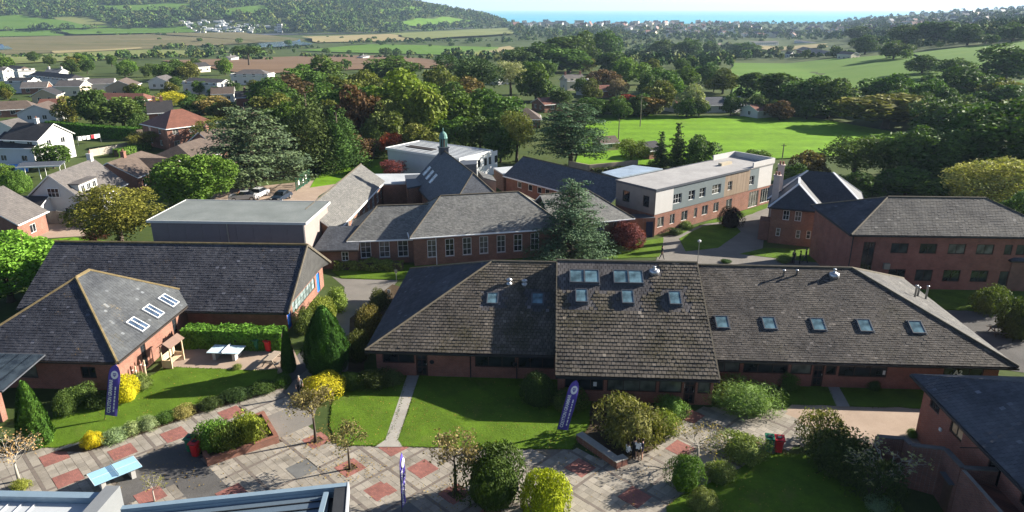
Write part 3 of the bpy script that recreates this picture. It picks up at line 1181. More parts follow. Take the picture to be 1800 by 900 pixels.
def skylight(root, P, px, py, w, h, cols=1, frame=None, kerb=0.13, gm=None, apron=0.07):
    c = hitp(root, px, py, P)
    M = plane_frame(P, c)
    f = 0.07
    mb = MB()
    mb.box(-w / 2, w / 2, -h / 2, -h / 2 + f, 0, kerb).box(-w / 2, w / 2, h / 2 - f, h / 2, 0, kerb + 0.01)
    mb.box(-w / 2, -w / 2 + f, -h / 2 + f, h / 2 - f, 0, kerb).box(w / 2 - f, w / 2, -h / 2 + f, h / 2 - f, 0, kerb)
    for i in range(1, cols):
        x = -w / 2 + w * i / cols
        mb.box(x - 0.05, x + 0.05, -h / 2 + f, h / 2 - f, 0, kerb + 0.02)
    a = apron
    mb.box(-w / 2 - a, w / 2 + a, -h / 2 - a, h / 2 + a, 0, 0.06, 1)
    o = mb.build('skylight', [frame or M_LEAD, M_LEAD], root, M)
    for i in range(cols):
        x0, x1 = -w / 2 + w * i / cols + f, -w / 2 + w * (i + 1) / cols - f
        MB().poly([(x0, -h / 2 + f, kerb - 0.03), (x1, -h / 2 + f, kerb - 0.03), (x1, h / 2 - f, kerb - 0.03), (x0, h / 2 - f, kerb - 0.03)]).build('pane', gm or M_SKYGLASS, o)
    return o


def vent(root, P, px, py, kind='cowl', h=0.7):
    c = hitp(root, px, py, P)
    mb = MB()
    M = Matrix.Translation(c)
    if kind == 'cowl':
        mb.lathe([(0.24, -0.15), (0.24, 0.12), (0.14, 0.14), (0.14, h * 0.6), (0.26, h * 0.62), (0.26, h * 0.8), (0.05, h)], 10)
    elif kind == 'pipe':
        mb.lathe([(0.09, -0.2), (0.09, h - 0.08), (0.13, h - 0.06), (0.13, h), (0.03, h + 0.02)], 8)
    else:
        mb.lathe([(0.45, -0.2), (0.42, 0.25), (0.3, 0.3), (0.12, 0.34), (0.12, h), (0.15, h + 0.03)], 12)
    return mb.build('roof_vent', M_METAL, root, M, True)


def wallx(root, px, py, s, x0, x1, y0, y1):
    """distance along a wall (in its own frame) of the point seen at a pixel"""
    if s == 'F':
        P = [(x0, y0, 0), (x1, y0, 0), (x0, y0, 3)]
    elif s == 'R':
        P = [(x1, y0, 0), (x1, y1, 0), (x1, y0, 3)]
    else:
        P = [(x0, y1, 0), (x0, y0, 0), (x0, y1, 3)]
    c = hitp(root, px, py, P)
    if s == 'F':
        return c[0] - x0, c[2]
    if s == 'R':
        return c[1] - y0, c[2]
    return y1 - c[1], c[2]


M_BRICK = brick('red_brick', (0.33, 0.108, 0.07), (0.25, 0.084, 0.057))
M_BRICK2 = brick('brown_brick', (0.26, 0.125, 0.075), (0.19, 0.09, 0.058))
M_BRICK3 = brick('orange_brick', (0.27, 0.122, 0.085), (0.22, 0.098, 0.07), (0.27, 0.225, 0.19))
M_TILE_DARK = tile_mat('concrete_tiles', (0.098, 0.086, 0.073), (0.040, 0.035, 0.012), 0.22, moss_at=0.54)
M_TILE_CLEAN = tile_mat('clean_tiles', (0.085, 0.08, 0.082), (0.11, 0.095, 0.05), 0.2, 0.68)
M_TILE_BLUE = tile_mat('blue_grey_tiles', (0.058, 0.060, 0.072), (0.15, 0.12, 0.05), 0.16, 0.66, (0.30, 0.18, 0.05))
M_TILE_BROWN = tile_mat('brown_tiles', (0.082, 0.074, 0.067), (0.055, 0.048, 0.026), 0.26, 0.60)
M_TILE_GREY = tile_mat('grey_tiles', (0.095, 0.093, 0.09), (0.10, 0.095, 0.06), 0.18, 0.66)
M_RIDGE = plain('ridge_tile', (0.105, 0.09, 0.065), 0.9, 0.3, 2)
M_RIDGE_OR = plain('lichen_ridge', (0.165, 0.125, 0.06), 0.9, 0.35, 2)
M_UNDER = plain('roof_underlay', (0.03, 0.028, 0.026), 0.95, 0.2, 3)
M_SLATE = slate('grey_slate', (0.16, 0.16, 0.15), light=(0.36, 0.355, 0.325))
M_SLATE_PALE = slate('pale_slate', (0.125, 0.122, 0.112), light=(0.24, 0.235, 0.215))
M_SLATE_BLUE = slate('blue_slate', (0.085, 0.092, 0.105), var=0.25)
M_SLATE_NEW = slate('new_slate', (0.05, 0.055, 0.064), var=0.15)

# ------------------------------------------------------------------ main teaching block
mb_ = thing('teaching_block', 'long low brick teaching block in the middle with a huge mossy tiled roof', 'building', (-11.55, 50.2, 0), R(-3.2))
L, D, XA, XB, YC = 49.55, 18.6, 14.95, 26.85, -3.06
ZE, ZR = 2.7, 7.0
pl, R0, R1 = hip_polys(0, L, 0, D, ZE, ZR, 9.3, 9.3)
mbx = MB()
# left and right slopes of the long roof, with the raised middle bay between them
left_F = [(0, 0, ZE), (XA, 0, ZE), (XA, D / 2, ZR), (9.3, D / 2, ZR)]
right_F = [(XB, 0, ZE), (L, 0, ZE), (L - 9.3, D / 2, ZR), (XB, D / 2, ZR)]
YR, ZM, ZC = 7.9, 7.7, 2.64
mid_F = [(XA, YC, ZC), (XB, YC, ZC), (XB, YR, ZM), (XA, YR, ZM)]
mid_B = [(XB, D - 2.2, 3.7), (XA, D - 2.2, 3.7), (XA, YR, ZM), (XB, YR, ZM)]
for P in (left_F, right_F, mid_F, mid_B, pl['B'], pl['L'], pl['R']):
    thick(mbx, P, 0.16, 0, 1)
zl0 = ZE
for x, sgn in ((XA, -1), (XB, 1)):
    q = [(x, YC, ZC - 0.1), (x, 0, 2.5), (x, D / 2, 6.85), (x, D - 2.2, 3.5), (x, YR, ZM - 0.1)]
    mbx.poly(q if sgn > 0 else q[::-1], 1)
ro = mbx.build('roof', [M_UNDER, M_DARKTRIM], mb_)


def clear_round(P, spots, dx, dy):
    out = []
    for px, py in spots:
        c = hitp(mb_, px, py, P) - np.array(P[0])
        a, b = c[0], math.hypot(c[1], c[2])
        out.append((a - dx, a + dx, b - dy, b + dy))
    return out


tl = clear_round(left_F, ((866, 525), (945, 526)), 1.0, 1.1)
tiles(mb_, left_F, 0.33, 0.32, [M_TILE_DARK, M_TILE_CLEAN], 0.045, 0.010, parent=ro, thin=tl, gap=0.02)
tm_ = clear_round(mid_F, ((1022, 523), (1103, 525), (1186, 527)), 1.05, 1.25) + clear_round(mid_F, ((1027, 489), (1104, 490)), 1.9, 1.6) + [(0.0, 8.6, 10.6, 13.0), (0.0, 1.2, 9.0, 12)]
tiles(mb_, mid_F, 0.33, 0.36, [M_TILE_DARK, M_TILE_CLEAN], 0.055, 0.012, parent=ro, thin=tm_, gap=0.022)
tiles(mb_, right_F, 0.30, 0.22, [M_TILE_BROWN], 0.022, 0.006, parent=ro)
tiles(mb_, pl['L'], 0.30, 0.26, [M_TILE_BLUE], 0.02, 0.006, parent=ro)
tiles(mb_, pl['R'], 0.30, 0.26, [M_TILE_GREY], 0.01, 0.002, parent=ro)
rb = MB()
for k in range(28):
    x0, x1 = 9.3 + k * (XA - 9.3) / 28, 9.3 + (k + 1) * (XA - 9.3) / 28
rb.tube([(9.3, D / 2, ZR + 0.02), (XA, D / 2, ZR + 0.02)], 0.13, 6).tube([(XB, D / 2, ZR + 0.02), (L - 9.3, D / 2, ZR + 0.02)], 0.13, 6)
rb.tube([(XA, YR, ZM + 0.02), (XB, YR, ZM + 0.02)], 0.13, 6)
rb.tube([(0, 0, ZE + 0.03), (9.3, D / 2, ZR + 0.02)], 0.11, 6).tube([(L, 0, ZE + 0.03), (L - 9.3, D / 2, ZR + 0.02)], 0.11, 6)
rb.tube([(0, D, ZE), (9.3, D / 2, ZR + 0.02)], 0.11, 6).tube([(L, D, ZE), (L - 9.3, D / 2, ZR + 0.02)], 0.11, 6)
rb.build('ridge_tiles', M_RIDGE, ro)
for x in (XA + 0.03, XB - 0.03):
    MB().beam((x, YC, ZC - 0.04), (x, YR, ZM - 0.04), 0.12, 0.16).build('verge', M_RIDGE, ro)
gb = MB().box(0, XA - 0.1, -0.13, -0.005, 2.48, 2.62).box(XB + 0.1, L, -0.13, -0.005, 2.48, 2.62).box(XA, XB, YC - 0.13, YC - 0.005, ZC - 0.22, ZC - 0.08)
gb.build('gutter', M_GUTTER, ro)
# walls
WZ = 2.52
wl = MB()
YW, YM = 0.95, -2.2
ops_l = [(0.5, 3.1, 1.15, 2.36), (3.2, 4.15, 0.05, 2.36), (7.95, 11.2, 1.0, 2.36), (11.4, 14.3, 1.0, 2.36)]
ops_m = [(0.5, 3.4, 0.95, 2.5), (3.65, 7.3, 0.95, 2.5), (7.5, 9.2, 0.95, 2.5), (9.35, 10.2, 0.05, 2.5), (10.35, 11.3, 0.95, 2.5)]
ops_r = [(0.25, 2.6, 1.1, 2.36), (2.85, 6.3, 1.1, 2.36), (6.5, 8.1, 1.1, 2.36), (8.2, 9.05, 0.05, 2.36), (9.15, 10.0, 1.1, 2.36), (10.15, 13.8, 1.0, 2.36), (18.0, 21.0, 1.0, 2.36)]
Ml = Matrix.Translation((0.6, YW, 0))
Mm = Matrix.Translation((XA + 0.2, YM, 0))
Mr = Matrix.Translation((XB - 0.1, YW, 0))
panel(wl, Ml, XA - 0.4, 0, WZ, ops_l)
panel(wl, Mm, XB - XA - 0.4, 0, 2.75, ops_m)
panel(wl, Mr, L - XB - 0.6, 0, WZ, ops_r)
for M4, LL in ((Matrix.Translation((0.6, D - 0.8, 0)) @ Matrix.Rotation(R(270), 4, 'Z'), D - 1.75), (Matrix.Translation((L - 0.7, YW, 0)) @ Matrix.Rotation(R(90), 4, 'Z'), D - 1.75), (Matrix.Translation((L - 0.7, D - 0.8, 0)) @ Matrix.Rotation(R(180), 4, 'Z'), L - 1.3),
                (Matrix.Translation((XA + 0.2, YW, 0)) @ Matrix.Rotation(R(270), 4, 'Z'), YW - YM), (Matrix.Translation((XB - 0.2, YM, 0)) @ Matrix.Rotation(R(90), 4, 'Z'), YW - YM)):
    panel(wl, M4, LL, 0, 2.7 if LL < 5 else WZ)
wl.build('wall', M_BRICK, mb_)
M_BROWNFRAME = plain('brown_frame', (0.045, 0.022, 0.016), 0.55, 0.2, 4)
M_ROOMGLASS = glass('classroom_glass', (0.10, 0.11, 0.09), 0.05)  # lighter base colour stands in for reflections and blinds
for M4, ops in ((Ml, ops_l), (Mm, ops_m), (Mr, ops_r)):
    for o in ops:
        if o[2] < 0.5:
            door(mb_, M4, o, M_BROWNFRAME, lights=1)
        else:
            window(mb_, M4, o, M_BROWNFRAME, max(1, round((o[1] - o[0]) / 1.15)), 1, 0.08, rnd.choice((M_GLASS, M_ROOMGLASS)))
for x in (7.6, 11.3):
    MB().tube([(x + 0.6, YW - 0.06, 0), (x + 0.6, YW - 0.06, 2.5)], 0.045, 6).build('downpipe', M_GUTTER, mb_)
for x in (5.1, 11.75):
    bl = MB().lathe([(0.17, 0), (0.19, 0.06), (0.12, 0.16), (0.02, 0.2)], 10)
    bl.build('bulkhead_lamp', M_GUTTER, mb_, Matrix.Translation((x, YW - 0.005, 1.35)) @ Matrix.Rotation(R(90), 4, 'X'))
for px, py in ((866, 525), (945, 526)):
    skylight(mb_, left_F, px, py, 0.95, 1.25)
for px, py in ((1027, 489), (1104, 490)):
    skylight(mb_, mid_F, px, py, 2.45, 1.5, 2, kerb=0.3)
for px, py in ((1022, 523), (1103, 525), (1186, 527)):
    skylight(mb_, mid_F, px, py, 0.98, 1.45, kerb=0.3)
for px, py in ((1269, 567), (1352, 569), (1438, 571), (1520, 573), (1611, 576)):
    skylight(mb_, right_F, px, py, 1.05, 1.3)
vent(mb_, left_F, 895, 499, 'cowl', 0.55)
vent(mb_, left_F, 922, 500, 'cowl', 0.5)
vent(mb_, mid_F, 1150, 479, 'dome', 0.5)
vent(mb_, right_F, 1377, 486, 'pipe', 0.6)
vent(mb_, right_F, 1400, 484, 'pipe', 0.5)
vent(mb_, right_F, 1466, 485, 'dome', 0.6)
vent(mb_, pl['R'], 1608, 522, 'pipe', 1.1)
vent(mb_, pl['R'], 1613, 521, 'pipe', 0.9)
vent(mb_, pl['R'], 1627, 526, 'pipe', 1.3)


def text_mesh(txt, size, mat, name='lettering', depth=0.004):
    cu = bpy.data.curves.new(name, 'FONT')
    cu.body = txt
    cu.size = size
    cu.extrude = depth
    cu.offset = size * 0.03
    cu.align_x = 'CENTER'
    cu.align_y = 'CENTER'
    cu.resolution_u = 3
    ob = bpy.data.objects.new(name, cu)
    COL.objects.link(ob)
    dg = bpy.context.evaluated_depsgraph_get()
    me = bpy.data.meshes.new_from_object(ob.evaluated_get(dg))
    bpy.data.objects.remove(ob)
    me.name = name
    me.materials.clear()
    me.materials.append(mat)
    return me


M_PAPER = plain('paper_white', (0.75, 0.75, 0.72), 0.8, 0.03, 4)
link('lettering', text_mesh('A2', 0.55, M_PAPER), mb_, Matrix.Translation((XB - 0.1 + 19.1, YW - 0.01, 1.6)) @ Matrix.Rotation(R(90), 4, 'X'))
for px, py in ((1046, 676), (1201, 679)):
    c = hitp(mb_, px, py, [(0, YM, 0), (5, YM, 0), (0, YM, 3)])
    MB().box(-0.13, 0.13, 0.07, 0.078, -0.18, 0.18).build('notice', M_PAPER, mb_, Matrix.Translation(c))
c = hitp(mb_, 1556, 656, [(0, YW, 0), (5, YW, 0), (0, YW, 3)])
MB().box(-0.15, 0.15, 0.07, 0.078, -0.18, 0.18).build('notice', M_PAPER, mb_, Matrix.Translation(c))

# ------------------------------------------------------------------ hall with the clad gable
hall = thing('school_hall', 'dark tiled hall with a grey clad gable and bright blue doors', 'building', (-44.9, 59.25, 0), R(-2.3))
HL, HD, HE, HR = 24.9, 13.4, 2.4, 6.55
hF = [(0, 0, HE), (HL, 0, HE), (HL, HD / 2, HR), (0, HD / 2, HR)]
hB = [(HL, HD, HE), (0, HD, HE), (0, HD / 2, HR), (HL, HD / 2, HR)]
mb = MB()
for P in (hF, hB):
    thick(mb, P, 0.16, 0, 1)
ro = mb.build('roof', [M_UNDER, M_DARKTRIM], hall)
tiles(hall, hF, 0.33, 0.27, [M_TILE_BLUE], 0.026, 0.008, parent=ro)
MB().tube([(0, HD / 2, HR + 0.03), (HL, HD / 2, HR + 0.03)], 0.13, 6).build('ridge_tiles', M_RIDGE_OR, ro)
MB().beam((HL + 0.06, -0.05, HE - 0.05), (HL + 0.06, HD / 2, HR), 0.1, 0.24).beam((HL + 0.06, HD + 0.05, HE - 0.05), (HL + 0.06, HD / 2, HR), 0.1, 0.24).build('bargeboard', M_RIDGE, ro)
MB().box(0, HL, -0.13, -0.004, HE - 0.2, HE - 0.06).build('gutter', M_GUTTER, ro)
wx0, wx1, wy0, wy1 = 0.8, HL - 0.6, 1.05, HD - 0.9
wl = MB()
opsR = [(0.25, 1.2, 0.03, 2.1), (1.7, 8.6, 0.95, 2.1), (9.2, 10.15, 0.03, 2.1)]
panel(wl, side(wx0, wx1, wy0, wy1, 'F'), wx1 - wx0, 0, 2.3)
panel(wl, side(wx0, wx1, wy0, wy1, 'R'), wy1 - wy0, 0, 2.25, opsR, 1)
panel(wl, side(wx0, wx1, wy0, wy1, 'B'), wx1 - wx0, 0, 2.3)
panel(wl, side(wx0, wx1, wy0, wy1, 'L'), wy1 - wy0, 0, 2.3)
wl.poly([(wx0, wy1, 2.3), (wx0, wy0, 2.3), (wx0, HD / 2, HR - 0.3)])
wl.build('wall', [M_BRICK, M_BRICK3], hall)
M_BLUE = plain('blue_door_paint', (0.02, 0.16, 0.62), 0.45, 0.12, 3)
M_BLUE2 = plain('blue_door_glass', (0.01, 0.07, 0.36), 0.3, 0.12, 3)
MR = side(wx0, wx1, wy0, wy1, 'R')
for o in (opsR[0], opsR[2]):
    door(hall, MR, o, M_BLUE, frame=M_BLUE2)
window(hall, MR, opsR[1], plain('green_grey_frame', (0.05, 0.07, 0.06), 0.5, 0.1, 3), 8, 2, 0.06, glass('hall_glass', (0.20, 0.25, 0.25), 0.06))
# folded boarding between verge and wall, board by board
M_CLAD = plain('grey_boarding', (0.075, 0.074, 0.071), 0.85, 0.25, 1.5, 0.2, 0, 0, 20)
apex, ef, eb, mid = np.array((HL, HD / 2, HR - 0.17)), np.array((HL, 0, HE - 0.17)), np.array((HL, HD, HE - 0.17)), np.array((wx1 + 0.02, HD / 2, 2.2))
for e0, sg in ((ef, 1), (eb, -1)):
    foot = np.array((wx1 + 0.02, e0[1] + sg * 1.0, 2.2))
    cl = MB()
    nb = 34
    for k in range(nb):
        t0, t1 = k / nb, (k + 0.93) / nb
        a, b = e0 + (apex - e0) * t0, e0 + (apex - e0) * t1
        c, d = foot + (mid - foot) * t0, foot + (mid - foot) * t1
        off = np.array((0.012, 0, 0))
        q = [c, d, b, a]
        cl.poly(q if sg > 0 else q[::-1])
        q2 = [p - off * 2 for p in q]
        cl.poly((q2 if sg < 0 else q2[::-1]))
        cl.poly([c, a, a - off * 3, c - off * 3])
    cl.poly([foot - (0.03, 0, 0), mid - (0.03, 0, 0), apex - (0.03, 0, 0), e0 - (0.03, 0, 0)], 1)
    tag(cl.build('boarding', [M_CLAD, M_DARKTRIM], hall), kind='stuff')
vent(hall, hF, 470, 545, 'pipe', 0.3) if False else None

# ------------------------------------------------------------------ hipped pavilion on the left
pav = thing('pavilion', 'square brick pavilion with a hipped roof and three paired skylights', 'building', (-43.2, 48.85, 0), R(-3.0))
PL, PD, PE, PR_ = 13.3, 13.6, 2.75, 6.95
pp, pr0, pr1 = hip_polys(0, PL, 0, PD, PE, PR_, 6.6, 5.2, 'y')
mb = MB()
for k in pp:
    thick(mb, pp[k], 0.16, 0, 1)
ro = mb.build('roof', [M_UNDER, M_DARKTRIM], pav)
tiles(pav, pp['F'], 0.30, 0.24, [M_TILE_BLUE], 0.02, 0.005, parent=ro)
M_TILE_PAVR = tile_mat('sunlit_blue_tiles', (0.076, 0.083, 0.09), (0.10, 0.085, 0.045), 0.12, 0.64, (0.34, 0.24, 0.09))  # sun on this slope is put into a lighter tile colour
tiles(pav, pp['R'], 0.30, 0.24, [M_TILE_PAVR], 0.012, 0.003, parent=ro)
rb = MB().tube([pr0, pr1], 0.14, 6)
for q in (pp['F'][0], pp['F'][1]):
    rb.tube([q, pr0], 0.12, 6)
for q in (pp['B'][0], pp['B'][1]):
    rb.tube([q, pr1], 0.12, 6)
rb.build('ridge_tiles', M_RIDGE_OR, ro)
MB().box(0, PL, -0.13, -0.004, PE - 0.2, PE - 0.06).box(PL + 0.004, PL + 0.12, 0, PD, PE - 0.2, PE - 0.06).build('gutter', M_DARKTRIM, ro)
wl = MB()
x0, x1, y0, y1 = 0.4, PL - 0.45, 0.5, PD - 0.5
opsR = [(3.3, 4.0, 0.15, 2.4), (8.4, 9.1, 0.15, 2.4)]
opsF = [(9.5, 10.7, 1.0, 2.0), (3.0, 6.0, 0.9, 2.2)]
panel(wl, side(x0, x1, y0, y1, 'F'), x1 - x0, 0, 2.6, opsF)
panel(wl, side(x0, x1, y0, y1, 'R'), y1 - y0, 0, 2.6, opsR, 1)
panel(wl, side(x0, x1, y0, y1, 'B'), x1 - x0, 0, 2.6)
panel(wl, side(x0, x1, y0, y1, 'L'), y1 - y0, 0, 2.6)
wl.build('wall', [M_BRICK, M_BRICK3], pav)
for o in opsR:
    window(pav, side(x0, x1, y0, y1, 'R'), o, M_DARKTRIM, 1, 3, 0.06)
for o in opsF:
    window(pav, side(x0, x1, y0, y1, 'F'), o, M_BROWNFRAME, 2, 1, 0.07)
for px, py in ((242, 571), (269, 548), (296, 529)):
    skylight(pav, pp['R'], px, py, 1.15, 1.5, 2, M_WHITE, 0.11, glass('blue_skylight', (0.05, 0.075, 0.12), 0.05), 0.1)
MB().tube([(x1 + 0.06, y1 - 0.4, 0), (x1 + 0.06, y1 - 0.4, 2.6)], 0.05, 6).build('downpipe', M_BRICK3, pav)

# glazed entrance canopy at the far left edge
can = thing('entrance_canopy', 'glazed lean-to entrance canopy on a brick pier at the pavilion front', 'canopy', (-38.9, 44.3, 0), R(-3))
mb = MB()
for k in range(7):
    mb.beam((-3.0 + k * 1.0, 0, 2.55), (-3.0 + k * 1.0, 4.6, 3.05), 0.06, 0.1)
mb.beam((-3.0, 0, 2.55), (3.0, 0, 2.55), 0.1, 0.14).beam((-3.0, 4.6, 3.05), (3.0, 4.6, 3.05), 0.08, 0.12).beam((-3.0, 2.3, 2.8), (3.0, 2.3, 2.8), 0.06, 0.1)
mb.build('frame', M_LEAD, can)
for k in range(6):
    MB().poly([(-2.97 + k, 0.05, 2.63), (-2.03 + k, 0.05, 2.63), (-2.03 + k, 4.55, 3.12), (-2.97 + k, 4.55, 3.12)]).build('pane', glass('canopy_glass', (0.035, 0.045, 0.05), 0.06), can)
MB().box(1.9, 2.4, 0.0, 0.5, 0, 2.48).build('pier', M_BRICK3, can)

# ------------------------------------------------------------------ grey sports hall
p0, p1, p2, p3 = [np.array(a2(*q, 6.0)) for q in ((258, 388), (537, 392), (577, 360), (316, 353))]
gym = thing('sports_hall', 'windowless flat-roofed sports hall clad in mauve grey panels', 'building', (p0[0], p0[1], 0), math.atan2(p1[1] - p0[1], p1[0] - p0[0]))
GL, GD = float(np.linalg.norm(p1 - p0)), 9.0
M_MAUVE = plain('mauve_panel', (0.20, 0.178, 0.188), 0.7, 0.10, 0.6, 0.3)
M_PINKR = plain('pale_render', (0.27, 0.225, 0.205), 0.9, 0.08, 0.8)
M_GREENROOF = ground_mat('grey_green_felt', [(0.3, (0.135, 0.15, 0.142)), (0.5, (0.18, 0.197, 0.187)), (0.7, (0.235, 0.25, 0.24))], 0.4, 5.0, 0.7, 0.15)
mb = MB()
mb.prism([(0.25, 0.25), (GL - 0.25, 0.25), (GL - 0.25, GD - 0.25), (0.25, GD - 0.25)], 0, 5.85, 0)
mb.m[1] = 1
mb.build('wall', [M_MAUVE, M_PINKR], gym)
n_p = 9
for k in range(n_p):
    a, b = 0.25 + k * (GL - 0.5) / n_p, 0.25 + (k + 1) * (GL - 0.5) / n_p
    MB().box(a + 0.012, b - 0.012, 0.2, 0.245, 0.3, 5.8).build('panel', M_MAUVE, gym)
for x in (GL * 0.5, GL - 0.35):
    MB().tube([(x, 0.14, 0), (x, 0.14, 5.8)], 0.06, 6).build('downpipe', M_METAL, gym)
mb = MB()
mb.box(0, GL, 0, GD, 5.86, 6.0)
ro = mb.build('roof', M_GREENROOF, gym)
MB().box(-0.06, GL + 0.06, -0.08, 0.0, 5.78, 6.06).box(GL, GL + 0.07, 0, GD, 5.78, 6.06).box(-0.07, 0, 0, GD, 5.78, 6.06).box(-0.06, GL + 0.06, GD, GD + 0.08, 5.78, 6.06).build('edge_trim', plain('pale_trim', (0.55, 0.55, 0.52), 0.5, 0.08, 2), ro)


# ------------------------------------------------------------------ the old slate-roofed school
def sash(root, M, ops, nx=2, ny=2, sill=True):
    for o in ops:
        window(root, M, o, M_WHITE, nx, ny, 0.07, sill=plain('stone_sill', (0.36, 0.35, 0.33), 0.9, 0.1, 3) if sill else None)


old = thing('old_school', 'old brick school with mottled grey slate roofs and rows of white sash windows', 'building', (-11.55, 76.35, 0), R(12.5))
# main range
roof(old, 0, 18.6, 0, 9.8, 3.6, 7.05, 4.2, 4.9, M_SLATE, ridge=M_RIDGE, trim=M_WHITE)
wl = MB()
wf = (0.45, 18.2, 0.45, 9.4)
MF = side(*wf, 'F')
opsF = []
for px in (759, 790.5, 821, 850.5, 881, 910.5, 940):
    u, z = wallx(old, px, 432, 'F', *wf)
    opsF.append((u - 0.52, u + 0.52, 0.95, 3.05))
panel(wl, MF, 17.75, 0, 3.45, opsF)
panel(wl, side(*wf, 'R'), 8.95, 0, 3.45)
panel(wl, side(*wf, 'B'), 17.75, 0, 3.45)
panel(wl, side(*wf, 'L'), 8.95, 0, 3.45)
wl.build('wall', M_BRICK2, old)
sash(old, MF, opsF, 2, 3)
MB().tube([(3.0, 0.38, 0), (3.0, 0.38, 3.4)], 0.05, 6).build('downpipe', M_WHITE, old)


def wing(label, wx, wy, rz):
    return thing('school_wing', label, 'building', (wx, wy, 0), R(rz))


# left lower wing
q0, q1 = a2(609, 424, 3.0), a2(722, 420, 3.0)
w1 = wing('low brick wing with slate roof and three sash windows beside the sports hall', q0[0], q0[1], math.degrees(math.atan2(q1[1] - q0[1], q1[0] - q0[0])))
roof(w1, 0, 9.6, 0, 8.8, 3.0, 5.9, 3.4, 0, M_SLATE, ridge=M_RIDGE, trim=M_WHITE)
wl = MB()
wf = (0.4, 9.4, 0.4, 8.4)
MF = side(*wf, 'F')
opsF = []
for px in (643, 676, 708.5):
    u, z = wallx(w1, px, 440, 'F', *wf)
    opsF.append((u - 0.6, u + 0.6, 0.75, 2.72))
panel(wl, MF, 9.0, 0, 2.9, opsF)
panel(wl, side(*wf, 'L'), 8.0, 0, 2.9)
panel(wl, side(*wf, 'B'), 9.0, 0, 2.9)
wl.build('wall', M_BRICK2, w1)
sash(w1, MF, opsF, 2, 3)
# right range
q0 = (4.9, 81.45)
w2 = wing('hip-ended slate-roofed brick wing half hidden behind the blue spruce', q0[0], q0[1], 18.5)
roof(w2, 0, 10.9, 0, 8.8, 3.45, 6.3, 0, 4.4, M_SLATE, ridge=M_RIDGE, trim=M_WHITE)
wl = MB()
wf = (0.4, 10.5, 0.4, 8.4)
MF = side(*wf, 'F')
opsF = []
for px in (985, 1015, 1056, 1084):
    u, z = wallx(w2, px, 405, 'F', *wf)
    opsF.append((u - 0.5, u + 0.5, 1.0, 3.0))
panel(wl, MF, 10.1, 0, 3.3, opsF)
panel(wl, side(*wf, 'R'), 8.0, 0, 3.3)
panel(wl, side(*wf, 'L'), 8.0, 0, 3.3)
wl.build('wall', M_BRICK2, w2)
sash(w2, MF, opsF, 2, 3)
# cross wing with the cupola
RA, RB = np.array((-10.3, 104.5)), np.array((-5.0, 88.8))
dr = (RB - RA) / np.linalg.norm(RB - RA)
rzc = math.degrees(math.atan2(dr[1], dr[0]))
w3 = wing('tall dark slate wing carrying the green copper cupola', RA[0], RA[1], rzc)
LC = float(np.linalg.norm(RB - RA))
roof(w3, -0.4, LC + 3.6, -4.6, 4.6, 3.7, 8.35, 0, 3.6, M_SLATE_BLUE, ridge=M_RIDGE, trim=M_DARKTRIM)
wl = MB()
wf = (0.0, LC + 3.2, -4.2, 4.2)
for s in 'FRBL':
    panel(wl, side(*wf, s), (wf[1] - wf[0]) if s in 'FB' else 8.4, 0, 3.55)
wl.poly([(0, 4.2, 3.55), (0, -4.2, 3.55), (0, 0, 7.9)])
wl.build('wall', M_BRICK2, w3)
hp, _, _ = hip_polys(-0.4, LC + 3.6, -4.6, 4.6, 3.7, 8.35, 0, 3.6)


def sky_on(w, P, px, py, ww, hh, **kw):
    c = hitp(w, px, py, P)
    M = plane_frame(P, c)
    mb = MB()
    f = 0.06
    mb.box(-ww / 2, ww / 2, -hh / 2, -hh / 2 + f, 0, 0.12).box(-ww / 2, ww / 2, hh / 2 - f, hh / 2, 0, 0.12).box(-ww / 2, -ww / 2 + f, -hh / 2 + f, hh / 2 - f, 0, 0.12).box(ww / 2 - f, ww / 2, -hh / 2 + f, hh / 2 - f, 0, 0.12)
    o = mb.build('skylight', M_WHITE, w, M)
    MB().poly([(-ww / 2 + f, -hh / 2 + f, 0.09), (ww / 2 - f, -hh / 2 + f, 0.09), (ww / 2 - f, hh / 2 - f, 0.09), (-ww / 2 + f, hh / 2 - f, 0.09)]).build('pane', kw.get('gm', M_SKYGLASS), o)


M_PALEGLASS = glass('pale_skylight', (0.5, 0.53, 0.52), 0.15)
for px, py in ((751, 301), (756, 308), (762, 314.5)):
    sky_on(w3, hp['F'], px, py, 0.9, 1.6, gm=M_PALEGLASS)
# cupola
M_COPPER = plain('green_copper', (0.11, 0.22, 0.19), 0.7, 0.3, 3)
cup = MB()
cup.box(-0.62, 0.62, -0.62, 0.62, 7.4, 8.75)
cup.box(-0.74, 0.74, -0.74, 0.74, 8.75, 8.9)
cu_o = cup.build('cupola', M_LEAD, w3, Matrix.Translation((0.7, 0, 0)))
cb = MB()
for k in range(8):
    a = 2 * math.pi * (k + 0.5) / 8
    cb.tube([(0.5 * math.cos(a), 0.5 * math.sin(a), 8.9), (0.5 * math.cos(a), 0.5 * math.sin(a), 10.1)], 0.075, 6)
cb.lathe([(0.62, 10.1), (0.66, 10.2), (0.62, 10.28), (0.58, 10.55), (0.46, 10.85), (0.26, 11.05), (0.08, 11.15), (0.05, 11.4), (0.09, 11.46), (0.02, 11.7)], 12)
cb.lathe([(0.34, 8.9), (0.34, 10.1)], 8, 1)
cb.build('lantern', [M_COPPER, M_DARKTRIM], cu_o)
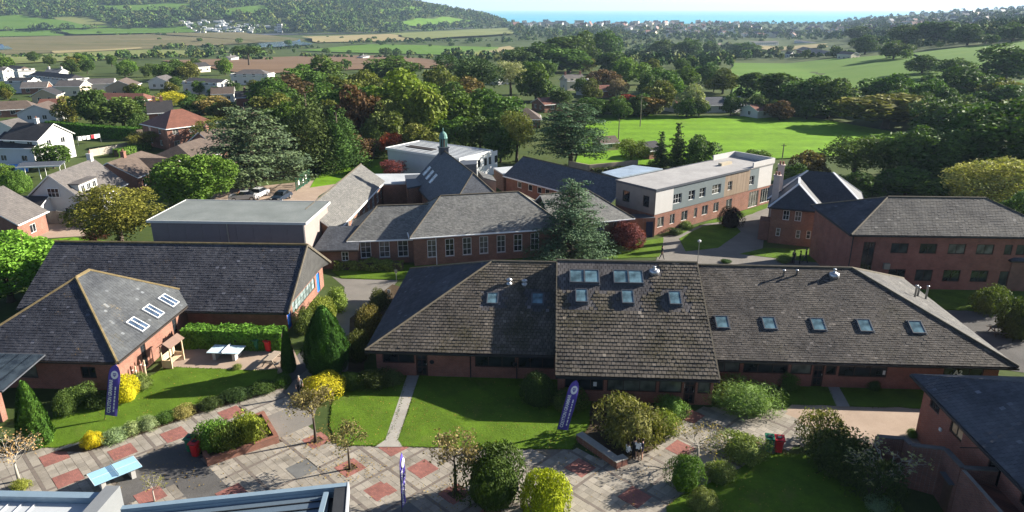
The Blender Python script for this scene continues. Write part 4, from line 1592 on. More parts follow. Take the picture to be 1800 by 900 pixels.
# slate barn-like hall
w4 = wing('long barn-like wing with a pale lichened slate roof', -20.55, 79.6, 87.2)
roof(w4, 0, 26.0, 0, 7.0, 3.3, 5.95, 0, 0, M_SLATE_PALE, trim=M_WHITE, ridge=M_RIDGE)
wl = MB()
wf = (0.3, 25.7, 0.3, 6.7)
opsF = [(2.0 + k * 2.7, 3.3 + k * 2.7, 1.0, 2.7) for k in range(9)]
panel(wl, side(*wf, 'F'), 25.4, 0, 3.15, opsF)
for s in 'RBL':
    panel(wl, side(*wf, s), 25.4 if s == 'B' else 6.4, 0, 3.15)
for x in (0.3, 25.7):
    wl.poly([(x, 6.7, 3.15), (x, 0.3, 3.15), (x, 3.5, 5.8)])
wl.build('wall', M_BRICK2, w4)
sash(w4, side(*wf, 'F'), opsF, 2, 2, False)
# flat link roofs in the courtyard
M_FLATW = ground_mat('white_roof_sheet', [(0.3, (0.33, 0.35, 0.37)), (0.5, (0.45, 0.47, 0.48)), (0.7, (0.55, 0.57, 0.57))], 0.3, 3.0, 0.5, 0.1)


def flat_block(e, pts, h, wall, top, name='link_block', par=0.12):
    q = [to_local(e, (x, y, 0))[:2] for x, y in pts]
    A = sum(q[k][0] * q[(k + 1) % len(q)][1] - q[(k + 1) % len(q)][0] * q[k][1] for k in range(len(q)))
    if A < 0:
        q = q[::-1]
    mb = MB().prism(q, 0, h - 0.2, 0)
    root = e
    o = mb.build(name, wall, root)
    cen = np.mean(q, 0)
    q2 = [cen + (np.array(p) - cen) * 1.03 for p in q]
    MB().prism([tuple(p) for p in q2], h - 0.19, h, 0).build('flat_roof', top, o)
    return o, q


flat_block(old, [a2(645, 306, 3.3), a2(742, 305, 3.3), a2(746, 315, 3.3), a2(712, 322, 3.3), a2(672, 323, 3.3)], 3.3, M_BRICK2, M_FLATW)
o_, q_ = flat_block(old, [a2(712, 308, 4.2), a2(746, 306, 4.2), a2(747, 324, 4.2), a2(716, 330, 4.2)], 4.2, M_BRICK2, M_LEAD)
flat_block(old, [a2(809, 282, 6.0), a2(838, 281, 6.0), a2(838, 288, 6.0), a2(810, 290, 6.0)], 6.0, M_SLATE_BLUE, M_LEAD)
flat_block(old, [a2(840, 300, 4.3), a2(866, 309, 4.3), a2(872, 318, 4.3), a2(850, 312, 4.3)], 4.3, M_PINKR, M_SLATE)
flat_block(old, [a2(868, 295, 3.0), a2(905, 292, 3.0), a2(925, 300, 3.0), a2(885, 306, 3.0)], 3.0, M_BRICK2, M_FLATW)
# low dark-roofed annex between sports hall and old school
w5 = wing('low annex with dark roof and one white window between sports hall and old school', *a2(548, 441, 2.3), 4)
roof(w5, 0, 5.2, 0, 6.5, 2.3, 4.2, 1.5, 0, M_SLATE_BLUE, trim=M_DARKTRIM)
wl = MB()
wf = (0.3, 5.0, 0.3, 6.2)
opsF = [(2.9, 3.7, 0.9, 2.0)]
panel(wl, side(*wf, 'F'), 4.7, 0, 2.15, opsF)
panel(wl, side(*wf, 'L'), 5.9, 0, 2.15)
wl.build('wall', M_BRICK2, w5)
sash(w5, side(*wf, 'F'), opsF, 2, 2, False)

# ------------------------------------------------------------------ white flat-roofed block at the back
c0, c1, c2_ = [np.array(a2(*q, 4.4)) for q in ((678, 260), (807, 279.5), (879.5, 267))]
wb = thing('white_block', 'white flat-roofed modern block behind the cupola', 'building', (c0[0], c0[1], 0), math.atan2(c1[1] - c0[1], c1[0] - c0[0]))
BL, BD = float(np.linalg.norm(c1 - c0)), float(np.linalg.norm(c2_ - c1))
wl = MB()
wf = (0.2, BL - 0.2, 0.2, BD - 0.2)
opsR = []
for px in (842, 853.5, 861.5, 872):
    u, z = wallx(wb, px, 284, 'R', *wf)
    opsR.append((u - 0.4, u + 0.4, 2.0, 3.3))
panel(wl, side(*wf, 'F'), wf[1] - wf[0], 0, 4.2)
panel(wl, side(*wf, 'R'), wf[3] - wf[2], 0, 4.2, opsR, 1)
panel(wl, side(*wf, 'B'), wf[1] - wf[0], 0, 4.2)
panel(wl, side(*wf, 'L'), wf[3] - wf[2], 0, 4.2)
wl.build('wall', [plain('blue_white_cladding', (0.60, 0.63, 0.64), 0.5, 0.05, 0.8), M_WHITE], wb)
for o in opsR:
    window(wb, side(*wf, 'R'), o, M_DARKTRIM, 1, 1, 0.05)
ro = MB().box(0, BL, 0, BD, 4.2, 4.4).build('roof', M_FLATW, wb)
st = MB()
for k in range(9):
    y = BD * (k + 0.7) / 9.5
    MB().box(0.4, BL - 0.4, y, y + 0.22, 4.401, 4.43).build('roof_seam', M_LEAD, ro)
MB().box(2.2, 8.5, BD * 0.3, BD * 0.3 + 1.5, 4.44, 4.52).build('dark_panel', M_DARKTRIM, ro)
MB().box(-0.05, BL + 0.05, -0.05, 0, 4.1, 4.5).box(BL, BL + 0.05, 0, BD, 4.1, 4.5).box(-0.05, BL + 0.05, BD, BD + 0.05, 4.1, 4.5).box(-0.05, 0, 0, BD, 4.1, 4.5).build('parapet', M_WHITE, ro)

# ------------------------------------------------------------------ two-storey modern block
md = thing('modern_block', 'two-storey flat-roofed block in white render, grey cladding and timber over brick', 'building', (18.4, 88.5, 0), R(38.8))
ML, MD = 26.6, 6.8
wf = (0.0, ML, 0.0, MD)


def fx(px, py=370):
    return float(wallx(md, px, py, 'F', *wf)[0])


b1, b2, b3, b4 = fx(1181), fx(1269), fx(1311), fx(1326)
M_RENDERW = plain('white_render', (0.50, 0.485, 0.46), 0.85, 0.06, 1.0)
M_CLADG = plain('grey_green_cladding', (0.15, 0.18, 0.185), 0.55, 0.08, 0.8)
M_TIMBER = ground_mat('weathered_timber', [(0.3, (0.17, 0.13, 0.095)), (0.5, (0.27, 0.21, 0.155)), (0.7, (0.37, 0.30, 0.23))], 0.5, 6.0, streak=(5, 5, 0.25))
M_GREYBOARD = plain('silver_boarding', (0.24, 0.215, 0.19), 0.8, 0.12, 1.2, 0.2, 0, 0, 12)
ZF = 2.85
up, lo = [], []
for px, w in ((1191, 1.7), (1215.5, 1.35), (1234, 1.35), (1258, 2.0), (1281, 1.0), (1318, 1.2)):
    u = fx(px, 343)
    up.append((u - w / 2, u + w / 2, 3.65, 4.95))
for px, w in ((1162, 1.3), (1182, 1.0), (1203, 1.3), (1222, 0.7), (1238, 1.3), (1257, 1.2), (1279, 1.4)):
    u = fx(px, 380)
    lo.append((u - w / 2, u + w / 2, 0.95, 2.3))
lo += [(b3 + 0.4, b4 + 0.6, 0.1, 2.5), (b4 + 1.2, b4 + 4.2, 0.3, 2.5)]
wl = MB()
MF = side(*wf, 'F')
panel(wl, MF, ML, 0, ZF, lo, 0)
for a, b, m in ((0, b1, 1), (b1, b2, 2), (b2, b3, 3), (b3, b4, 2), (b4, ML, 1)):
    ops = [(max(o[0], a + 0.02) - a, min(o[1], b - 0.02) - a, o[2], o[3]) for o in up if a < (o[0] + o[1]) / 2 < b]
    panel(wl, MF @ Matrix.Translation((a, -0.06, 0)), b - a, ZF, 6.05, ops, m, 0.2)
    wl.M = MF
    wl.poly([(a, -0.06, ZF), (a, 0, ZF), (b, 0, ZF), (b, -0.06, ZF)], m)
    wl.M = None
panel(wl, side(*wf, 'R'), MD, 0, 6.05, (), 1)
panel(wl, side(*wf, 'B'), ML, 0, 6.05, (), 1)
panel(wl, side(*wf, 'L'), MD, 0, ZF, (), 0)
opsL = []
for px, py, w in ((1101, 345, 1.25), (1136, 354, 1.05)):
    u, z = wallx(md, px, py, 'L', *wf)
    opsL.append((u - w / 2, u + w / 2, z - 0.75, z + 0.75))
panel(wl, side(*wf, 'L') @ Matrix.Translation((0, -0.06, 0)), MD, ZF, 6.05, opsL, 4, 0.2)
wl.build('wall', [M_BRICK3, M_RENDERW, M_CLADG, M_TIMBER, M_GREYBOARD], md)
for o in up:
    window(md, MF @ Matrix.Translation((0, -0.06, 0)), o, M_WHITE, max(1, round((o[1] - o[0]) / 0.65)), 2, 0.05, depth=0.2)
for o in lo:
    window(md, MF, o, M_WHITE, max(1, round((o[1] - o[0]) / 0.6)), 1, 0.05)
for o in opsL:
    window(md, side(*wf, 'L') @ Matrix.Translation((0, -0.06, 0)), o, M_DARKTRIM, 1, 1, 0.06, depth=0.2)
M_ROOFP = ground_mat('pale_flat_roof', [(0.3, (0.25, 0.243, 0.235)), (0.5, (0.33, 0.32, 0.31)), (0.7, (0.41, 0.40, 0.385))], 0.35, 3.0, 0.8, 0.1)
ro = MB().box(-0.1, ML + 0.1, -0.15, MD + 0.1, 6.05, 6.2).build('roof', M_ROOFP, md)
MB().box(-0.16, ML * 0.78, -0.22, -0.151, 6.0, 6.28).box(-0.16, -0.101, -0.15, MD + 0.1, 6.0, 6.28).box(-0.16, ML + 0.1, MD + 0.101, MD + 0.17, 6.0, 6.3).build('edge_trim', M_LEAD, ro)
MB().box(ML * 0.8, ML + 0.18, -0.2, 0.0, 6.201, 6.95).box(ML + 0.101, ML + 0.28, 0.001, MD + 0.2, 6.201, 6.95).box(ML * 0.8, ML + 0.1, MD - 0.05, MD + 0.13, 6.201, 6.95).build('parapet', M_RENDERW, ro)
MB().box(ML * 0.7, ML * 0.8 - 0.1, MD * 0.5, MD * 0.5 + 0.6, 6.201, 6.6).build('rooflight_upstand', plain('tan_upstand', (0.42, 0.36, 0.26), 0.8, 0.1, 2), ro)
# link porch with the dark blue door
pc = MB()
q = [to_local(md, (*a2(*p, 2.6), 0))[:2] for p in ((1108, 384), (1152, 383), (1150, 376), (1100, 377))]
A = [tuple(p) for p in q]
pc.prism(A if sum(A[k][0] * A[(k + 1) % 4][1] - A[(k + 1) % 4][0] * A[k][1] for k in range(4)) > 0 else A[::-1], 0, 2.6, 0, 1)
po = pc.build('porch', [M_BRICK3, M_LEAD], md)
c = hitp(md, 1141, 404, [(*A[0], 0), (*A[1], 0), (*A[0], 3)])
dv = np.array(A[1]) - np.array(A[0])
MB().box(-0.45, 0.45, -0.09, -0.02, 0.02, 2.1).build('door', plain('navy_door', (0.015, 0.018, 0.07), 0.5, 0.1, 3), po, Matrix.Translation((c[0], c[1], 0)) @ Matrix.Rotation(math.atan2(dv[1], dv[0]), 4, 'Z'))

# ------------------------------------------------------------------ dark slate wing between them
e0 = a2(900, 313, 3.1)
dk = thing('slate_wing', 'long low brick wing with a dark blue slate roof meeting the modern block', 'building', (e0[0], e0[1], 0), R(-50.0))
DL = 20.5
roof(dk, -2.2, DL, 0, 8.4, 3.1, 5.65, 0, 0, M_SLATE_BLUE, trim=M_WHITE, ridge=M_RIDGE)
wl = MB()
wf = (-1.9, DL - 0.2, 0.4, 8.0)
opsF = []
for px, py in ((913, 321), (932, 326), (948, 331), (962, 335)):
    u, z = wallx(dk, px, py, 'F', *wf)
    opsF.append((u - 0.5, u + 0.5, 1.7, 2.7))
panel(wl, side(*wf, 'F'), wf[1] - wf[0], 0, 2.95, opsF)
panel(wl, side(*wf, 'L'), 7.6, 0, 2.95)
wl.poly([(-1.9, 8.0, 2.95), (-1.9, 0.4, 2.95), (-1.9, 4.2, 5.45)])
wl.build('wall', M_BRICK3, dk)
for o in opsF:
    window(dk, side(*wf, 'F'), o, M_WHITE, 1, 1, 0.08)
# blue-white canopy roof and boundary wall behind
cn = thing('flat_canopy_roof', 'glossy blue-grey flat shed roof behind the modern block', 'shed', (0, 0, 0))
q = [a2(1060, 303, 2.9), a2(1112, 291, 2.9), a2(1162, 297, 2.9), a2(1088, 312, 2.9)]
A = sum(q[k][0] * q[(k + 1) % 4][1] - q[(k + 1) % 4][0] * q[k][1] for k in range(4))
q = q if A > 0 else q[::-1]
MB().prism(q, 0, 2.75).build('wall', M_GREYBOARD, cn)
cc = np.mean(q, 0)
MB().prism([tuple(cc + (np.array(p) - cc) * 1.06) for p in q], 2.76, 2.95).build('roof', plain('glossy_sheet', (0.30, 0.36, 0.42), 0.25, 0.25, 0.5, 0.5), cn)
bw = thing('boundary_wall', 'tan boundary wall running behind the slate wing', 'wall', (0, 0, 0))
mb = MB()
q = [a2(*p) for p in ((1000, 302), (1035, 309), (1075, 305), (1120, 300))]
for a, b in zip(q[:-1], q[1:]):
    mb.beam((*a, 1.0), (*b, 1.0), 0.25, 2.0)
mb.build('wall', plain('tan_wall', (0.34, 0.28, 0.20), 0.9, 0.15, 0.8), bw)

# ------------------------------------------------------------------ brick house with two tall chimneys
n0, n1 = np.array(a2(1351, 364, 4.7)), np.array(a2(1449, 373, 4.7))
rzh = math.atan2(n1[1] - n0[1], n1[0] - n0[0])
hs = thing('schoolhouse', 'brick house with slate hipped roofs and two tall pale chimneys', 'building', (n0[0], n0[1], 0), rzh)
SL = float(np.linalg.norm(n1 - n0))
M_HIPW = plain('sunlit_hip', (0.55, 0.57, 0.58), 0.5, 0.08, 2)  # pale strips stand in for sunlight on the hip slopes
roof(hs, 0, SL, 0, 9.5, 4.7, 7.3, 3.0, 0.0, M_SLATE_NEW, axis='y', trim=M_GUTTER)
roof(hs, -0.3, 11.2, 4.0, 12.2, 4.75, 8.0, 4.4, 4.0, M_SLATE_NEW, trim=M_GUTTER, name='rear_roof')
pp_, r0_, r1_ = hip_polys(0, SL, 0, 9.5, 4.7, 7.3, 3.0, 0, 'y')
hb = MB()
for p, q in (((0, 0, 4.72), r0_), ((SL, 0, 4.72), r0_), ((-0.3, 4.0, 4.77), (4.1, 8.1, 8.02)), ((11.2, 4.0, 4.77), (7.2, 8.1, 8.02)), ((11.2, 12.2, 4.77), (7.2, 8.1, 8.02)), (r0_, (r0_[0], 6.6, 7.32))):
    hb.beam(p, q, 0.26, 0.1)
hb.build('hip_highlight', M_HIPW, hs)
wl = MB()
wf = (0.35, SL - 0.35, 0.35, 8.0)
MF = side(*wf, 'F')
ops = []
for px, py, w, h in ((1382, 378, 0.75, 1.25), (1403, 380, 0.75, 1.25), (1367.5, 408, 0.5, 1.05), (1402.5, 412, 0.5, 1.05), (1421, 413, 0.5, 1.05)):
    u, z = wallx(hs, px, py, 'F', *wf)
    ops.append((u - w / 2, u + w / 2, z - h / 2, z + h / 2))
u_ok = [o for o in ops]
for k, o in enumerate(u_ok):
    if o[3] > 4.4:
        u_ok[k] = (o[0], o[1], o[2] - (o[3] - 4.4), 4.4)
panel(wl, MF, wf[1] - wf[0], 0, 4.55, u_ok)
panel(wl, side(*wf, 'R'), wf[3] - wf[2], 0, 4.55)
panel(wl, side(*wf, 'L'), wf[3] - wf[2], 0, 4.55)
wf2 = (0.0, 10.9, 4.4, 11.9)
for s in 'FRBL':
    panel(wl, side(*wf2, s), (wf2[1] - wf2[0]) if s in 'FB' else wf2[3] - wf2[2], 0, 4.6)
wl.build('wall', M_BRICK2, hs)
for o in u_ok:
    window(hs, MF, o, M_WHITE, 1 if o[1] - o[0] < 0.6 else 2, 2, 0.06)
for px, py, zt_ in ((1369, 318, 8.2), (1375, 306, 8.9)):
    c = to_local(hs, (*a2(px - 6, 340 if px < 1372 else 330, 6.0), 0))
    cb = MB().box(-0.4, 0.4, -0.35, 0.35, 3.0, zt_).box(-0.47, 0.47, -0.42, 0.42, zt_ + 0.001, zt_ + 0.18)
    co = cb.build('chimney', plain('pink_render', (0.52, 0.42, 0.37), 0.9, 0.12, 2), hs, Matrix.Translation((c[0], c[1], 0)))
    for x in (-0.18, 0.18):
        MB().lathe([(0.13, zt_ + 0.18), (0.11, zt_ + 0.55), (0.14, zt_ + 0.6)], 8, 0, (x, 0, 0)).build('chimney_pot', M_BRICK3, co)
# small bay beside it
by = MB().box(-0.9, 0.3, 1.2, 3.6, 0, 2.5)
by.build('bay', M_BRICK3, hs)

# ------------------------------------------------------------------ two-storey brick block on the right
rbk = thing('brick_block', 'two-storey red brick block with dark window bands and grey hipped roof', 'building', (34.9, 69.7, 0), R(-2.6))
QL, QD, QE, QR = 22.0, 11.6, 6.1, 8.65
pq, _, _ = hip_polys(0, QL, 0, QD, QE, QR, 5.8, 5.8)
mb = MB()
for k in pq:
    thick(mb, pq[k], 0.16, 0, 1)
ro = mb.build('roof', [M_UNDER, M_DARKTRIM], rbk)
M_TILE_GREYB = tile_mat('grey_brown_tiles', (0.10, 0.096, 0.09), (0.08, 0.075, 0.045), 0.16, 0.68)
tiles(rbk, pq['F'], 0.33, 0.27, [M_TILE_GREYB], 0.022, 0.006, parent=ro)
tiles(rbk, pq['L'], 0.33, 0.27, [M_TILE_BLUE], 0.012, 0.003, parent=ro)
rb = MB().tube([(5.8, QD / 2, QR + 0.02), (QL - 5.8, QD / 2, QR + 0.02)], 0.13, 6)
for q, e in (((0, 0, QE), (5.8, QD / 2, QR)), ((0, QD, QE), (5.8, QD / 2, QR)), ((QL, 0, QE), (QL - 5.8, QD / 2, QR)), ((QL, QD, QE), (QL - 5.8, QD / 2, QR))):
    rb.tube([q, e], 0.11, 6)
rb.build('ridge_tiles', M_RIDGE, ro)
MB().box(0, QL, -0.13, -0.004, QE - 0.2, QE - 0.06).box(-0.13, -0.004, 0, QD, QE - 0.2, QE - 0.06).build('gutter', M_GUTTER, ro)
wl = MB()
wf = (0.35, QL - 0.35, 0.4, QD - 0.4)
MF = side(*wf, 'F')
ops = []
for px, w in ((1582, 1.75), (1632.5, 1.75), (1683, 1.75), (1733, 1.75), (1774, 0.8), (1796, 0.9)):
    u, z = wallx(rbk, px, 433, 'F', *wf)
    ops.append((u - w / 2, u + w / 2, 4.0, 5.1))
for px, w in ((1576, 1.75), (1624, 1.75), (1673, 1.75), (1722, 1.75)):
    u, z = wallx(rbk, px, 482, 'F', *wf)
    ops.append((u - w / 2, u + w / 2, 0.95, 2.25))
u, z = wallx(rbk, 1771, 490, 'F', *wf)
ops.append((u - 0.9, u + 0.9, 0.05, 2.2))
u, z = wallx(rbk, 1526, 445, 'F', *wf)
ops.append((u - 0.6, u + 0.6, 1.2, 5.2))
panel(wl, MF, wf[1] - wf[0], 0, 5.95, ops)
for s in 'RBL':
    panel(wl, side(*wf, s), (wf[1] - wf[0]) if s in 'FB' else wf[3] - wf[2], 0, 5.95)
wl.build('wall', M_BRICK, rbk)
for o in ops:
    window(rbk, MF, o, M_BROWNFRAME, 2 if o[1] - o[0] > 1 else 1, 1, 0.07)
for px, py in ((1557, 467),):
    u, z = wallx(rbk, px, py, 'F', *wf)
    MB().box(-0.3, 0.3, -0.32, -0.01, -0.3, 0.3).build('wall_unit', M_METAL, rbk, MF @ Matrix.Translation((u, 0, z)))
MB().tube([(0.4, 0.3, 0), (0.4, 0.3, 5.9)], 0.05, 6).build('downpipe', M_GUTTER, rbk)

# fragment of another brick building at the right edge
frg = thing('brick_block', 'corner of a brick building with a dark eave at the right picture edge', 'building', (*a2(1778, 459, 3.5), 0), R(-3))
MB().box(0.4, 9, 0.4, 7, 0, 3.4).build('wall', M_BRICK3, frg)
mb = MB()
for k, P in hip_polys(0, 10, 0, 7.6, 3.5, 5.2, 3.5, 3.5)[0].items():
    thick(mb, P, 0.15, 0, 1)
mb.build('roof', [M_SLATE_BLUE, M_DARKTRIM], frg)

# ------------------------------------------------------------------ brick block in the near right corner
fg = thing('brick_block', 'near brick block with a dark blue tiled hipped roof and outside stair', 'building', (27.2, 43.0, 0), R(-3.2))
FE, FR = 4.55, 8.2
FLx, FDy = 17.0, 24.0
pf, _, _ = hip_polys(0, FLx, -FDy, 0, FE, FR, 8.4, 8.4, 'y')
mb = MB()
for k in pf:
    thick(mb, pf[k], 0.16, 0, 1)
ro = mb.build('roof', [M_UNDER, M_DARKTRIM], fg)
M_TILE_NAVY = tile_mat('navy_tiles', (0.075, 0.08, 0.095), (0.11, 0.10, 0.06), 0.14, 0.72)
tiles(fg, pf['L'], 0.33, 0.27, [M_TILE_NAVY], 0.013, 0.004, parent=ro)
tiles(fg, pf['B'], 0.33, 0.27, [M_TILE_NAVY], 0.013, 0.004, parent=ro)
MB().box(-0.13, -0.004, -FDy, 0, FE - 0.2, FE - 0.05).box(0, FLx, 0.004, 0.13, FE - 0.2, FE - 0.05).build('gutter', M_GUTTER, ro)
wl = MB()
wf = (0.75, FLx - 0.5, -FDy + 0.5, -0.55)
ML_ = side(*wf, 'L')
ops = [(0.9, 2.1, 3.0, 4.1), (3.5, 4.9, 2.75, 4.1), (7.6, 8.8, 2.1, 4.2), (10.6, 12.4, 2.9, 4.1), (14.5, 16.5, 2.9, 4.1)]
panel(wl, ML_, wf[3] - wf[2], 0, 4.4, ops)
for s in 'FRB':
    panel(wl, side(*wf, s), (wf[1] - wf[0]) if s in 'FB' else wf[3] - wf[2], 0, 4.4)
wl.build('wall', M_BRICK, fg)
for o in ops:
    window(fg, ML_, o, M_BROWNFRAME, 2, 1, 0.08, glass('creamy_glass', (0.16, 0.14, 0.09), 0.08) if o[0] == 3.5 else M_GLASS)
MB().box(-0.12, 0.12, -0.09, -0.01, -0.1, 0.1).build('wall_lamp', M_PAPER, fg, ML_ @ Matrix.Translation((2.7, 0, 2.3)))
# outside stair: solid brick walls round a flight that rises to the landing door
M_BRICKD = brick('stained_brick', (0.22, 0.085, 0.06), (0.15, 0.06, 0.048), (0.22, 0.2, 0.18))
sb = MB()
ZP = 3.5


def fl(px, py, z):
    return to_local(fg, at(px, py, z))[:2]


line = [fl(1543, 768, 2.6), fl(1592, 772, 2.6), fl(1602, 783, 2.9), fl(1662, 790, 3.2), fl(1693, 823, 3.4), fl(1745, 826, 3.4)]
hts = [2.6, 2.6, 2.9, 3.2, 3.4, 3.4]
for k in range(5):
    a, b = Vector((*line[k], 0)), Vector((*line[k + 1], 0))
    if k == 4:
        b.x = 0.72
    d = (b - a).normalized()
    n = Vector((-d.y, d.x, 0)) * 0.14
    sb.prism([tuple((a - n - d * 0.1)[:2]), tuple((b - n)[:2]), tuple((b + n)[:2]), tuple((a + n - d * 0.1)[:2])], 0, [hts[k], hts[k + 1], hts[k + 1], hts[k]])
# body below the parapet and the flank that runs on towards the viewer
p0, p4 = line[0], line[4]
sb.prism([(p4[0] + 0.1, p4[1] - 7.0), (0.73, p4[1] - 7.0), (0.73, p4[1] - 0.16), (p4[0] + 0.1, p4[1] - 0.16)], 0, 2.5)
sb.prism([(p4[0] - 0.14, p4[1] - 7.0), (p4[0] + 0.09, p4[1] - 7.0), (p4[0] + 0.09, p4[1] - 0.1), (p4[0] - 0.14, p4[1] - 0.1)], 0, 3.38)
for k in range(8):
    x = line[3][0] + 0.3 + k * 0.3
    sb.prism([(x, line[3][1] + 0.25), (x + 0.29, line[3][1] + 0.25), (x + 0.29, line[3][1] + 1.5), (x, line[3][1] + 1.5)], 0, 0.3 + k * 0.27)
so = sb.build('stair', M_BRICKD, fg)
cp = MB()
for k in range(5):
    a, b = Vector((*line[k], 0)), Vector((*line[k + 1], 0))
    if k == 4:
        b.x = 0.72
    cp.beam((a.x, a.y, hts[k] + 0.045), (b.x, b.y, hts[k + 1] + 0.045), 0.34, 0.08)
cp.build('coping', plain('dark_coping', (0.10, 0.09, 0.085), 0.8, 0.2, 3), so)
q = line[4]
MB().tube([(q[0] + 0.4, q[1] + 1.3, 3.9), (0.6, q[1] + 1.25, 3.95)], 0.03, 6).build('handrail', M_GUTTER, so)
c = (np.array(line[3]) * 0.35 + np.array(line[4]) * 0.65)
dv = np.array(line[4]) - np.array(line[3])
MD_ = Matrix.Translation((c[0], c[1], 0)) @ Matrix.Rotation(math.atan2(dv[1], dv[0]), 4, 'Z')
MB().box(-0.45, 0.45, -0.19, -0.145, 0.02, 2.0).build('door', plain('brown_door', (0.10, 0.05, 0.03), 0.6, 0.15, 3), so, MD_)
MB().box(-0.6, 0.6, -0.45, -0.145, 2.1, 2.18).build('door_hood', M_LEAD, so, MD_)

# ------------------------------------------------------------------ metal-roofed building at the bottom edge
ZB = 6.6
M_BLUEMETAL = plain('blue_grey_metal', (0.22, 0.30, 0.36), 0.42, 0.10, 0.6, 0.5, 0.2)
M_WHITEMETAL = plain('white_metal', (0.50, 0.52, 0.53), 0.35, 0.05, 0.7, 0.5, 0.1)
M_BLACKFACE = plain('black_cladding', (0.03, 0.032, 0.035), 0.6, 0.2, 2)
e0, e1 = np.array(a2(0, 862, ZB)), np.array(a2(210, 866, ZB))
nb = thing('metal_roofed_block', 'pale standing-seam roof with blue metal parapet in the bottom corner', 'building', (e0[0], e0[1], 0), math.atan2(e1[1] - e0[1], e1[0] - e0[0]))
LL = float(np.linalg.norm(e1 - e0))
MB().box(-8, LL - 0.4, -14, -0.2, 0, ZB - 0.6).build('wall', M_BLACKFACE, nb)
MB().box(-8, LL - 0.45, -0.42, 0, ZB - 0.6, ZB).build('parapet', M_BLUEMETAL, nb)
ro = MB().prism([(-8, -14), (LL - 0.9, -14), (LL - 0.9, -0.43), (-8, -0.43)], ZB - 0.62, ZB - 0.32).build('roof', M_WHITEMETAL, nb)
for k in range(16):
    x = -7.6 + k * 0.62 + 0.3
    if x < LL - 1.3:
        MB().box(x - 0.025, x + 0.025, -14, -0.5, ZB - 0.319, ZB - 0.26).build('seam', M_WHITEMETAL, ro)
MB().box(LL - 0.72, LL - 0.06, -14, 0.22, 0, ZB + 0.22).build('fin_wall', plain('pale_metal_fin', (0.20, 0.21, 0.215), 0.5, 0.08, 1.0, 0.4, 0.1), nb)
f0, f1 = np.array(a2(215, 889, ZB)), np.array(a2(612, 848, ZB))
n2 = thing('metal_roofed_block', 'blue standing-seam roof with raised metal rim at the bottom edge of the picture', 'building', (f0[0], f0[1], 0), math.atan2(f1[1] - f0[1], f1[0] - f0[0]))
L2 = float(np.linalg.norm(f1 - f0))
MB().box(0.1, L2 - 0.1, -13, -0.1, 0, ZB - 0.55).build('wall', M_BLACKFACE, n2)
MB().box(0, L2, -0.26, 0.02, ZB - 0.5, ZB).box(0, L2, -0.30, -0.262, ZB - 0.8, ZB - 0.2).build('parapet', M_BLUEMETAL, n2)
ro = MB().box(0.1, L2 - 0.9, -13, -0.31, ZB - 0.7, ZB - 0.35).build('roof', plain('blue_roof_sheet', (0.13, 0.175, 0.22), 0.35, 0.12, 0.6, 0.5, 0.3), n2)
for k in range(24):
    y = -0.75 - k * 0.5
    MB().box(0.2, L2 - 1.2, y - 0.02, y + 0.02, ZB - 0.349, ZB - 0.29).build('seam', M_BLACKFACE, ro)
MB().box(L2 - 0.62, L2, -13, -0.31, 0, ZB - 0.02).build('side_channel', M_BLACKFACE, n2)
MB().box(L2 - 0.03, L2 + 0.04, -13, 0.02, ZB - 0.6, ZB + 0.02).build('rim', M_WHITEMETAL, n2)
MB().beam((L2 - 1.0, -0.45, ZB - 0.2), (L2 - 2.2, -13, ZB - 0.2), 0.22, 0.26).build('gutter_box', M_BLUEMETAL, n2)
MB().beam((2.1, -1.0, ZB - 0.22), (0.2, -6.0, ZB - 0.1), 0.22, 0.3).build('gutter_box', M_BLUEMETAL, n2)

# ------------------------------------------------------------------ plants: leaf by leaf crowns
M_CORE = foliage('inner_foliage', 0.2, 0.0, 0.9, 9.0)

def leaf_quads(P, N, size, g, aspect=0.55, droop=0.0):
    n = len(P)
    N = N / (np.linalg.norm(N, axis=1, keepdims=True) + 1e-9)
    a = g.normal(size=(n, 3))
    t = np.cross(N, a)
    t /= np.linalg.norm(t, axis=1, keepdims=True) + 1e-9
    b = np.cross(N, t)
    s = (size * (0.6 + 0.8 * g.random(n)))[:, None] if not hasattr(size, '__len__') else size[:, None]
    V = np.stack([P - b * s, P + t * s * aspect, P + b * s, P - t * s * aspect], 1).reshape(-1, 3)
    Q = (np.arange(n)[:, None] * 4 + np.arange(4)[None])
    return V, Q


def unit(g, n):
    d = g.normal(size=(n, 3))
    return d / np.linalg.norm(d, axis=1, keepdims=True)


def lobe_points(g, C, Rl, n_leaf, lo=0.72, hi=1.06, upb=0.25, thin=0.85, flat=1.0):
    w = Rl ** 2
    idx = g.choice(len(C), n_leaf, p=w / w.sum())
    N = unit(g, n_leaf)
    N[:, 2] += upb
    N /= np.linalg.norm(N, axis=1, keepdims=True)
    K = np.array([1, 1, flat])
    P = C[idx] + N * K * (Rl[idx] * (lo + (hi - lo) * g.random(n_leaf)))[:, None]
    keep = np.ones(n_leaf, bool)
    r = g.random(n_leaf)
    for k in range(len(C)):
        d = np.linalg.norm((P - C[k]) / K, axis=1)
        keep &= ~((d < 0.7 * Rl[k]) & (idx != k) & (r < thin))
    return P[keep], N[keep]


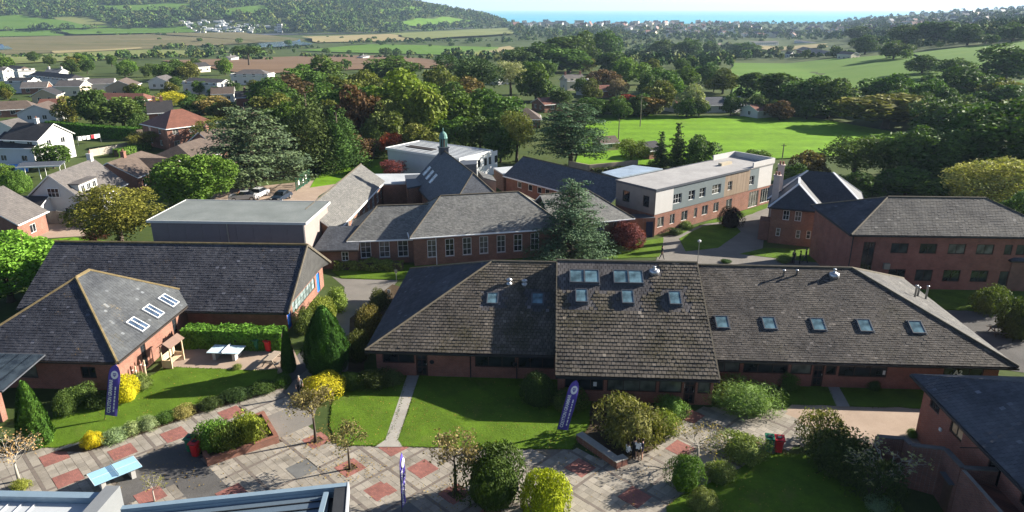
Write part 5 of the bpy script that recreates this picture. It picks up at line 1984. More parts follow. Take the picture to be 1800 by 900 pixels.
def limbs(g, base_r, zc, targets, bark, name='trunk', fork=0.32, pale=False):
    mb = MB()
    top = Vector((g.normal(0, 0.01), g.normal(0, 0.01), zc))
    mid = Vector((g.normal(0, 0.012), g.normal(0, 0.012), fork))
    mb.tube([(0, 0, -0.02), (0, 0, 0.03), mid, top], [base_r * 1.5, base_r, base_r * 0.8, base_r * 0.3], 7)
    for k, c in enumerate(targets):
        c = Vector(c)
        f = 0.35 + 0.6 * g.random()
        s = mid.lerp(top, max(0, min(1, f * 0.8)))
        m = s.lerp(c, 0.5) + Vector((0, 0, 0.02))
        mb.tube([s, m, c], [base_r * 0.42, base_r * 0.28, base_r * 0.1], 5, cap=False)
    return mb.mesh(name, bark, True)


def proto_broad(seed, rx, rz, zc, n_lobes=26, lr=0.36, n_leaf=5200, ls=0.034, asp=0.6, mat=None, lo=0.72, bark=None):
    g = np.random.default_rng(seed)
    d = unit(g, n_lobes)
    r = g.random(n_lobes) ** 0.42
    C = d * r[:, None] * np.array([rx, rx, rz]) * 0.80 + np.array([0, 0, zc])
    C[:, 2] = np.maximum(C[:, 2], zc - rz * 0.8)
    Rl = lr * rx * (0.6 + 0.8 * g.random(n_lobes))
    P, N = lobe_points(g, C, Rl, n_leaf, lo)
    V, Q = leaf_quads(P, N * 0.6 + unit(g, len(P)) * 0.7, ls, g, asp)
    top = V[:, 2].max()
    cm = np_mesh('crown', V / np.array([1, 1, top]), Q, mat or M_LEAF)
    ft = C[np.argsort(-Rl)[:9]] / np.array([1, 1, top])
    return limbs(g, 0.028, zc, ft, bark or M_BARK), cm, 2 * np.percentile(np.abs(V[:, 0]), 98)


def proto_cone(seed, R0=0.26, n_leaf=6000, ls=0.026, power=0.75, lump=0.16, asp=0.4, zlo=0.03, mat=None, low=0.6):
    g = np.random.default_rng(seed)
    n_l = 90
    z = zlo + (1 - zlo) * (1 - np.sqrt(g.random(n_l))) ** 0.9
    rad = R0 * np.minimum(1, ((1 - z) ** power)) * np.minimum(1, low + z * 4)
    a = g.random(n_l) * 2 * np.pi
    rl = np.maximum(0.035, rad * (0.35 + 0.25 * g.random(n_l)))
    C = np.stack([(rad - rl * 0.6) * np.cos(a), (rad - rl * 0.6) * np.sin(a), z], 1)
    P, N = lobe_points(g, C, rl * (1 + lump * g.normal(size=n_l)).clip(0.6, 1.4), n_leaf, 0.55, 1.1, 0.5, 0.5, 1.5)
    V, Q = leaf_quads(P, N * 0.5 + unit(g, len(P)) * 0.6 + np.array([0, 0, 0.2]), ls, g, asp)
    V = V / np.array([1, 1, V[:, 2].max()])
    mb = MB().tube([(0, 0, -0.02), (0, 0, 0.9)], [0.03, 0.006], 6)
    # dark twiggy heart
    mb.lathe([(R0 * 0.40 * low, 0.04), (R0 * 0.58, 0.15), (R0 * 0.5, 0.4), (R0 * 0.2, 0.6), (0.01, 0.74)], 9, 1)
    return mb.mesh('trunk', [M_BARK, M_CORE], True), np_mesh('crown', V, Q, mat or M_NEEDLE), 2 * R0


def proto_clipped(seed, R0, n_leaf, ls, wide):
    """dense upright conifer: close vertical sprays over a solid heart"""
    g = np.random.default_rng(seed)

    def rad(z):
        return R0 * np.where(z < wide, 0.62 + 0.38 * np.sqrt(np.clip(z / wide, 0, 1)), np.clip((1 - z) / (1 - wide), 0, 1) ** 0.62)
    z = g.random(n_leaf * 2) ** 0.9
    z = z[g.random(len(z)) < (rad(z) / R0 + 0.12)][:n_leaf]
    a = g.random(len(z)) * 2 * np.pi
    fl = 0.07 * np.sin(a * 7 + 2.5 * np.sin(z * 6)) + 0.05 * np.sin(a * 13 + z * 17) + g.normal(0, 0.045, len(z))
    r = rad(z) * (0.93 + fl)
    P = np.stack([r * np.cos(a), r * np.sin(a), z + g.normal(0, 0.006, len(z))], 1)
    n = len(z)
    out = np.stack([np.cos(a), np.sin(a), 0.25 + 0 * a], 1) + unit(g, n) * 0.45
    up = np.array([0, 0, 1.0]) + out * 0.35 + unit(g, n) * 0.3
    up /= np.linalg.norm(up, axis=1, keepdims=True)
    t = np.cross(out, up)
    t /= np.linalg.norm(t, axis=1, keepdims=True)
    s = (ls * (0.7 + 0.7 * g.random(n)))[:, None]
    V = np.stack([P - up * s * 0.6, P + t * s * 0.55, P + up * s * 1.5, P - t * s * 0.55], 1).reshape(-1, 3)
    V[:, 2] *= 1 / V[:, 2].max()
    zz = np.linspace(0.02, 0.95, 12)
    mb = MB().tube([(0, 0, -0.02), (0, 0, 0.3)], [0.03, 0.02], 6)
    mb.lathe([(float(rad(np.array([q]))[0]) * 0.84 + 0.002, float(q)) for q in zz], 12, 1)
    return mb.mesh('trunk', [M_BARK, M_CORE], True), np_mesh('crown', V, np.arange(n)[:, None] * 4 + np.arange(4)[None], M_NEEDLE), 2 * R0


def proto_cedar(seed, R0=0.5, n_leaf=9000, ls=0.02, levels=11, taper=0.75, zlo=0.14, flat=0.22, per=6, mat=None):
    g = np.random.default_rng(seed)
    mb = MB().tube([(0, 0, -0.02), (0.005, 0, 0.4), (0, 0, 0.97)], [0.036, 0.026, 0.005], 7)
    C, Rl = [], []
    for k in range(levels):
        z = zlo + (0.96 - zlo) * (k / (levels - 1)) ** 0.95
        rr = R0 * (1 - taper * ((z - zlo) / (1 - zlo)) ** 1.2) * (0.8 + 0.4 * g.random())
        n = max(3, int(per * rr / R0 + 1.5))
        a0 = g.random() * 6.28
        for i in range(n):
            a = a0 + 6.28 * i / n + g.normal(0, 0.2)
            r = rr * (0.75 + 0.35 * g.random())
            tip = Vector((r * math.cos(a), r * math.sin(a), z + 0.02 + g.normal(0, 0.012)))
            mb.tube([(0, 0, z - 0.04), tip * 0.55 + Vector((0, 0, z * 0.45 - 0.0)), tip], [0.011, 0.008, 0.003], 4, cap=False)
            for f, q in ((1.0, 0.17), (0.68, 0.15), (0.36, 0.12)):
                C.append((tip.x * f + g.normal(0, 0.02), tip.y * f + g.normal(0, 0.02), z + 0.02 + g.normal(0, 0.012)))
                Rl.append(R0 * q * 2 * (0.7 + 0.5 * g.random()) * (0.5 + 0.5 * rr / R0))
    C, Rl = np.array(C), np.array(Rl)
    P, N = lobe_points(g, C, Rl, n_leaf, 0.3, 1.05, 0.35, 0.0, flat)
    V, Q = leaf_quads(P, N * 0.3 + np.array([0, 0, 0.7]) + unit(g, len(P)) * 0.55, ls, g, 0.5)
    V = V / np.array([1, 1, V[:, 2].max()])
    return mb.mesh('trunk', M_BARK, True), np_mesh('crown', V, Q, mat or M_NEEDLE), 2 * R0


def proto_bush(seed, n_leaf=7000, ls=0.028, lumps=18, lump=0.3, sq=1.0, core=True, asp=0.55, flat=1.0, spiky=0.0, mat=None, bark=None):
    """unit bush: radius 1 in plan, height 1"""
    g = np.random.default_rng(seed)
    d = unit(g, lumps)
    d[:, 2] = np.abs(d[:, 2])
    C = d * (1 - lump) * np.array([1, 1, 0.6]) * (0.55 + 0.55 * g.random((lumps, 1))) if spiky else d * (1 - lump) * np.array([1, 1, 0.55]) * 0.92 * (0.75 + 0.3 * g.random((lumps, 1)))
    C[:, 2] += 0.30
    Rl = lump * ((0.45 + 1.0 * g.random(lumps)) if spiky else (0.75 + 0.7 * g.random(lumps))) * 1.1
    C = np.concatenate([C, [[0, 0, 0.42]]])
    Rl = np.concatenate([Rl, [0.62]])
    K = 1.0
    P, N = lobe_points(g, C, Rl, n_leaf, 0.8, 1.05 + spiky, 0.1, 0.9, 0.75)
    ok = P[:, 2] > 0.0
    P, N = P[ok], N[ok]
    V, Q = leaf_quads(P, N * (0.75 if not spiky else 0.1) + unit(g, len(P)) * 0.5, ls, g, asp)
    V = V / np.array([1, 1, V[:, 2].max()])
    mb = MB()
    for k in range(7):
        a = 6.28 * k / 7
        mb.tube([(0.05 * math.cos(a), 0.05 * math.sin(a), -0.03), (0.35 * math.cos(a), 0.35 * math.sin(a), 0.35), (0.62 * math.cos(a), 0.62 * math.sin(a), 0.55)], [0.03, 0.022, 0.008], 5)
    if core:
        mb.lathe([(0.5, 0.02), (0.64, 0.2), (0.58, 0.45), (0.36, 0.66), (0.05, 0.75)], 9, 1)
    return mb.mesh('stems', [bark or M_BARK, M_CORE], True), np_mesh('foliage', V, Q, mat or M_LEAF), (2.0 if spiky else 1.72)


def branch_tree(seed, n_leaf=2200, ls=0.02, h_crown=0.42, spread=0.34, bark=None, depth=4, leafy=1.0, lean=0.0):
    """small street tree with visible twigs and thin autumn leaves"""
    g = np.random.default_rng(seed)
    mb = MB()
    tips = []

    def grow(p, d, L, r, k):
        q = p + d * L
        m = p + d * L * 0.5 + Vector(g.normal(0, 0.012, 3))
        mb.tube([p, m, q], [r, r * 0.8, r * 0.6], 5 if k < 2 else 4, cap=False)
        tips.append((q, L))
        if k >= depth:
            return
        for i in range(3 if k < 3 else 2):
            a = Vector(g.normal(0, 1, 3)).normalized()
            nd = (d * 0.75 + a * 0.62 + Vector((0, 0, 0.16))).normalized()
            grow(q if i else m, nd, L * (0.62 + 0.2 * g.random()), r * 0.55, k + 1)
    mb.tube([(0, 0, -0.02), (0.004, 0, 0.2), (lean * 0.4, 0, h_crown)], [0.024, 0.017, 0.013], 7)
    for i in range(5):
        a = 6.28 * i / 5 + g.random()
        grow(Vector((lean * 0.4, 0, h_crown + 0.03 * i)), Vector((math.cos(a) * 0.75, math.sin(a) * 0.75, 0.75)).normalized(), spread * 0.42, 0.009, 0)
    T = np.array([list(t[0]) for t in tips])
    W = np.array([t[1] for t in tips])
    me = mb.mesh('trunk', bark or M_BARK, True)
    n = int(n_leaf * leafy)
    idx = g.choice(len(T), n)
    P = T[idx] + g.normal(0, 0.028, (n, 3))
    V, Q = leaf_quads(P, unit(g, n) + np.array([0, 0, 0.3]), ls, g, 0.6)
    top = max(T[:, 2].max(), V[:, 2].max())
    return me, np_mesh('crown', V, Q, M_LEAF), 2 * np.percentile(np.abs(T[:, 0]), 97)


PROTO = {
    'oak': [proto_broad(101 + k, 0.44, 0.46, 0.54, 40, 0.34, 6500, 0.031) for k in range(4)],
    'tall': [proto_broad(121 + k, 0.27, 0.44, 0.55, 30, 0.44, 5200, 0.032) for k in range(2)],
    'soft': [proto_broad(131 + k, 0.40, 0.36, 0.58, 46, 0.27, 6500, 0.022, 0.35, lo=0.3) for k in range(2)],
    'pine': [proto_broad(141 + k, 0.42, 0.30, 0.66, 20, 0.34, 5200, 0.026, 0.35, M_NEEDLE) for k in range(2)],
    'flat': [proto_broad(145, 0.55, 0.13, 0.82, 24, 0.2, 3200, 0.03, 0.4, M_NEEDLE)],
    'conifer': [proto_cone(151 + k, 0.30, 15000, 0.0145, 0.6, low=0.75) for k in range(2)],
    'bigoak': [proto_broad(107 + k, 0.44, 0.46, 0.54, 60, 0.27, 19000, 0.0175) for k in range(2)],
    'bigsoft': [proto_broad(137 + k, 0.42, 0.42, 0.56, 60, 0.25, 15000, 0.0150, 0.45, lo=0.4) for k in range(2)],
    'fir': [proto_cedar(155, 0.27, 6000, 0.022, 14, 0.95, 0.06, 0.5, 7)],
    'cedar': [proto_cedar(161, 0.50, 17000, 0.0165, 12, 0.62, 0.16, 0.24, 8), proto_cedar(162, 0.5, 14000, 0.017, 10, 0.5, 0.22, 0.22, 7)],
    'spruce': [proto_cedar(165, 0.46, 26000, 0.0125, 13, 0.78, 0.05, 0.34, 9)],
    'far': [proto_broad(171 + k, 0.46, 0.46, 0.50, 12, 0.5, 700, 0.075) for k in range(3)],
    'column': [proto_clipped(181, 0.17, 12000, 0.016, 0.12)],
    'teardrop': [proto_clipped(185, 0.27, 26000, 0.013, 0.34)],
    'round': [proto_bush(191, 17000, 0.030, 30, 0.30), proto_bush(192, 15000, 0.03, 24, 0.34)],
    'loose': [proto_bush(195, 8000, 0.05, 26, 0.34, spiky=0.25, asp=0.4), proto_bush(196, 7000, 0.055, 22, 0.38, spiky=0.3, asp=0.4)],
    'spiky': [proto_bush(198, 12000, 0.055, 30, 0.3, spiky=0.35, asp=0.16)],
    'twiggy': [proto_bush(199, 5200, 0.05, 30, 0.32, core=False, spiky=0.3, asp=0.45)],
    'street': [branch_tree(201, 1250, 0.017), branch_tree(202, 1000, 0.018), branch_tree(203, 1100, 0.016)],
    'bare': [branch_tree(205, 420, 0.016, 0.34, 0.42, M_BARKPALE), branch_tree(206, 260, 0.018, 0.4, 0.4, M_BARKPALE, 3)],
}
CLR = dict(st=(0.165, 0.135, 0.078), dg=(0.053, 0.086, 0.025), g=(0.058, 0.098, 0.024), lg=(0.085, 0.14, 0.03), vg=(0.10, 0.19, 0.03), ol=(0.095, 0.10, 0.03), yg=(0.12, 0.145, 0.03), au=(0.125, 0.125, 0.03),
           br=(0.115, 0.075, 0.032), cp=(0.085, 0.05, 0.034), rd=(0.19, 0.035, 0.025), bl=(0.068, 0.102, 0.075), wl=(0.22, 0.225, 0.14), gd=(0.42, 0.33, 0.03), pk=(0.30, 0.20, 0.13), yw=(0.30, 0.27, 0.10),
           mr=(0.13, 0.035, 0.045), tan=(0.16, 0.125, 0.06), dk=(0.042, 0.070, 0.023), gy=(0.13, 0.16, 0.10), ft=(0.050, 0.08, 0.028))


def jit(c, a=0.12):
    k = 1.38 * (1 + rnd.uniform(-a, a))
    return (c[0] * k * (1 + rnd.uniform(-a, a)), c[1] * k * 1.05, c[2] * k * 0.9 * (1 + rnd.uniform(-a, a)), 1.0)


def plant(kind, p, h, w, col, label, cat='tree', name=None, group=None, var=None, rz=None):
    pr = PROTO[kind]
    tm, cm, pw = pr[rnd.randrange(len(pr)) if var is None else var % len(pr)]
    root = thing(name or ('tree' if cat == 'tree' else 'shrub'), label, cat, p, rnd.uniform(0, 6.28) if rz is None else rz, group)
    s = w / pw
    root.scale = (s * rnd.uniform(0.94, 1.06), s * rnd.uniform(0.94, 1.06), h)
    t = link('stems' if cat != 'tree' else 'trunk', tm, root)
    c = link('foliage' if cat != 'tree' else 'crown', cm, root)
    c.color = jit(CLR[col] if isinstance(col, str) else col)
    t.color = c.color
    return root


def tree(kind, x, yt, yb, w, col, label, group=None, name='tree', **kw):
    p, h, wm = span(x, yt, yb, w)
    if kind in ('column', 'teardrop'):
        q = np.array([p[0], p[1]]) * (1 + 0.3 * wm / np.hypot(p[0], p[1]))
        d = ray(x, yt)
        h = CAMZ + d[2] * np.hypot(*q) / math.hypot(d[0], d[1])
        p = np.array([q[0], q[1], p[2]])
    return plant(kind, p, h, wm, col, label, 'tree', name, group, **kw)


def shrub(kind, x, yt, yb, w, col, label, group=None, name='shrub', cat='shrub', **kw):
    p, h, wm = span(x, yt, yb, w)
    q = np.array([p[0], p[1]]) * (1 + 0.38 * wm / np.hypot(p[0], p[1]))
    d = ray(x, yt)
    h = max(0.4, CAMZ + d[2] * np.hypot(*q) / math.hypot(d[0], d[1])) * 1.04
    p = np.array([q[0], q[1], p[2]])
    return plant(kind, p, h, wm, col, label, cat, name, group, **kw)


# -- plants on and round the plaza
tree('street', 555, 668, 777, 74, 'st', 'small tree with thin golden leaves in the red paving square nearest the clipped golden bush', name='street_tree', var=0)
tree('street', 615, 738, 825, 62, 'st', 'smallest yellowing tree standing alone in a red paving square left of the path foot', name='street_tree', var=1)
tree('street', 801, 742, 869, 84, 'st', 'autumn tree in a red paving square partly hidden by the dark yew', name='street_tree', var=2)
tree('bare', 34, 745, 846, 74, 'pk', 'nearly bare pale-stemmed tree beside the tall columnar conifer', name='bare_tree', var=0)
tree('bare', 272, 828, 882, 38, 'au', 'bare sapling on the asphalt behind the blue table tennis table', name='bare_tree', var=1)
tree('bare', 1225, 736, 812, 76, 'tan', 'spindly half-bare tree between the bins and the round bush', name='bare_tree', var=0)
tree('bare', 1545, 768, 862, 110, 'wl', 'leafless grey tree against the outside brick stair', name='bare_tree', var=1)
tree('column', 68, 660, 788, 56, (0.05, 0.10, 0.02), 'tall narrow clipped conifer column at the left end of the lawn', name='columnar_conifer')
tree('column', 509, 570, 656, 27, (0.04, 0.085, 0.02), 'slim twin-topped conifer at the end of the patio hedge', name='columnar_conifer')
tree('teardrop', 577, 534, 662, 76, (0.040, 0.085, 0.018), 'big dark green teardrop conifer beside the path', name='conifer')
shrub('round', 571, 660, 703, 78, (0.28, 0.26, 0.02), 'clipped golden flat-topped bush by the dark path', var=0)
shrub('round', 224, 657, 712, 52, (0.30, 0.28, 0.015), 'bright yellow conical bush beside the banner on the left lawn', var=1)
shrub('round', 164, 759, 790, 36, (0.36, 0.30, 0.015), 'small bright yellow bush at the front of the flower bed', var=0)
shrub('round', 868, 782, 908, 124, (0.040, 0.062, 0.014), 'large dark bushy yew at the bottom centre', var=1, name='yew_bush')
shrub('round', 962, 826, 926, 84, (0.27, 0.26, 0.018), 'golden-edged bush pressed against the big dark yew', var=0)
shrub('round', 1202, 800, 872, 68, (0.05, 0.10, 0.018), 'clipped round dark green bush beside the paving', var=1)
shrub('round', 1233, 862, 908, 54, (0.13, 0.135, 0.05), 'clipped olive ball bush at the bottom edge', var=0)
shrub('round', 1002, 684, 728, 66, (0.085, 0.10, 0.025), 'square-clipped hedge bush behind the leaning banner', var=0)
shrub('round', 945, 655, 720, 62, (0.04, 0.06, 0.02), 'dark clipped bush against the teaching block wall', var=1)
shrub('loose', 1105, 700, 800, 128, (0.115, 0.105, 0.042), 'big bushy shrub with tawny tips in the walled planter', var=0)
shrub('loose', 1165, 722, 772, 66, (0.11, 0.135, 0.03), 'yellow-green shrub at the right end of the walled planter', var=1)
shrub('loose', 1090, 692, 735, 60, (0.08, 0.12, 0.03), 'green shrub behind the tawny planter shrub', var=1)
shrub('loose', 1178, 698, 738, 56, (0.10, 0.15, 0.04), 'glossy leafy shrub beside the glazed door', var=0)
shrub('spiky', 1305, 672, 740, 150, (0.10, 0.165, 0.055), 'wide feathery green shrub in front of the right-hand classrooms')
shrub('loose', 1300, 762, 822, 100, (0.12, 0.14, 0.05), 'sprawling shrub left of the pair of bins', var=0)
shrub('loose', 1262, 810, 858, 62, (0.11, 0.13, 0.05), 'low shrub behind the round clipped bush', var=1)
shrub('twiggy', 1440, 718, 800, 92, (0.11, 0.115, 0.05), 'twiggy shrub with pale leaf tips beside the tan courtyard')
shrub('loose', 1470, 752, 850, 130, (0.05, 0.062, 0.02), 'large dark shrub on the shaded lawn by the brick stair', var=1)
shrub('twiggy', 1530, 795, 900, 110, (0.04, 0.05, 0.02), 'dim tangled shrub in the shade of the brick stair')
shrub('loose', 1540, 870, 905, 44, (0.14, 0.19, 0.14), 'pale grey-green clump at the foot of the brick stair', var=0)
shrub('spiky', 1603, 754, 772, 22, (0.06, 0.12, 0.02), 'small bright tuft at the corner of the near brick block')
shrub('loose', 1662, 634, 668, 48, (0.16, 0.19, 0.10), 'light-tipped bush poking above the near dark roof', var=1)
shrub('loose', 1385, 655, 690, 34, (0.06, 0.09, 0.02), 'dark bush under the right-hand classroom windows', var=0)
shrub('loose', 1535, 668, 690, 26, (0.045, 0.07, 0.02), 'low plant against the right classroom wall', var=1)
# planter left of centre
for x, yt, yb, w, c, lb in ((380, 734, 806, 76, (0.09, 0.155, 0.03), 'leafy green shrub filling the left half of the raised brick planter'), (438, 722, 790, 72, (0.17, 0.20, 0.035), 'yellow-green shrub filling the right half of the raised brick planter'), (405, 742, 806, 60, (0.06, 0.075, 0.02), 'darker low shrub at the front of the raised brick planter')):
    shrub('loose', x, yt, yb, w, c, lb)
# flower bed along the curving path
for i, (x, yt, yb, w, c, lb) in enumerate((
    (205, 754, 783, 47, (0.16, 0.19, 0.12), 'pale variegated shrub next to the small yellow bush'),
    (235, 741, 768, 38, (0.20, 0.23, 0.15), 'cream-flecked shrub in the middle of the path bed'),
    (262, 732, 760, 40, (0.15, 0.18, 0.11), 'grey-green shrub under the left banner'),
    (292, 724, 748, 42, (0.05, 0.09, 0.025), 'dark green shrub in the path bed'),
    (325, 714, 738, 46, (0.16, 0.15, 0.06), 'rust-tinged shrub in the path bed'),
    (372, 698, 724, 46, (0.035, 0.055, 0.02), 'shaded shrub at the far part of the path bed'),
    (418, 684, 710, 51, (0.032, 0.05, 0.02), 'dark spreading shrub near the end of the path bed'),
    (462, 670, 696, 47, (0.045, 0.075, 0.022), 'bushy plant at the very end of the path bed'),
    (498, 656, 682, 33, (0.05, 0.10, 0.025), 'bright-topped bush by the patio corner'))):
    shrub('loose', x, yt, yb, w, c, lb, var=i)
for i, (x, yt, yb, w, c, lb) in enumerate((
    (140, 675, 718, 60, (0.07, 0.10, 0.03), 'spiky shaded plant against the pavilion front wall'),
    (175, 690, 722, 46, (0.04, 0.06, 0.02), 'dark low shrub between pavilion and yellow cone bush'),
    (250, 655, 690, 44, (0.09, 0.12, 0.05), 'greyish shrub beside the pavilion side wall'),
    (418, 640, 652, 20, (0.12, 0.14, 0.05), 'small round shrub at the patio edge'),
    (118, 690, 735, 40, (0.05, 0.075, 0.02), 'shrub behind the tall clipped column'),
    (40, 842, 864, 34, (0.16, 0.18, 0.05), 'grassy clump round the foot of the bare tree'),
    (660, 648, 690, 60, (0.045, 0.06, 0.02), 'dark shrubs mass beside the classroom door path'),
    (692, 650, 682, 40, (0.10, 0.11, 0.05), 'pale-flecked plant by the classroom door'),
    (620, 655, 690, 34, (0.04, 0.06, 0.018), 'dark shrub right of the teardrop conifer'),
    (595, 505, 552, 46, (0.12, 0.155, 0.04), 'leafy shrub at the far end of the hall window bed'),
    (568, 522, 575, 52, (0.15, 0.16, 0.045), 'yellow-tinged shrub below the hall window band'),
    (540, 540, 590, 46, (0.11, 0.125, 0.05), 'grey-leaved shrub beside the near blue door'),
    (650, 535, 600, 52, (0.10, 0.085, 0.035), 'brownish shrub on the bank beside the teaching block'),
    (668, 505, 550, 44, (0.09, 0.085, 0.04), 'tawny shrub at the top of the bank by the path'),
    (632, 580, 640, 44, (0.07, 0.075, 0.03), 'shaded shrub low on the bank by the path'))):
    shrub('loose', x, yt, yb, w, c, lb, var=i)


def hedge(pts, h, wd, col, label, ls=0.075, dens=260, name='hedge', lumps=0.12, world_pts=None):
    """clipped hedge along a line: twiggy core and leaves over its faces"""
    q = world_pts or [a2(*p) for p in pts]
    g = np.random.default_rng(len(label) * 7 + int(q[0][0] * 10) % 977)
    z0 = 0.0
    root = thing(name, label, 'hedge', (q[0][0], q[0][1], zt1(*q[0])))
    core = MB()
    Ps, Ns = [], []
    for a, b in zip(q[:-1], q[1:]):
        a_, b_ = np.array(a) - np.array(q[0]), np.array(b) - np.array(q[0])
        d = b_ - a_
        L = np.linalg.norm(d)
        d /= L
        nrm = np.array((d[1], -d[0]))
        core.beam((*a_, h * 0.45), (*b_, h * 0.45), wd * 0.8, h * 0.86)
        n = int(dens * L * (2 * h + wd))
        s = g.random(n) * L
        per = 2 * h + wd
        u = g.random(n) * per
        off = np.where(u < h, -wd / 2, np.where(u < h + wd, u - h - wd / 2, wd / 2))
        z = np.where(u < h, u, np.where(u < h + wd, h, per - u))
        N2 = np.where((u < h)[:, None], -nrm, np.where((u < h + wd)[:, None], 0 * nrm, nrm))
        lumpz = lumps * (np.sin(s * 3.1 + z * 2) + np.sin(s * 1.3 + 2)) * 0.5 + g.normal(0, 0.05, n)
        P = np.concatenate([a_ + s[:, None] * d + (off[:, None] + np.sign(off)[:, None] * lumpz[:, None]) * nrm, (z + np.where(z >= h - 1e-6, lumpz, 0))[:, None]], 1)
        Ps.append(P)
        Ns.append(np.concatenate([N2, (u >= h)[:, None] * (u < h + wd)[:, None] * 1.0 + 0.25], 1))
    P, N = np.concatenate(Ps), np.concatenate(Ns)
    V, Q = leaf_quads(P, N * 0.8 + unit(g, len(P)) * 0.6, ls, g, 0.6)
    core.build('stems', M_BARK, root)
    c = link('foliage', np_mesh('foliage', V, Q, M_LEAF), root)
    c.color = jit(CLR[col] if isinstance(col, str) else col)
    return root


# tall trees right of the near brick block: their shade lies on its roof and on the lawn
plant('bigoak', (43.5, 41.5, 0), 15.5, 10.5, 'g', 'tall tree standing right of the near brick block and shading the lawn', name='tree', var=0)
plant('bigoak', (47.0, 33.0, 0), 17.0, 12.0, 'g', 'second tall tree shading the roof of the near brick block', name='tree', var=1)
hedge([(330, 607), (502, 612)], 1.75, 1.5, (0.085, 0.165, 0.03), 'thick clipped laurel hedge behind the patio', 0.11, 300)

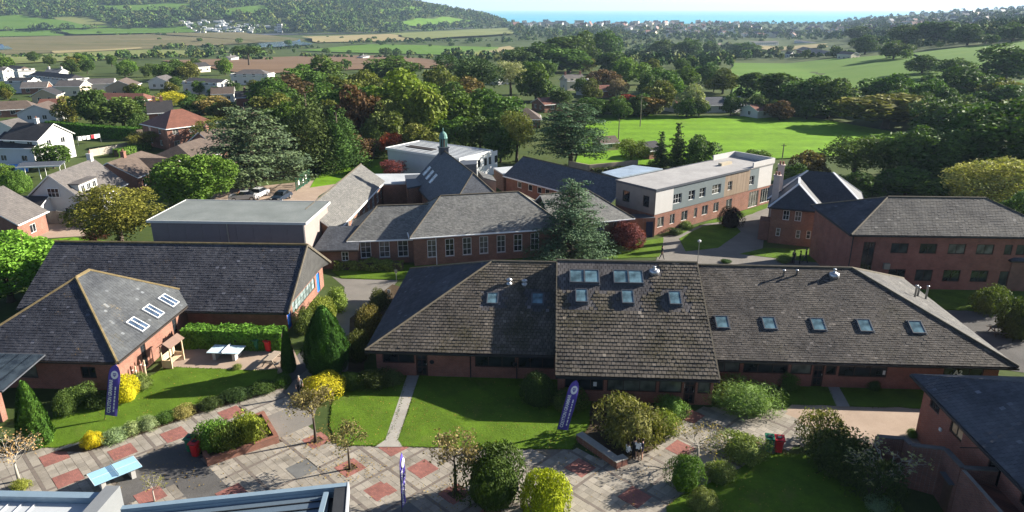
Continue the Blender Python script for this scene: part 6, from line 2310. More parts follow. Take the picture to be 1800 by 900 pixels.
# ------------------------------------------------------------------ trees round the school and in the valley
T = [
    # kind, x, top, base, width, colour, label
    ('cedar', 447, 186, 332, 172, 'bl', 'huge blue-green cedar above the parked cars', 0),
    ('cedar', 1003, 181, 292, 136, (0.055, 0.088, 0.05), 'wide dark cedar between the slate wing and the bright field', 1),
    ('spruce', 1003, 316, 452, 142, (0.070, 0.11, 0.078), 'feathery blue spruce in front of the old school', 0),
    ('flat', 438, 79, 116, 62, 'dg', 'flat-topped pine standing above the ploughed field', 0),
    ('bigoak', 352, 268, 372, 116, 'lg', 'bright green tree left of the big cedar', 0),
    ('bigsoft', 214, 318, 436, 142, 'au', 'broad autumn-gold tree beside the sports hall', 0),
    ('bigoak', 20, 405, 530, 150, 'vg', 'leafy green tree at the left edge beside the hall', 1),
    ('bigoak', 75, 430, 500, 70, 'g', 'smaller green tree behind the left end of the hall roof', 2),
    ('conifer', 598, 185, 298, 92, (0.04, 0.075, 0.02), 'broad dense green conifer next to the sunny lawn', 0),
    ('conifer', 548, 148, 300, 110, (0.042, 0.065, 0.022), 'tallest dark conifer behind the barn-like wing', 1),
    ('soft', 528, 225, 300, 70, 'br', 'brown-leaved tree below the tall dark conifer', 1),
    ('oak', 505, 128, 190, 92, 'cp', 'dull purple-brown tree left of the tall conifers', 0),
    ('oak', 572, 95, 160, 78, 'g', 'round green oak at the edge of the ploughed field', 3),
    ('oak', 535, 112, 175, 74, 'g', 'green oak beside the purple-brown tree', 1),
    ('oak', 632, 146, 262, 84, 'cp', 'copper beech with dark brown crown in the tree belt', 2),
    ('oak', 646, 118, 200, 70, 'ol', 'olive oak behind the copper beech', 0),
    ('oak', 690, 97, 150, 96, 'dg', 'dark spreading oak in front of the green fields', 1),
    ('oak', 716, 116, 250, 118, 'yg', 'largest yellow-green tree in the middle of the tree belt', 3),
    ('tall', 752, 150, 262, 62, 'yg', 'golden-green tree at the right of the tree belt', 0),
    ('oak', 680, 175, 268, 80, 'ol', 'olive tree in the lower tree belt', 2),
    ('oak', 772, 112, 200, 74, 'ol', 'olive-yellow tree behind the golden-green one', 0),
    ('oak', 816, 133, 200, 78, 'br', 'russet-brown tree above the small shed', 1),
    ('pine', 792, 94, 150, 74, 'dk', 'dark pine behind the russet tree', 0),
    ('pine', 848, 98, 180, 82, 'dk', 'second dark pine right of the russet tree', 1),
    ('oak', 860, 160, 215, 70, 'g', 'green tree behind the house with the big chimney', 2),
    ('soft', 908, 193, 284, 66, 'ol', 'brownish loose tree left of the wide dark cedar', 0),
    ('soft', 898, 104, 168, 56, 'wl', 'pale willow behind the chimney house', 1),
    ('oak', 942, 106, 178, 62, 'dg', 'dark green oak right of the pale willow', 3),
    ('soft', 1108, 243, 296, 66, 'yg', 'sunlit yellow tree in front of the bright field', 0),
    ('fir', 1160, 230, 296, 32, 'dk', 'smallest dark fir of the three by the field', 0),
    ('fir', 1188, 215, 298, 38, 'dk', 'tallest dark fir of the three by the field', 0),
    ('oak', 1226, 236, 300, 58, 'dg', 'dark bushy tree right of the firs', 1),
    ('oak', 845, 200, 270, 74, 'dg', 'dark tree behind the white block', 0),
    ('oak', 800, 205, 262, 80, 'g', 'green tree behind the cupola', 1),
    ('oak', 735, 215, 282, 78, 'ol', 'tree directly left of the white block', 3),
    ('soft', 690, 232, 284, 44, 'rd', 'small red-brown tree at the white block corner', 0),
    ('oak', 880, 225, 285, 60, 'dk', 'dark tree at the right end of the white block', 2),
    ('soft', 690, 281, 318, 50, 'mr', 'low crimson maple by the sunny lawn', 0),
    ('round', 1097, 388, 436, 62, 'mr', 'round crimson maple in front of the old school', 0),
    ('round', 1283, 362, 398, 40, (0.03, 0.02, 0.022), 'dark purple small tree in front of the modern block', 1),
    ('bigoak', 1790, 172, 335, 215, (0.042, 0.07, 0.02), 'tall broad tree at the right edge behind the brick block', 0),
    ('bigsoft', 1735, 274, 392, 150, (0.21, 0.20, 0.075), 'straw-yellow willow behind the right-hand brick block', 1),
    ('bigoak', 1625, 218, 330, 130, 'dg', 'dark spreading oak in front of the bright field', 2),
    ('soft', 1500, 238, 320, 110, 'dg', 'thin-crowned dark tree over the field edge', 0),
    ('soft', 1555, 240, 325, 90, 'dg', 'loose dark tree between thin-crowned tree and spreading oak', 1),
    ('oak', 1420, 262, 322, 70, 'br', 'brown-tinged small tree by the field fence', 0),
    ('oak', 1510, 300, 350, 80, 'dg', 'dense bush-like tree beside the schoolhouse roof', 3),
    ('oak', 1590, 290, 350, 90, 'g', 'green tree behind the left corner of the brick block', 0),
    ('oak', 1660, 310, 365, 90, 'g', 'green tree behind the brick block ridge', 1),
    ('bigoak', 1790, 330, 440, 90, 'g', 'tree at the far right beside the brick block roof', 3),
    ('oak', 1395, 285, 330, 60, 'dg', 'dark bush behind the chimneys', 2),
    ('oak', 1330, 262, 300, 50, 'g', 'green tree behind the flat-roofed modern block', 1),
    ('oak', 165, 148, 225, 54, 'dk', 'narrow dark green tree among the village roofs', 0),
    ('oak', 218, 168, 226, 82, 'dg', 'wide dark green tree next to the red-roofed house', 1),
    ('oak', 122, 168, 216, 46, 'ol', 'olive tree left of the narrow dark one', 2),
    ('soft', 302, 160, 196, 52, (0.30, 0.28, 0.03), 'bright golden tree above the red-roofed house', 0),
    ('oak', 95, 250, 296, 64, 'g', 'rounded bush-like tree beside the big white house', 1),
    ('round', 30, 296, 340, 42, 'lg', 'round clipped tree in the garden by the blue pool cover', 0),
    ('oak', 8, 285, 318, 40, 'lg', 'small bright tree left of the blue pool cover', 3),
    ('soft', 372, 205, 262, 60, 'ol', 'dull green tree between village and cedar', 1),
    ('soft', 255, 230, 262, 60, 'ol', 'low twiggy tree in the back gardens', 0),
    ('oak', 375, 168, 200, 60, 'tan', 'brownish tree in the village gardens', 2),
    ('oak', 340, 225, 256, 46, 'g', 'small green tree beside the red-roofed house', 0),
    ('soft', 170, 402, 432, 42, 'mr', 'small purple-leaved tree by the driveway', 0),
    ('oak', 530, 165, 215, 60, 'g', 'green tree behind the dark hipped bungalow', 3),
    ('conifer', 665, 205, 275, 60, 'dg', 'dark conifer in the lower tree belt', 1),
    ('soft', 770, 235, 262, 40, 'g', 'small green tree directly behind the cupola', 0),
    ('oak', 630, 235, 290, 60, 'cp', 'purple-brown tree on the far side of the sunny lawn', 1),
    ('oak', 575, 275, 300, 34, 'tan', 'small brownish shrub-tree by the green fence', 2),
]
for k, x, yt, yb, w, c, lb, v in T:
    tree(k, x, yt, yb, w, c, lb, var=v)
# the wooded valley on the right: many large oaks one can tell apart
R2 = [
    (1365, 125, 190, 80, 'dg', 'oak with wide crown below the hill field, left one'), (1420, 130, 200, 90, 'dg', 'second oak below the hill field'), (1462, 134, 205, 80, 'dg', 'third oak below the hill field, with airy crown'),
    (1560, 126, 195, 90, 'g', 'sunlit-topped oak standing inside the hill field shadows'), (1455, 165, 209, 80, 'g', 'green oak behind the far field corner'), (1555, 163, 225, 130, 'ol', 'huge oak with yellowing crown behind the field'),
    (1685, 112, 190, 120, 'dg', 'large dark oak on the hill field edge'), (1765, 75, 150, 110, 'dg', 'big lone oak in the upper hill field'), (1700, 175, 250, 110, 'gy', 'grey-green tree in the right wood'),
    (1640, 170, 250, 110, 'dg', 'dark tree in the right wood'), (1770, 148, 215, 90, 'dg', 'dark round tree near the right edge'), (1370, 175, 212, 50, 'cp', 'purple-brown bush at the far field edge'),
    (1690, 225, 310, 90, 'g', 'tree filling the right wood behind the willow'), (1735, 205, 300, 110, 'dg', 'broad tree behind the willow'), (1270, 118, 165, 55, 'ol', 'thin brownish tree beside the hill field'), (1320, 125, 170, 50, 'dg', 'narrow tree on the hill field edge'),
    (1215, 145, 205, 55, 'wl', 'silvery willow above the far bungalows'), (1155, 140, 200, 60, 'ol', 'olive tree above the far bungalows'), (1085, 136, 172, 36, (0.2, 0.15, 0.11), 'pinkish narrow tree near the white cottage'),
    (1105, 165, 200, 70, 'rd', 'red-leaved shrub row at the far edge of the field'), (1135, 168, 205, 60, 'br', 'brown twiggy tree above the far field edge'),
    (1043, 170, 205, 66, 'g', 'green tree left of the red-leaved shrub'), (955, 138, 178, 54, 'dg', 'tree left of the white cottage'), (1060, 120, 155, 60, 'cp', 'dusky tree right of the white cottage'),
    (1100, 100, 150, 70, 'lg', 'bright round tree in the middle distance'), (1070, 90, 130, 44, 'dg', 'dark tree behind the bright round one'), (1025, 98, 126, 50, 'ol', 'olive tree above the white cottage'),
    (1160, 118, 165, 60, 'g', 'green tree right of the bright round one'), (1200, 115, 160, 60, 'g', 'bushy tree in the wood by the lane'), (1240, 110, 150, 50, 'ft', 'tree beside the lane'),
    (985, 62, 120, 70, 'dg', 'tall dark tree at the left of the dense copse'), (1025, 52, 118, 62, 'dg', 'tallest tree of the dense copse'), (1062, 50, 112, 60, 'dg', 'dark tree at the right of the dense copse'), (950, 72, 125, 66, 'dk', 'dark tree at the left end of the dense copse'), (910, 82, 128, 56, 'dk', 'outlying dark tree left of the dense copse'),
    (1000, 85, 128, 70, 'g', 'lighter tree in front of the dense copse'),
    (1165, 68, 105, 48, 'ft', 'round tree beyond the pale strip, left one'), (1210, 66, 105, 44, 'ft', 'round tree beyond the pale strip, right one'), (1245, 72, 100, 32, 'ft', 'small tree beside the lane end'),
    (1310, 73, 100, 60, 'ft', 'tree by the white sheds'), (1640, 36, 78, 60, 'ft', 'tall tree above the upper field'), (1700, 40, 80, 60, 'ft', 'second tall tree above the upper field'), (1590, 42, 82, 56, 'ft', 'tree left of the upper field'),
    (1570, 70, 105, 50, 'ft', 'dark tree at the farm'), (1520, 60, 95, 50, 'ft', 'tree behind the farm barn'), (1505, 45, 75, 40, 'ft', 'tree on the lane above the farm'), (1780, 38, 75, 60, 'ft', 'tree at the right skyline edge'),
    (1620, 95, 130, 60, 'dg', 'hedge tree at the top of the hill field'), (1675, 100, 135, 60, 'g', 'pale hedge tree below the upper field'),
]
for i, (x, yt, yb, w, c, lb) in enumerate(R2):
    tree('oak' if i % 5 else 'tall', x, yt, yb, w, c, lb)


def pxpoly(P, n, seed):
    g = random.Random(seed)
    x0, x1 = min(p[0] for p in P), max(p[0] for p in P)
    y0, y1 = min(p[1] for p in P), max(p[1] for p in P)
    out = []
    while len(out) < n:
        x, y = g.uniform(x0, x1), g.uniform(y0, y1)
        if inpoly(x, y, P):
            out.append((x, y))
    return out


CLEAR = [(978, 118, 1082, 166), (1220, 165, 1352, 202), (1306, 64, 1372, 94), (1372, 72, 1508, 108), (1476, 108, 1545, 170)]      # lines of sight to houses and open ground


def is_clear(x, y):
    return any(a < x < c and b < y < d for a, b, c, d in CLEAR)


def fill(P, n, hs, col, label, group, seed, kind='oak', wr=(0.85, 1.2)):
    for x, y in pxpoly(P, n, seed):
        if is_clear(x, y):
            continue
        p = land(x, y)
        h = rnd.uniform(*hs)
        plant(kind, p, h, h * rnd.uniform(*wr), rnd.choice(col), label, 'tree', 'tree', group)


fill([(1040, 212), (1230, 208), (1420, 212), (1420, 206), (1230, 202), (1040, 206)], 14, (4, 6.5), ['dg', 'g', 'dk'], 'hedge tree in the belt along the far side of the bright field', 'trees along the far side of the bright field', 1)
fill([(1430, 203), (1580, 226), (1700, 235), (1740, 215), (1580, 198), (1440, 188)], 14, (6, 9), ['dg', 'dk', 'g'], 'dark tree in the wood at the right end of the bright field', 'dark trees at the right end of the bright field', 2)
fill([(1600, 180), (1800, 195), (1830, 300), (1740, 280), (1620, 205)], 12, (7, 11), ['dg', 'g', 'dk', 'ol'], 'tree in the dense wood on the right slope', 'trees in the dense wood on the right slope', 3)
fill([(900, 130), (1260, 110), (1290, 180), (1000, 200), (920, 185)], 28, (5, 9), ['dg', 'g', 'ol', 'ft', 'lg'], 'tree in the mixed wood between cottage and lane', 'trees in the mixed wood beyond the school', 4)
fill([(0, 122), (60, 108), (300, 118), (420, 128), (400, 140), (300, 145), (120, 130), (0, 135)], 22, (6, 10), ['g', 'ol', 'dg', 'lg', 'dk'], 'tree in the belt behind the village roofs', 'trees behind the village roofs', 5)
fill([(480, 130), (600, 118), (760, 130), (900, 150), (900, 200), (700, 215), (520, 190)], 12, (6, 9), ['dg', 'g', 'ol'], 'tree within the tall belt behind the school', 'trees in the tall belt behind the school', 6)
fill([(475, 205), (640, 195), (760, 200), (900, 205), (900, 282), (860, 245), (770, 245), (730, 280), (640, 262), (600, 250), (480, 285)], 22, (8, 12), ['dg', 'g', 'ol', 'g'], 'tree in the front rank of the tall belt behind the school', 'front rank of the tall tree belt', 16)
fill([(0, 150), (300, 150), (470, 170), (470, 215), (380, 215), (230, 205), (0, 200)], 16, (3.5, 6), ['g', 'ol', 'dg', 'dk'], 'rounded tree squeezed between the village roofs', 'trees between the village roofs', 17)
fill([(200, 170), (480, 175), (520, 230), (380, 250), (150, 235), (120, 200)], 14, (3, 5), ['g', 'ol', 'dg', 'lg'], 'small garden tree among the village houses', 'garden trees in the village', 7)
fill([(1290, 170), (1560, 175), (1560, 205), (1290, 200)], 12, (4, 6.5), ['dg', 'g', 'dk'], 'tree in the hollow below the hill field', 'trees below the hill field', 8)
# hedgerow and valley trees farther out
HR_ = [((250, 90), (480, 100)), ((420, 70), (560, 88)), ((500, 92), (720, 100)), ((620, 80), (880, 84)), ((520, 68), (700, 72)), ((740, 75), (980, 70)), ((900, 62), (1100, 64)), ((250, 72), (430, 78)), ((0, 62), (120, 60)), ((130, 62), (330, 64)),
       ((70, 50), (200, 53)), ((1090, 92), (1260, 90)), ((1100, 76), (1340, 74)), ((1290, 106), (1490, 102)), ((1490, 100), (1640, 108)), ((1640, 85), (1800, 72)), ((1330, 92), (1500, 86)), ((1480, 70), (1800, 58)), ((640, 99), (900, 105)), ((560, 122), (660, 128))]
gh = random.Random(5)
for (xa, ya), (xb, yb) in HR_:
    n = max(3, int(abs(xb - xa) / 46))
    for i in range(n):
        f = (i + gh.random()) / n
        p = land(xa + (xb - xa) * f, ya + (yb - ya) * f + gh.uniform(-0.8, 0.8))
        h = gh.uniform(3.5, 8.5)
        plant('far', p, h, h * gh.uniform(0.9, 1.4), gh.choice(['ft', 'dg', 'g', 'dk']), 'round hedgerow tree out among the valley fields', 'tree', 'tree', 'hedgerow trees in the valley')
hedge([(90, 232), (160, 240), (248, 246)], 2.6, 2.2, (0.05, 0.10, 0.02), 'tall dark clipped hedge across the village gardens', 0.2, 70)
hedge([(205, 276), (262, 262)], 1.4, 1.2, (0.09, 0.14, 0.03), 'low bright hedge behind the dormer house', 0.2, 70)
hedge([(590, 472), (708, 474)], 0.9, 1.3, (0.16, 0.17, 0.05), 'loose flowering hedge under the old school windows', 0.12, 160, lumps=0.25)
hedge([(1040, 312), (1150, 305)], 1.5, 1.2, (0.04, 0.055, 0.02), 'dark hedge behind the blue-grey shed roof', 0.2, 70)
for x, yt, yb, w, c, lb in ((1090, 428, 446, 44, (0.15, 0.18, 0.08), 'pale mound shrub beside the crimson maple'), (1060, 420, 448, 50, (0.05, 0.08, 0.03), 'dark shrub at the foot of the blue spruce'), (1205, 388, 404, 26, (0.12, 0.15, 0.06), 'small round shrub in front of the modern block'), (1185, 400, 415, 30, (0.05, 0.07, 0.03), 'dark shrub near the porch door'),
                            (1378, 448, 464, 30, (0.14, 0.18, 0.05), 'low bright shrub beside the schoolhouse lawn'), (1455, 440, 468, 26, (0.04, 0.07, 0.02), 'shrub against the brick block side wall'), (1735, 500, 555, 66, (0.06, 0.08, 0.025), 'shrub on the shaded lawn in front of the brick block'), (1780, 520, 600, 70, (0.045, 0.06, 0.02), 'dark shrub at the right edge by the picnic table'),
                            (490, 355, 372, 30, (0.08, 0.12, 0.03), 'low shrub at the car park edge'), (1275, 458, 464, 22, (0.04, 0.07, 0.02), 'flat shrub behind the roof ridge')):
    shrub('loose', x, yt, yb, w, c, lb)


# ------------------------------------------------------------------ houses
WALLC = dict(white=plain('white_wall', (0.58, 0.57, 0.545), 0.9, 0.05, 0.7), cream=plain('cream_wall', (0.62, 0.55, 0.43), 0.9, 0.07, 0.7), brick=M_BRICK3, tan=plain('tan_house_wall', (0.42, 0.33, 0.23), 0.9, 0.08, 0.7), red=M_BRICK)
ROOFC = dict(grey=slate('house_grey_roof', (0.115, 0.105, 0.098), 0.3, 0.3, 0.15), brown=slate('house_brown_roof', (0.115, 0.088, 0.07), 0.3, 0.3, 0.15), dark=slate('house_dark_roof', (0.042, 0.04, 0.04), 0.3, 0.3, 0.15),
             red=slate('house_red_roof', (0.17, 0.075, 0.052), 0.3, 0.3, 0.15), blue=slate('house_slate_roof', (0.085, 0.09, 0.10), 0.3, 0.3, 0.15))


def house(A, B, zr, ze, D, wall, rf, label, hl=0.0, hr=0.0, chim=(), cross=None, wins=True, ext=0.3, name='house', group=None, fwin=None):
    def g3(px, py):
        p = at(px, py, zr)
        for _ in range(6):
            p = at(px, py, zr + zt1(p[0], p[1]))
        return p
    a, b = g3(*A), g3(*B)
    z0 = min(zt1(a[0], a[1]), zt1(b[0], b[1])) - 0.2
    d = b[:2] - a[:2]
    ln = float(np.linalg.norm(d))
    h = thing(name, label, 'house', (a[0], a[1], z0), math.atan2(d[1], d[0]), group)
    x0, x1 = -hl - ext, ln + hr + ext
    H2 = D / 2
    ro_, _ = roof(h, x0, x1, -H2 - 0.35, H2 + 0.35, ze + 0.2, zr + 0.2, hl + (ext if hl else 0), hr + (ext if hr else 0), ROOFC[rf], trim=M_WHITE, th=0.14)
    wl = MB()
    wf = (x0 + ext, x1 - ext, -H2, H2)
    W = wf[1] - wf[0]
    ops = {'F': [], 'L': [], 'R': []}
    if wins:
        storeys = [0] if ze < 3.4 else [0, 1]
        for s in storeys:
            zb = 0.95 + s * 2.45
            n = max(1, int(W / 3.2)) if fwin is None else fwin
            for i in range(n):
                u = W * (i + 0.5) / n
                ops['F'].append((u - 0.62, u + 0.62, zb, zb + 1.15))
            for k in 'LR':
                for f in ((0.3, 0.7) if D > 6.5 else (0.5,)):
                    ops[k].append((D * f - 0.55, D * f + 0.55, zb, zb + 1.15))
        if zr - ze > 2.4 and not hl:
            pass
    for s in 'FRBL':
        panel(wl, side(*wf, s), W if s in 'FB' else D, 0, ze + 0.1, ops.get(s, []))
    if not hl:
        wl.poly([(wf[0], H2, ze + 0.1), (wf[0], -H2, ze + 0.1), (wf[0], 0, zr)])
    if not hr:
        wl.poly([(wf[1], -H2, ze + 0.1), (wf[1], H2, ze + 0.1), (wf[1], 0, zr)])
    if cross:
        cx, cw, cl, cz = cross
        y1 = -H2 - cl
        for sx in (-1, 1):
            q = [(cx, y1 - 0.3, cz + 0.2), (cx, 0, cz + 0.2), (cx + sx * (cw / 2 + 0.3), 0, ze + 0.18), (cx + sx * (cw / 2 + 0.3), y1 - 0.3, ze + 0.18)]
            mbc = MB()
            thick(mbc, q if sx < 0 else q[::-1], 0.13, 0, 1)
            mbc.build('roof', [ROOFC[rf], M_WHITE], h)
        cf = (cx - cw / 2, cx + cw / 2, y1, -H2)
        o = [(cw / 2 - 0.7, cw / 2 + 0.7, 0.9, 2.1)]
        panel(wl, side(*cf, 'F'), cw, 0, ze + 0.05, o)
        panel(wl, side(*cf, 'R'), cl, 0, ze + 0.05)
        panel(wl, side(*cf, 'L'), cl, 0, ze + 0.05)
        wl.poly([(cf[0], y1, ze + 0.05), (cf[1], y1, ze + 0.05), (cx, y1, cz)])
        window(h, side(*cf, 'F'), o[0], M_WHITE, 2, 2, 0.07)
    wl.build('wall', WALLC[wall], h)
    for s in ops:
        for o in ops[s]:
            window(h, side(*wf, s), o, M_WHITE, 2, 1, 0.07)
    for f in chim:
        x = ln * f
        co = MB().box(x - 0.35, x + 0.35, -0.3, 0.3, zr - 0.8, zr + 1.0).box(x - 0.41, x + 0.41, -0.36, 0.36, zr + 1.001, zr + 1.12).build('chimney', WALLC['white' if wall == 'white' else 'brick'], h)
        MB().lathe([(0.13, zr + 1.12), (0.11, zr + 1.5)], 8, 0, (x, 0, 0)).build('chimney_pot', M_BRICK3, co)
    return h


h1 = house((86, 307), (162, 279), 6.6, 2.7, 8.4, 'white', 'grey', 'white gabled house with a grey roof and a flat dormer of three windows', chim=(0.95,), fwin=2)
# its gable window and box dormer
c = hitp(h1, 90, 326, [(0.0, -4, 0), (0.0, 4, 0), (0.0, -4, 3)])
window(h1, side(0.0, 9, -4.2, 4.2, 'L') @ Matrix.Translation((0, -0.16, 0)), (3.5, 5.1, 3.6, 4.9), M_WHITE, 3, 2, 0.07)
q = hitp(h1, 153, 316, [(0, -3.2, 0), (8, -3.2, 0), (0, -3.2, 3)])
dm = MB().box(q[0] - 2.3, q[0] + 2.3, -3.2, -0.8, 3.6, 5.15).box(q[0] - 2.45, q[0] + 2.45, -3.4, -0.7, 5.151, 5.3, 1).build('dormer', [WALLC['white'], ROOFC['grey']], h1)
for i in (-1, 0, 1):
    window(h1, Matrix.Translation((q[0], -3.32, 0)), (i * 1.45 - 0.5, i * 1.45 + 0.5, 4.0, 4.95), M_WHITE, 2, 1, 0.07)
h2 = house((190, 285), (248, 265), 5.0, 2.6, 8.5, 'brick', 'brown', 'brick bungalow with a small projecting gable facing the sports hall', cross=(6.6, 4.2, 3.2, 4.4), chim=(0.45,), hl=0, hr=3)
house((312, 255), (352, 242), 4.8, 2.5, 9.5, 'brick', 'brown', 'hip-roofed brown bungalow half behind the cedar', 3, 3)
house((350, 232), (392, 224), 5.4, 2.6, 8, 'brick', 'brown', 'brown gabled house touching the big cedar', 0, 0, (0.3,))
house((32, 215), (92, 217), 7.2, 4.6, 8.5, 'white', 'dark', 'largest white house with dark roof, rear of the two joined gables', 0, 0, (0.55,))
house((10, 231), (82, 232), 5.6, 3.3, 9, 'white', 'dark', 'white house front range with a long row of windows under a dark roof', 0, 0)
house((-52, 347), (3, 327), 6.2, 2.7, 9.5, 'brick', 'grey', 'brick house with steep grey roof at the left edge by the driveway', 0, 0, ())
house((24, 343), (82, 345), 3.7, 2.3, 4.4, 'white', 'dark', 'small white garage with a dark roof beside the dormer house', 0, 0, (), None, False, name='garage')
house((60, 184), (84, 177), 4.6, 2.5, 9, 'white', 'brown', 'white bungalow gable under a brown roof among village houses', 0, 0)
house((301, 193), (320, 191), 7.6, 4.6, 11, 'brick', 'red', 'large red hip-roofed brick house in the village', 4.2, 4.2)
house((258, 178), (300, 176), 7.0, 4.6, 8, 'red', 'dark', 'dark-roofed house with two chimneys behind the red hip-roofed house', 0, 0, (0.3, 0.6))
VH = [
    ((18, 136), (58, 136), 6.5, 4.4, 8, 'white', 'dark', 'dark-roofed house left of the long black roof', 0, 0), ((66, 125), (132, 130), 7, 4.6, 9, 'white', 'dark', 'white house with the longest black roof in the village', 2, 2),
    ((40, 144), (84, 143), 5, 2.8, 8, 'brick', 'grey', 'grey-brown roofed bungalow in the village middle row', 0, 0), ((105, 141), (148, 141), 6.4, 4.2, 8, 'cream', 'grey', 'cream-walled house with grey roof in the village middle row', 0, 0),
    ((156, 138), (200, 137), 6.2, 4.2, 8, 'white', 'grey', 'grey-roofed white house right of the cream one', 0, 0), ((207, 141), (222, 136), 6.8, 4.2, 10, 'tan', 'brown', 'tan gable end facing the camera in the village', 0, 0),
    ((180, 163), (252, 164), 4.6, 2.5, 8, 'brick', 'red', 'long low red-brown roof in front of the tan gable', 2, 2), ((0, 178), (46, 176), 5, 2.6, 9, 'brick', 'brown', 'brown-roofed bungalow near the left edge', 2, 2),
    ((74, 156), (88, 152), 5.6, 3.0, 8, 'tan', 'dark', 'dark-roofed house with a tan gable in the village', 0, 0), ((72, 174), (112, 173), 4.2, 2.4, 7, 'brick', 'red', 'low red-tiled roof beside the dark tan-gabled house', 0, 0),
    ((-20, 118), (12, 118), 7, 4.6, 8, 'white', 'grey', 'white house at the very left edge of the village', 0, 0), ((20, 114), (42, 116), 6.5, 4.4, 8, 'white', 'brown', 'brown-roofed white house at the top left of the village', 2, 2),
    ((84, 121), (110, 121), 6, 4.2, 8, 'white', 'blue', 'white chimneyed house behind the black roof', 0, 0), ((275, 134), (292, 131), 5.8, 3.6, 8, 'white', 'grey', 'white gable house with small porch right of the tree belt', 0, 0),
    ((335, 136), (396, 139), 6.6, 4.4, 9, 'white', 'grey', 'long white house with grey roof below the villa', 0, 0), ((372, 153), (410, 152), 5.6, 3.2, 8, 'white', 'brown', 'brown-roofed white cottage below the long white house', 0, 0),
    ((414, 160), (446, 159), 6.2, 4.2, 8, 'red', 'dark', 'brick house with white gable trim right of the brown-roofed cottage', 0, 0), ((428, 122), (458, 122), 7.2, 4.8, 10, 'white', 'grey', 'square white villa with hipped grey roof', 4, 4),
    ((474, 178), (490, 177), 4.6, 2.6, 9, 'white', 'dark', 'white bungalow with dark hipped roof beside the conifers', 3.5, 3.5), ((316, 111), (360, 109), 6, 3.5, 8, 'cream', 'dark', 'long dark roof behind the village trees', 0, 0),
    ((398, 97), (412, 96), 5, 3.2, 7, 'white', 'grey', 'tiny white cottage at the edge of the ploughed field', 0, 0), ((0, 213), (30, 207), 5.2, 2.8, 8, 'white', 'grey', 'grey-roofed bungalow left of the largest white house', 0, 0),
    ((820, 178), (833, 186), 7.0, 4.5, 9, 'brick', 'dark', 'dark gabled house with one massive chimney behind the school', 0, 0), ((864, 190), (928, 190), 5.6, 2.8, 9, 'brick', 'brown', 'low wide hip-roofed house behind the school', 3, 3),
    ((770, 199), (786, 189), 3.8, 2.3, 5, 'cream', 'grey', 'small shed with pale roof in the trees', 0, 0), ((991, 131), (1022, 130), 7, 4.4, 7, 'cream', 'grey', 'cream cottage with a chimney at each end', 0, 0),
    ((1028, 144), (1036, 141), 5.6, 3.2, 7, 'white', 'grey', 'white gable beside the cream cottage', 0, 0), ((1040, 150), (1075, 149), 4.8, 2.8, 8, 'brick', 'red', 'red-brown roof right of the white gable', 0, 0),
    ((1182, 172), (1198, 171), 5, 2.6, 8, 'white', 'red', 'white-trimmed bungalow behind the silvery willow', 0, 0), ((1226, 171), (1268, 170), 5, 2.6, 9, 'white', 'blue', 'long slate bungalow behind the bright field', 0, 0),
    ((1276, 171), (1300, 169), 5, 2.6, 9, 'white', 'blue', 'slate bungalow right of the long one', 0, 0), ((1318, 184), (1345, 182), 4.4, 2.7, 7.5, 'white', 'red', 'red-roofed white bungalow at the field corner', 0, 0),
    ((946, 172), (974, 170), 4.8, 2.8, 8, 'brick', 'red', 'red-brown house left of the wide cedar top', 0, 0), ((1050, 240), (1079, 238), 3.6, 2.2, 5, 'tan', 'brown', 'low brown outbuilding at the near edge of the bright field', 0, 0),
    ((1127, 250), (1150, 247), 4.0, 2.4, 6, 'brick', 'dark', 'small dark-roofed outbuilding behind the yellow tree', 0, 0), ((868, 132), (886, 131), 4.6, 2.8, 7, 'white', 'blue', 'white bungalow half hidden in the pines', 0, 0),
    ((1256, 77), (1266, 76), 6, 3.6, 8, 'white', 'brown', 'white house by the lane bend', 0, 0), ((1384, 90), (1394, 89), 6, 3.6, 7, 'white', 'dark', 'white gable left of the farm barn', 0, 0),
    ((1412, 82), (1478, 80), 7, 4.2, 12, 'brick', 'dark', 'long dark farm barn below the town', 0, 0), ((1318, 73), (1364, 72), 6.5, 5.0, 12, 'white', 'grey', 'long white sheds beyond the copse', 0, 0),
    ((1402, 70), (1440, 69), 5, 3.8, 10, 'white', 'grey', 'pale farm shed behind the barn', 0, 0), ((632, 96), (644, 95), 4, 2.6, 6, 'white', 'grey', 'small white cottage among the field hedges', 0, 0),
    ((1480, 90), (1505, 88), 6, 4, 9, 'cream', 'dark', 'dark shed at the right end of the farm', 0, 0),
]
for v in VH:
    ch = (0.08, 0.92) if 'each end' in v[7] or 'chimneyed' in v[7] else ((0.5,) if 'massive' in v[7] or 'cottage' in v[7] else ())
    house(v[0], v[1], v[2] * 0.8, v[3] * 0.8, v[4] * 0.85, v[5], v[6], v[7], v[8], v[9], ch)

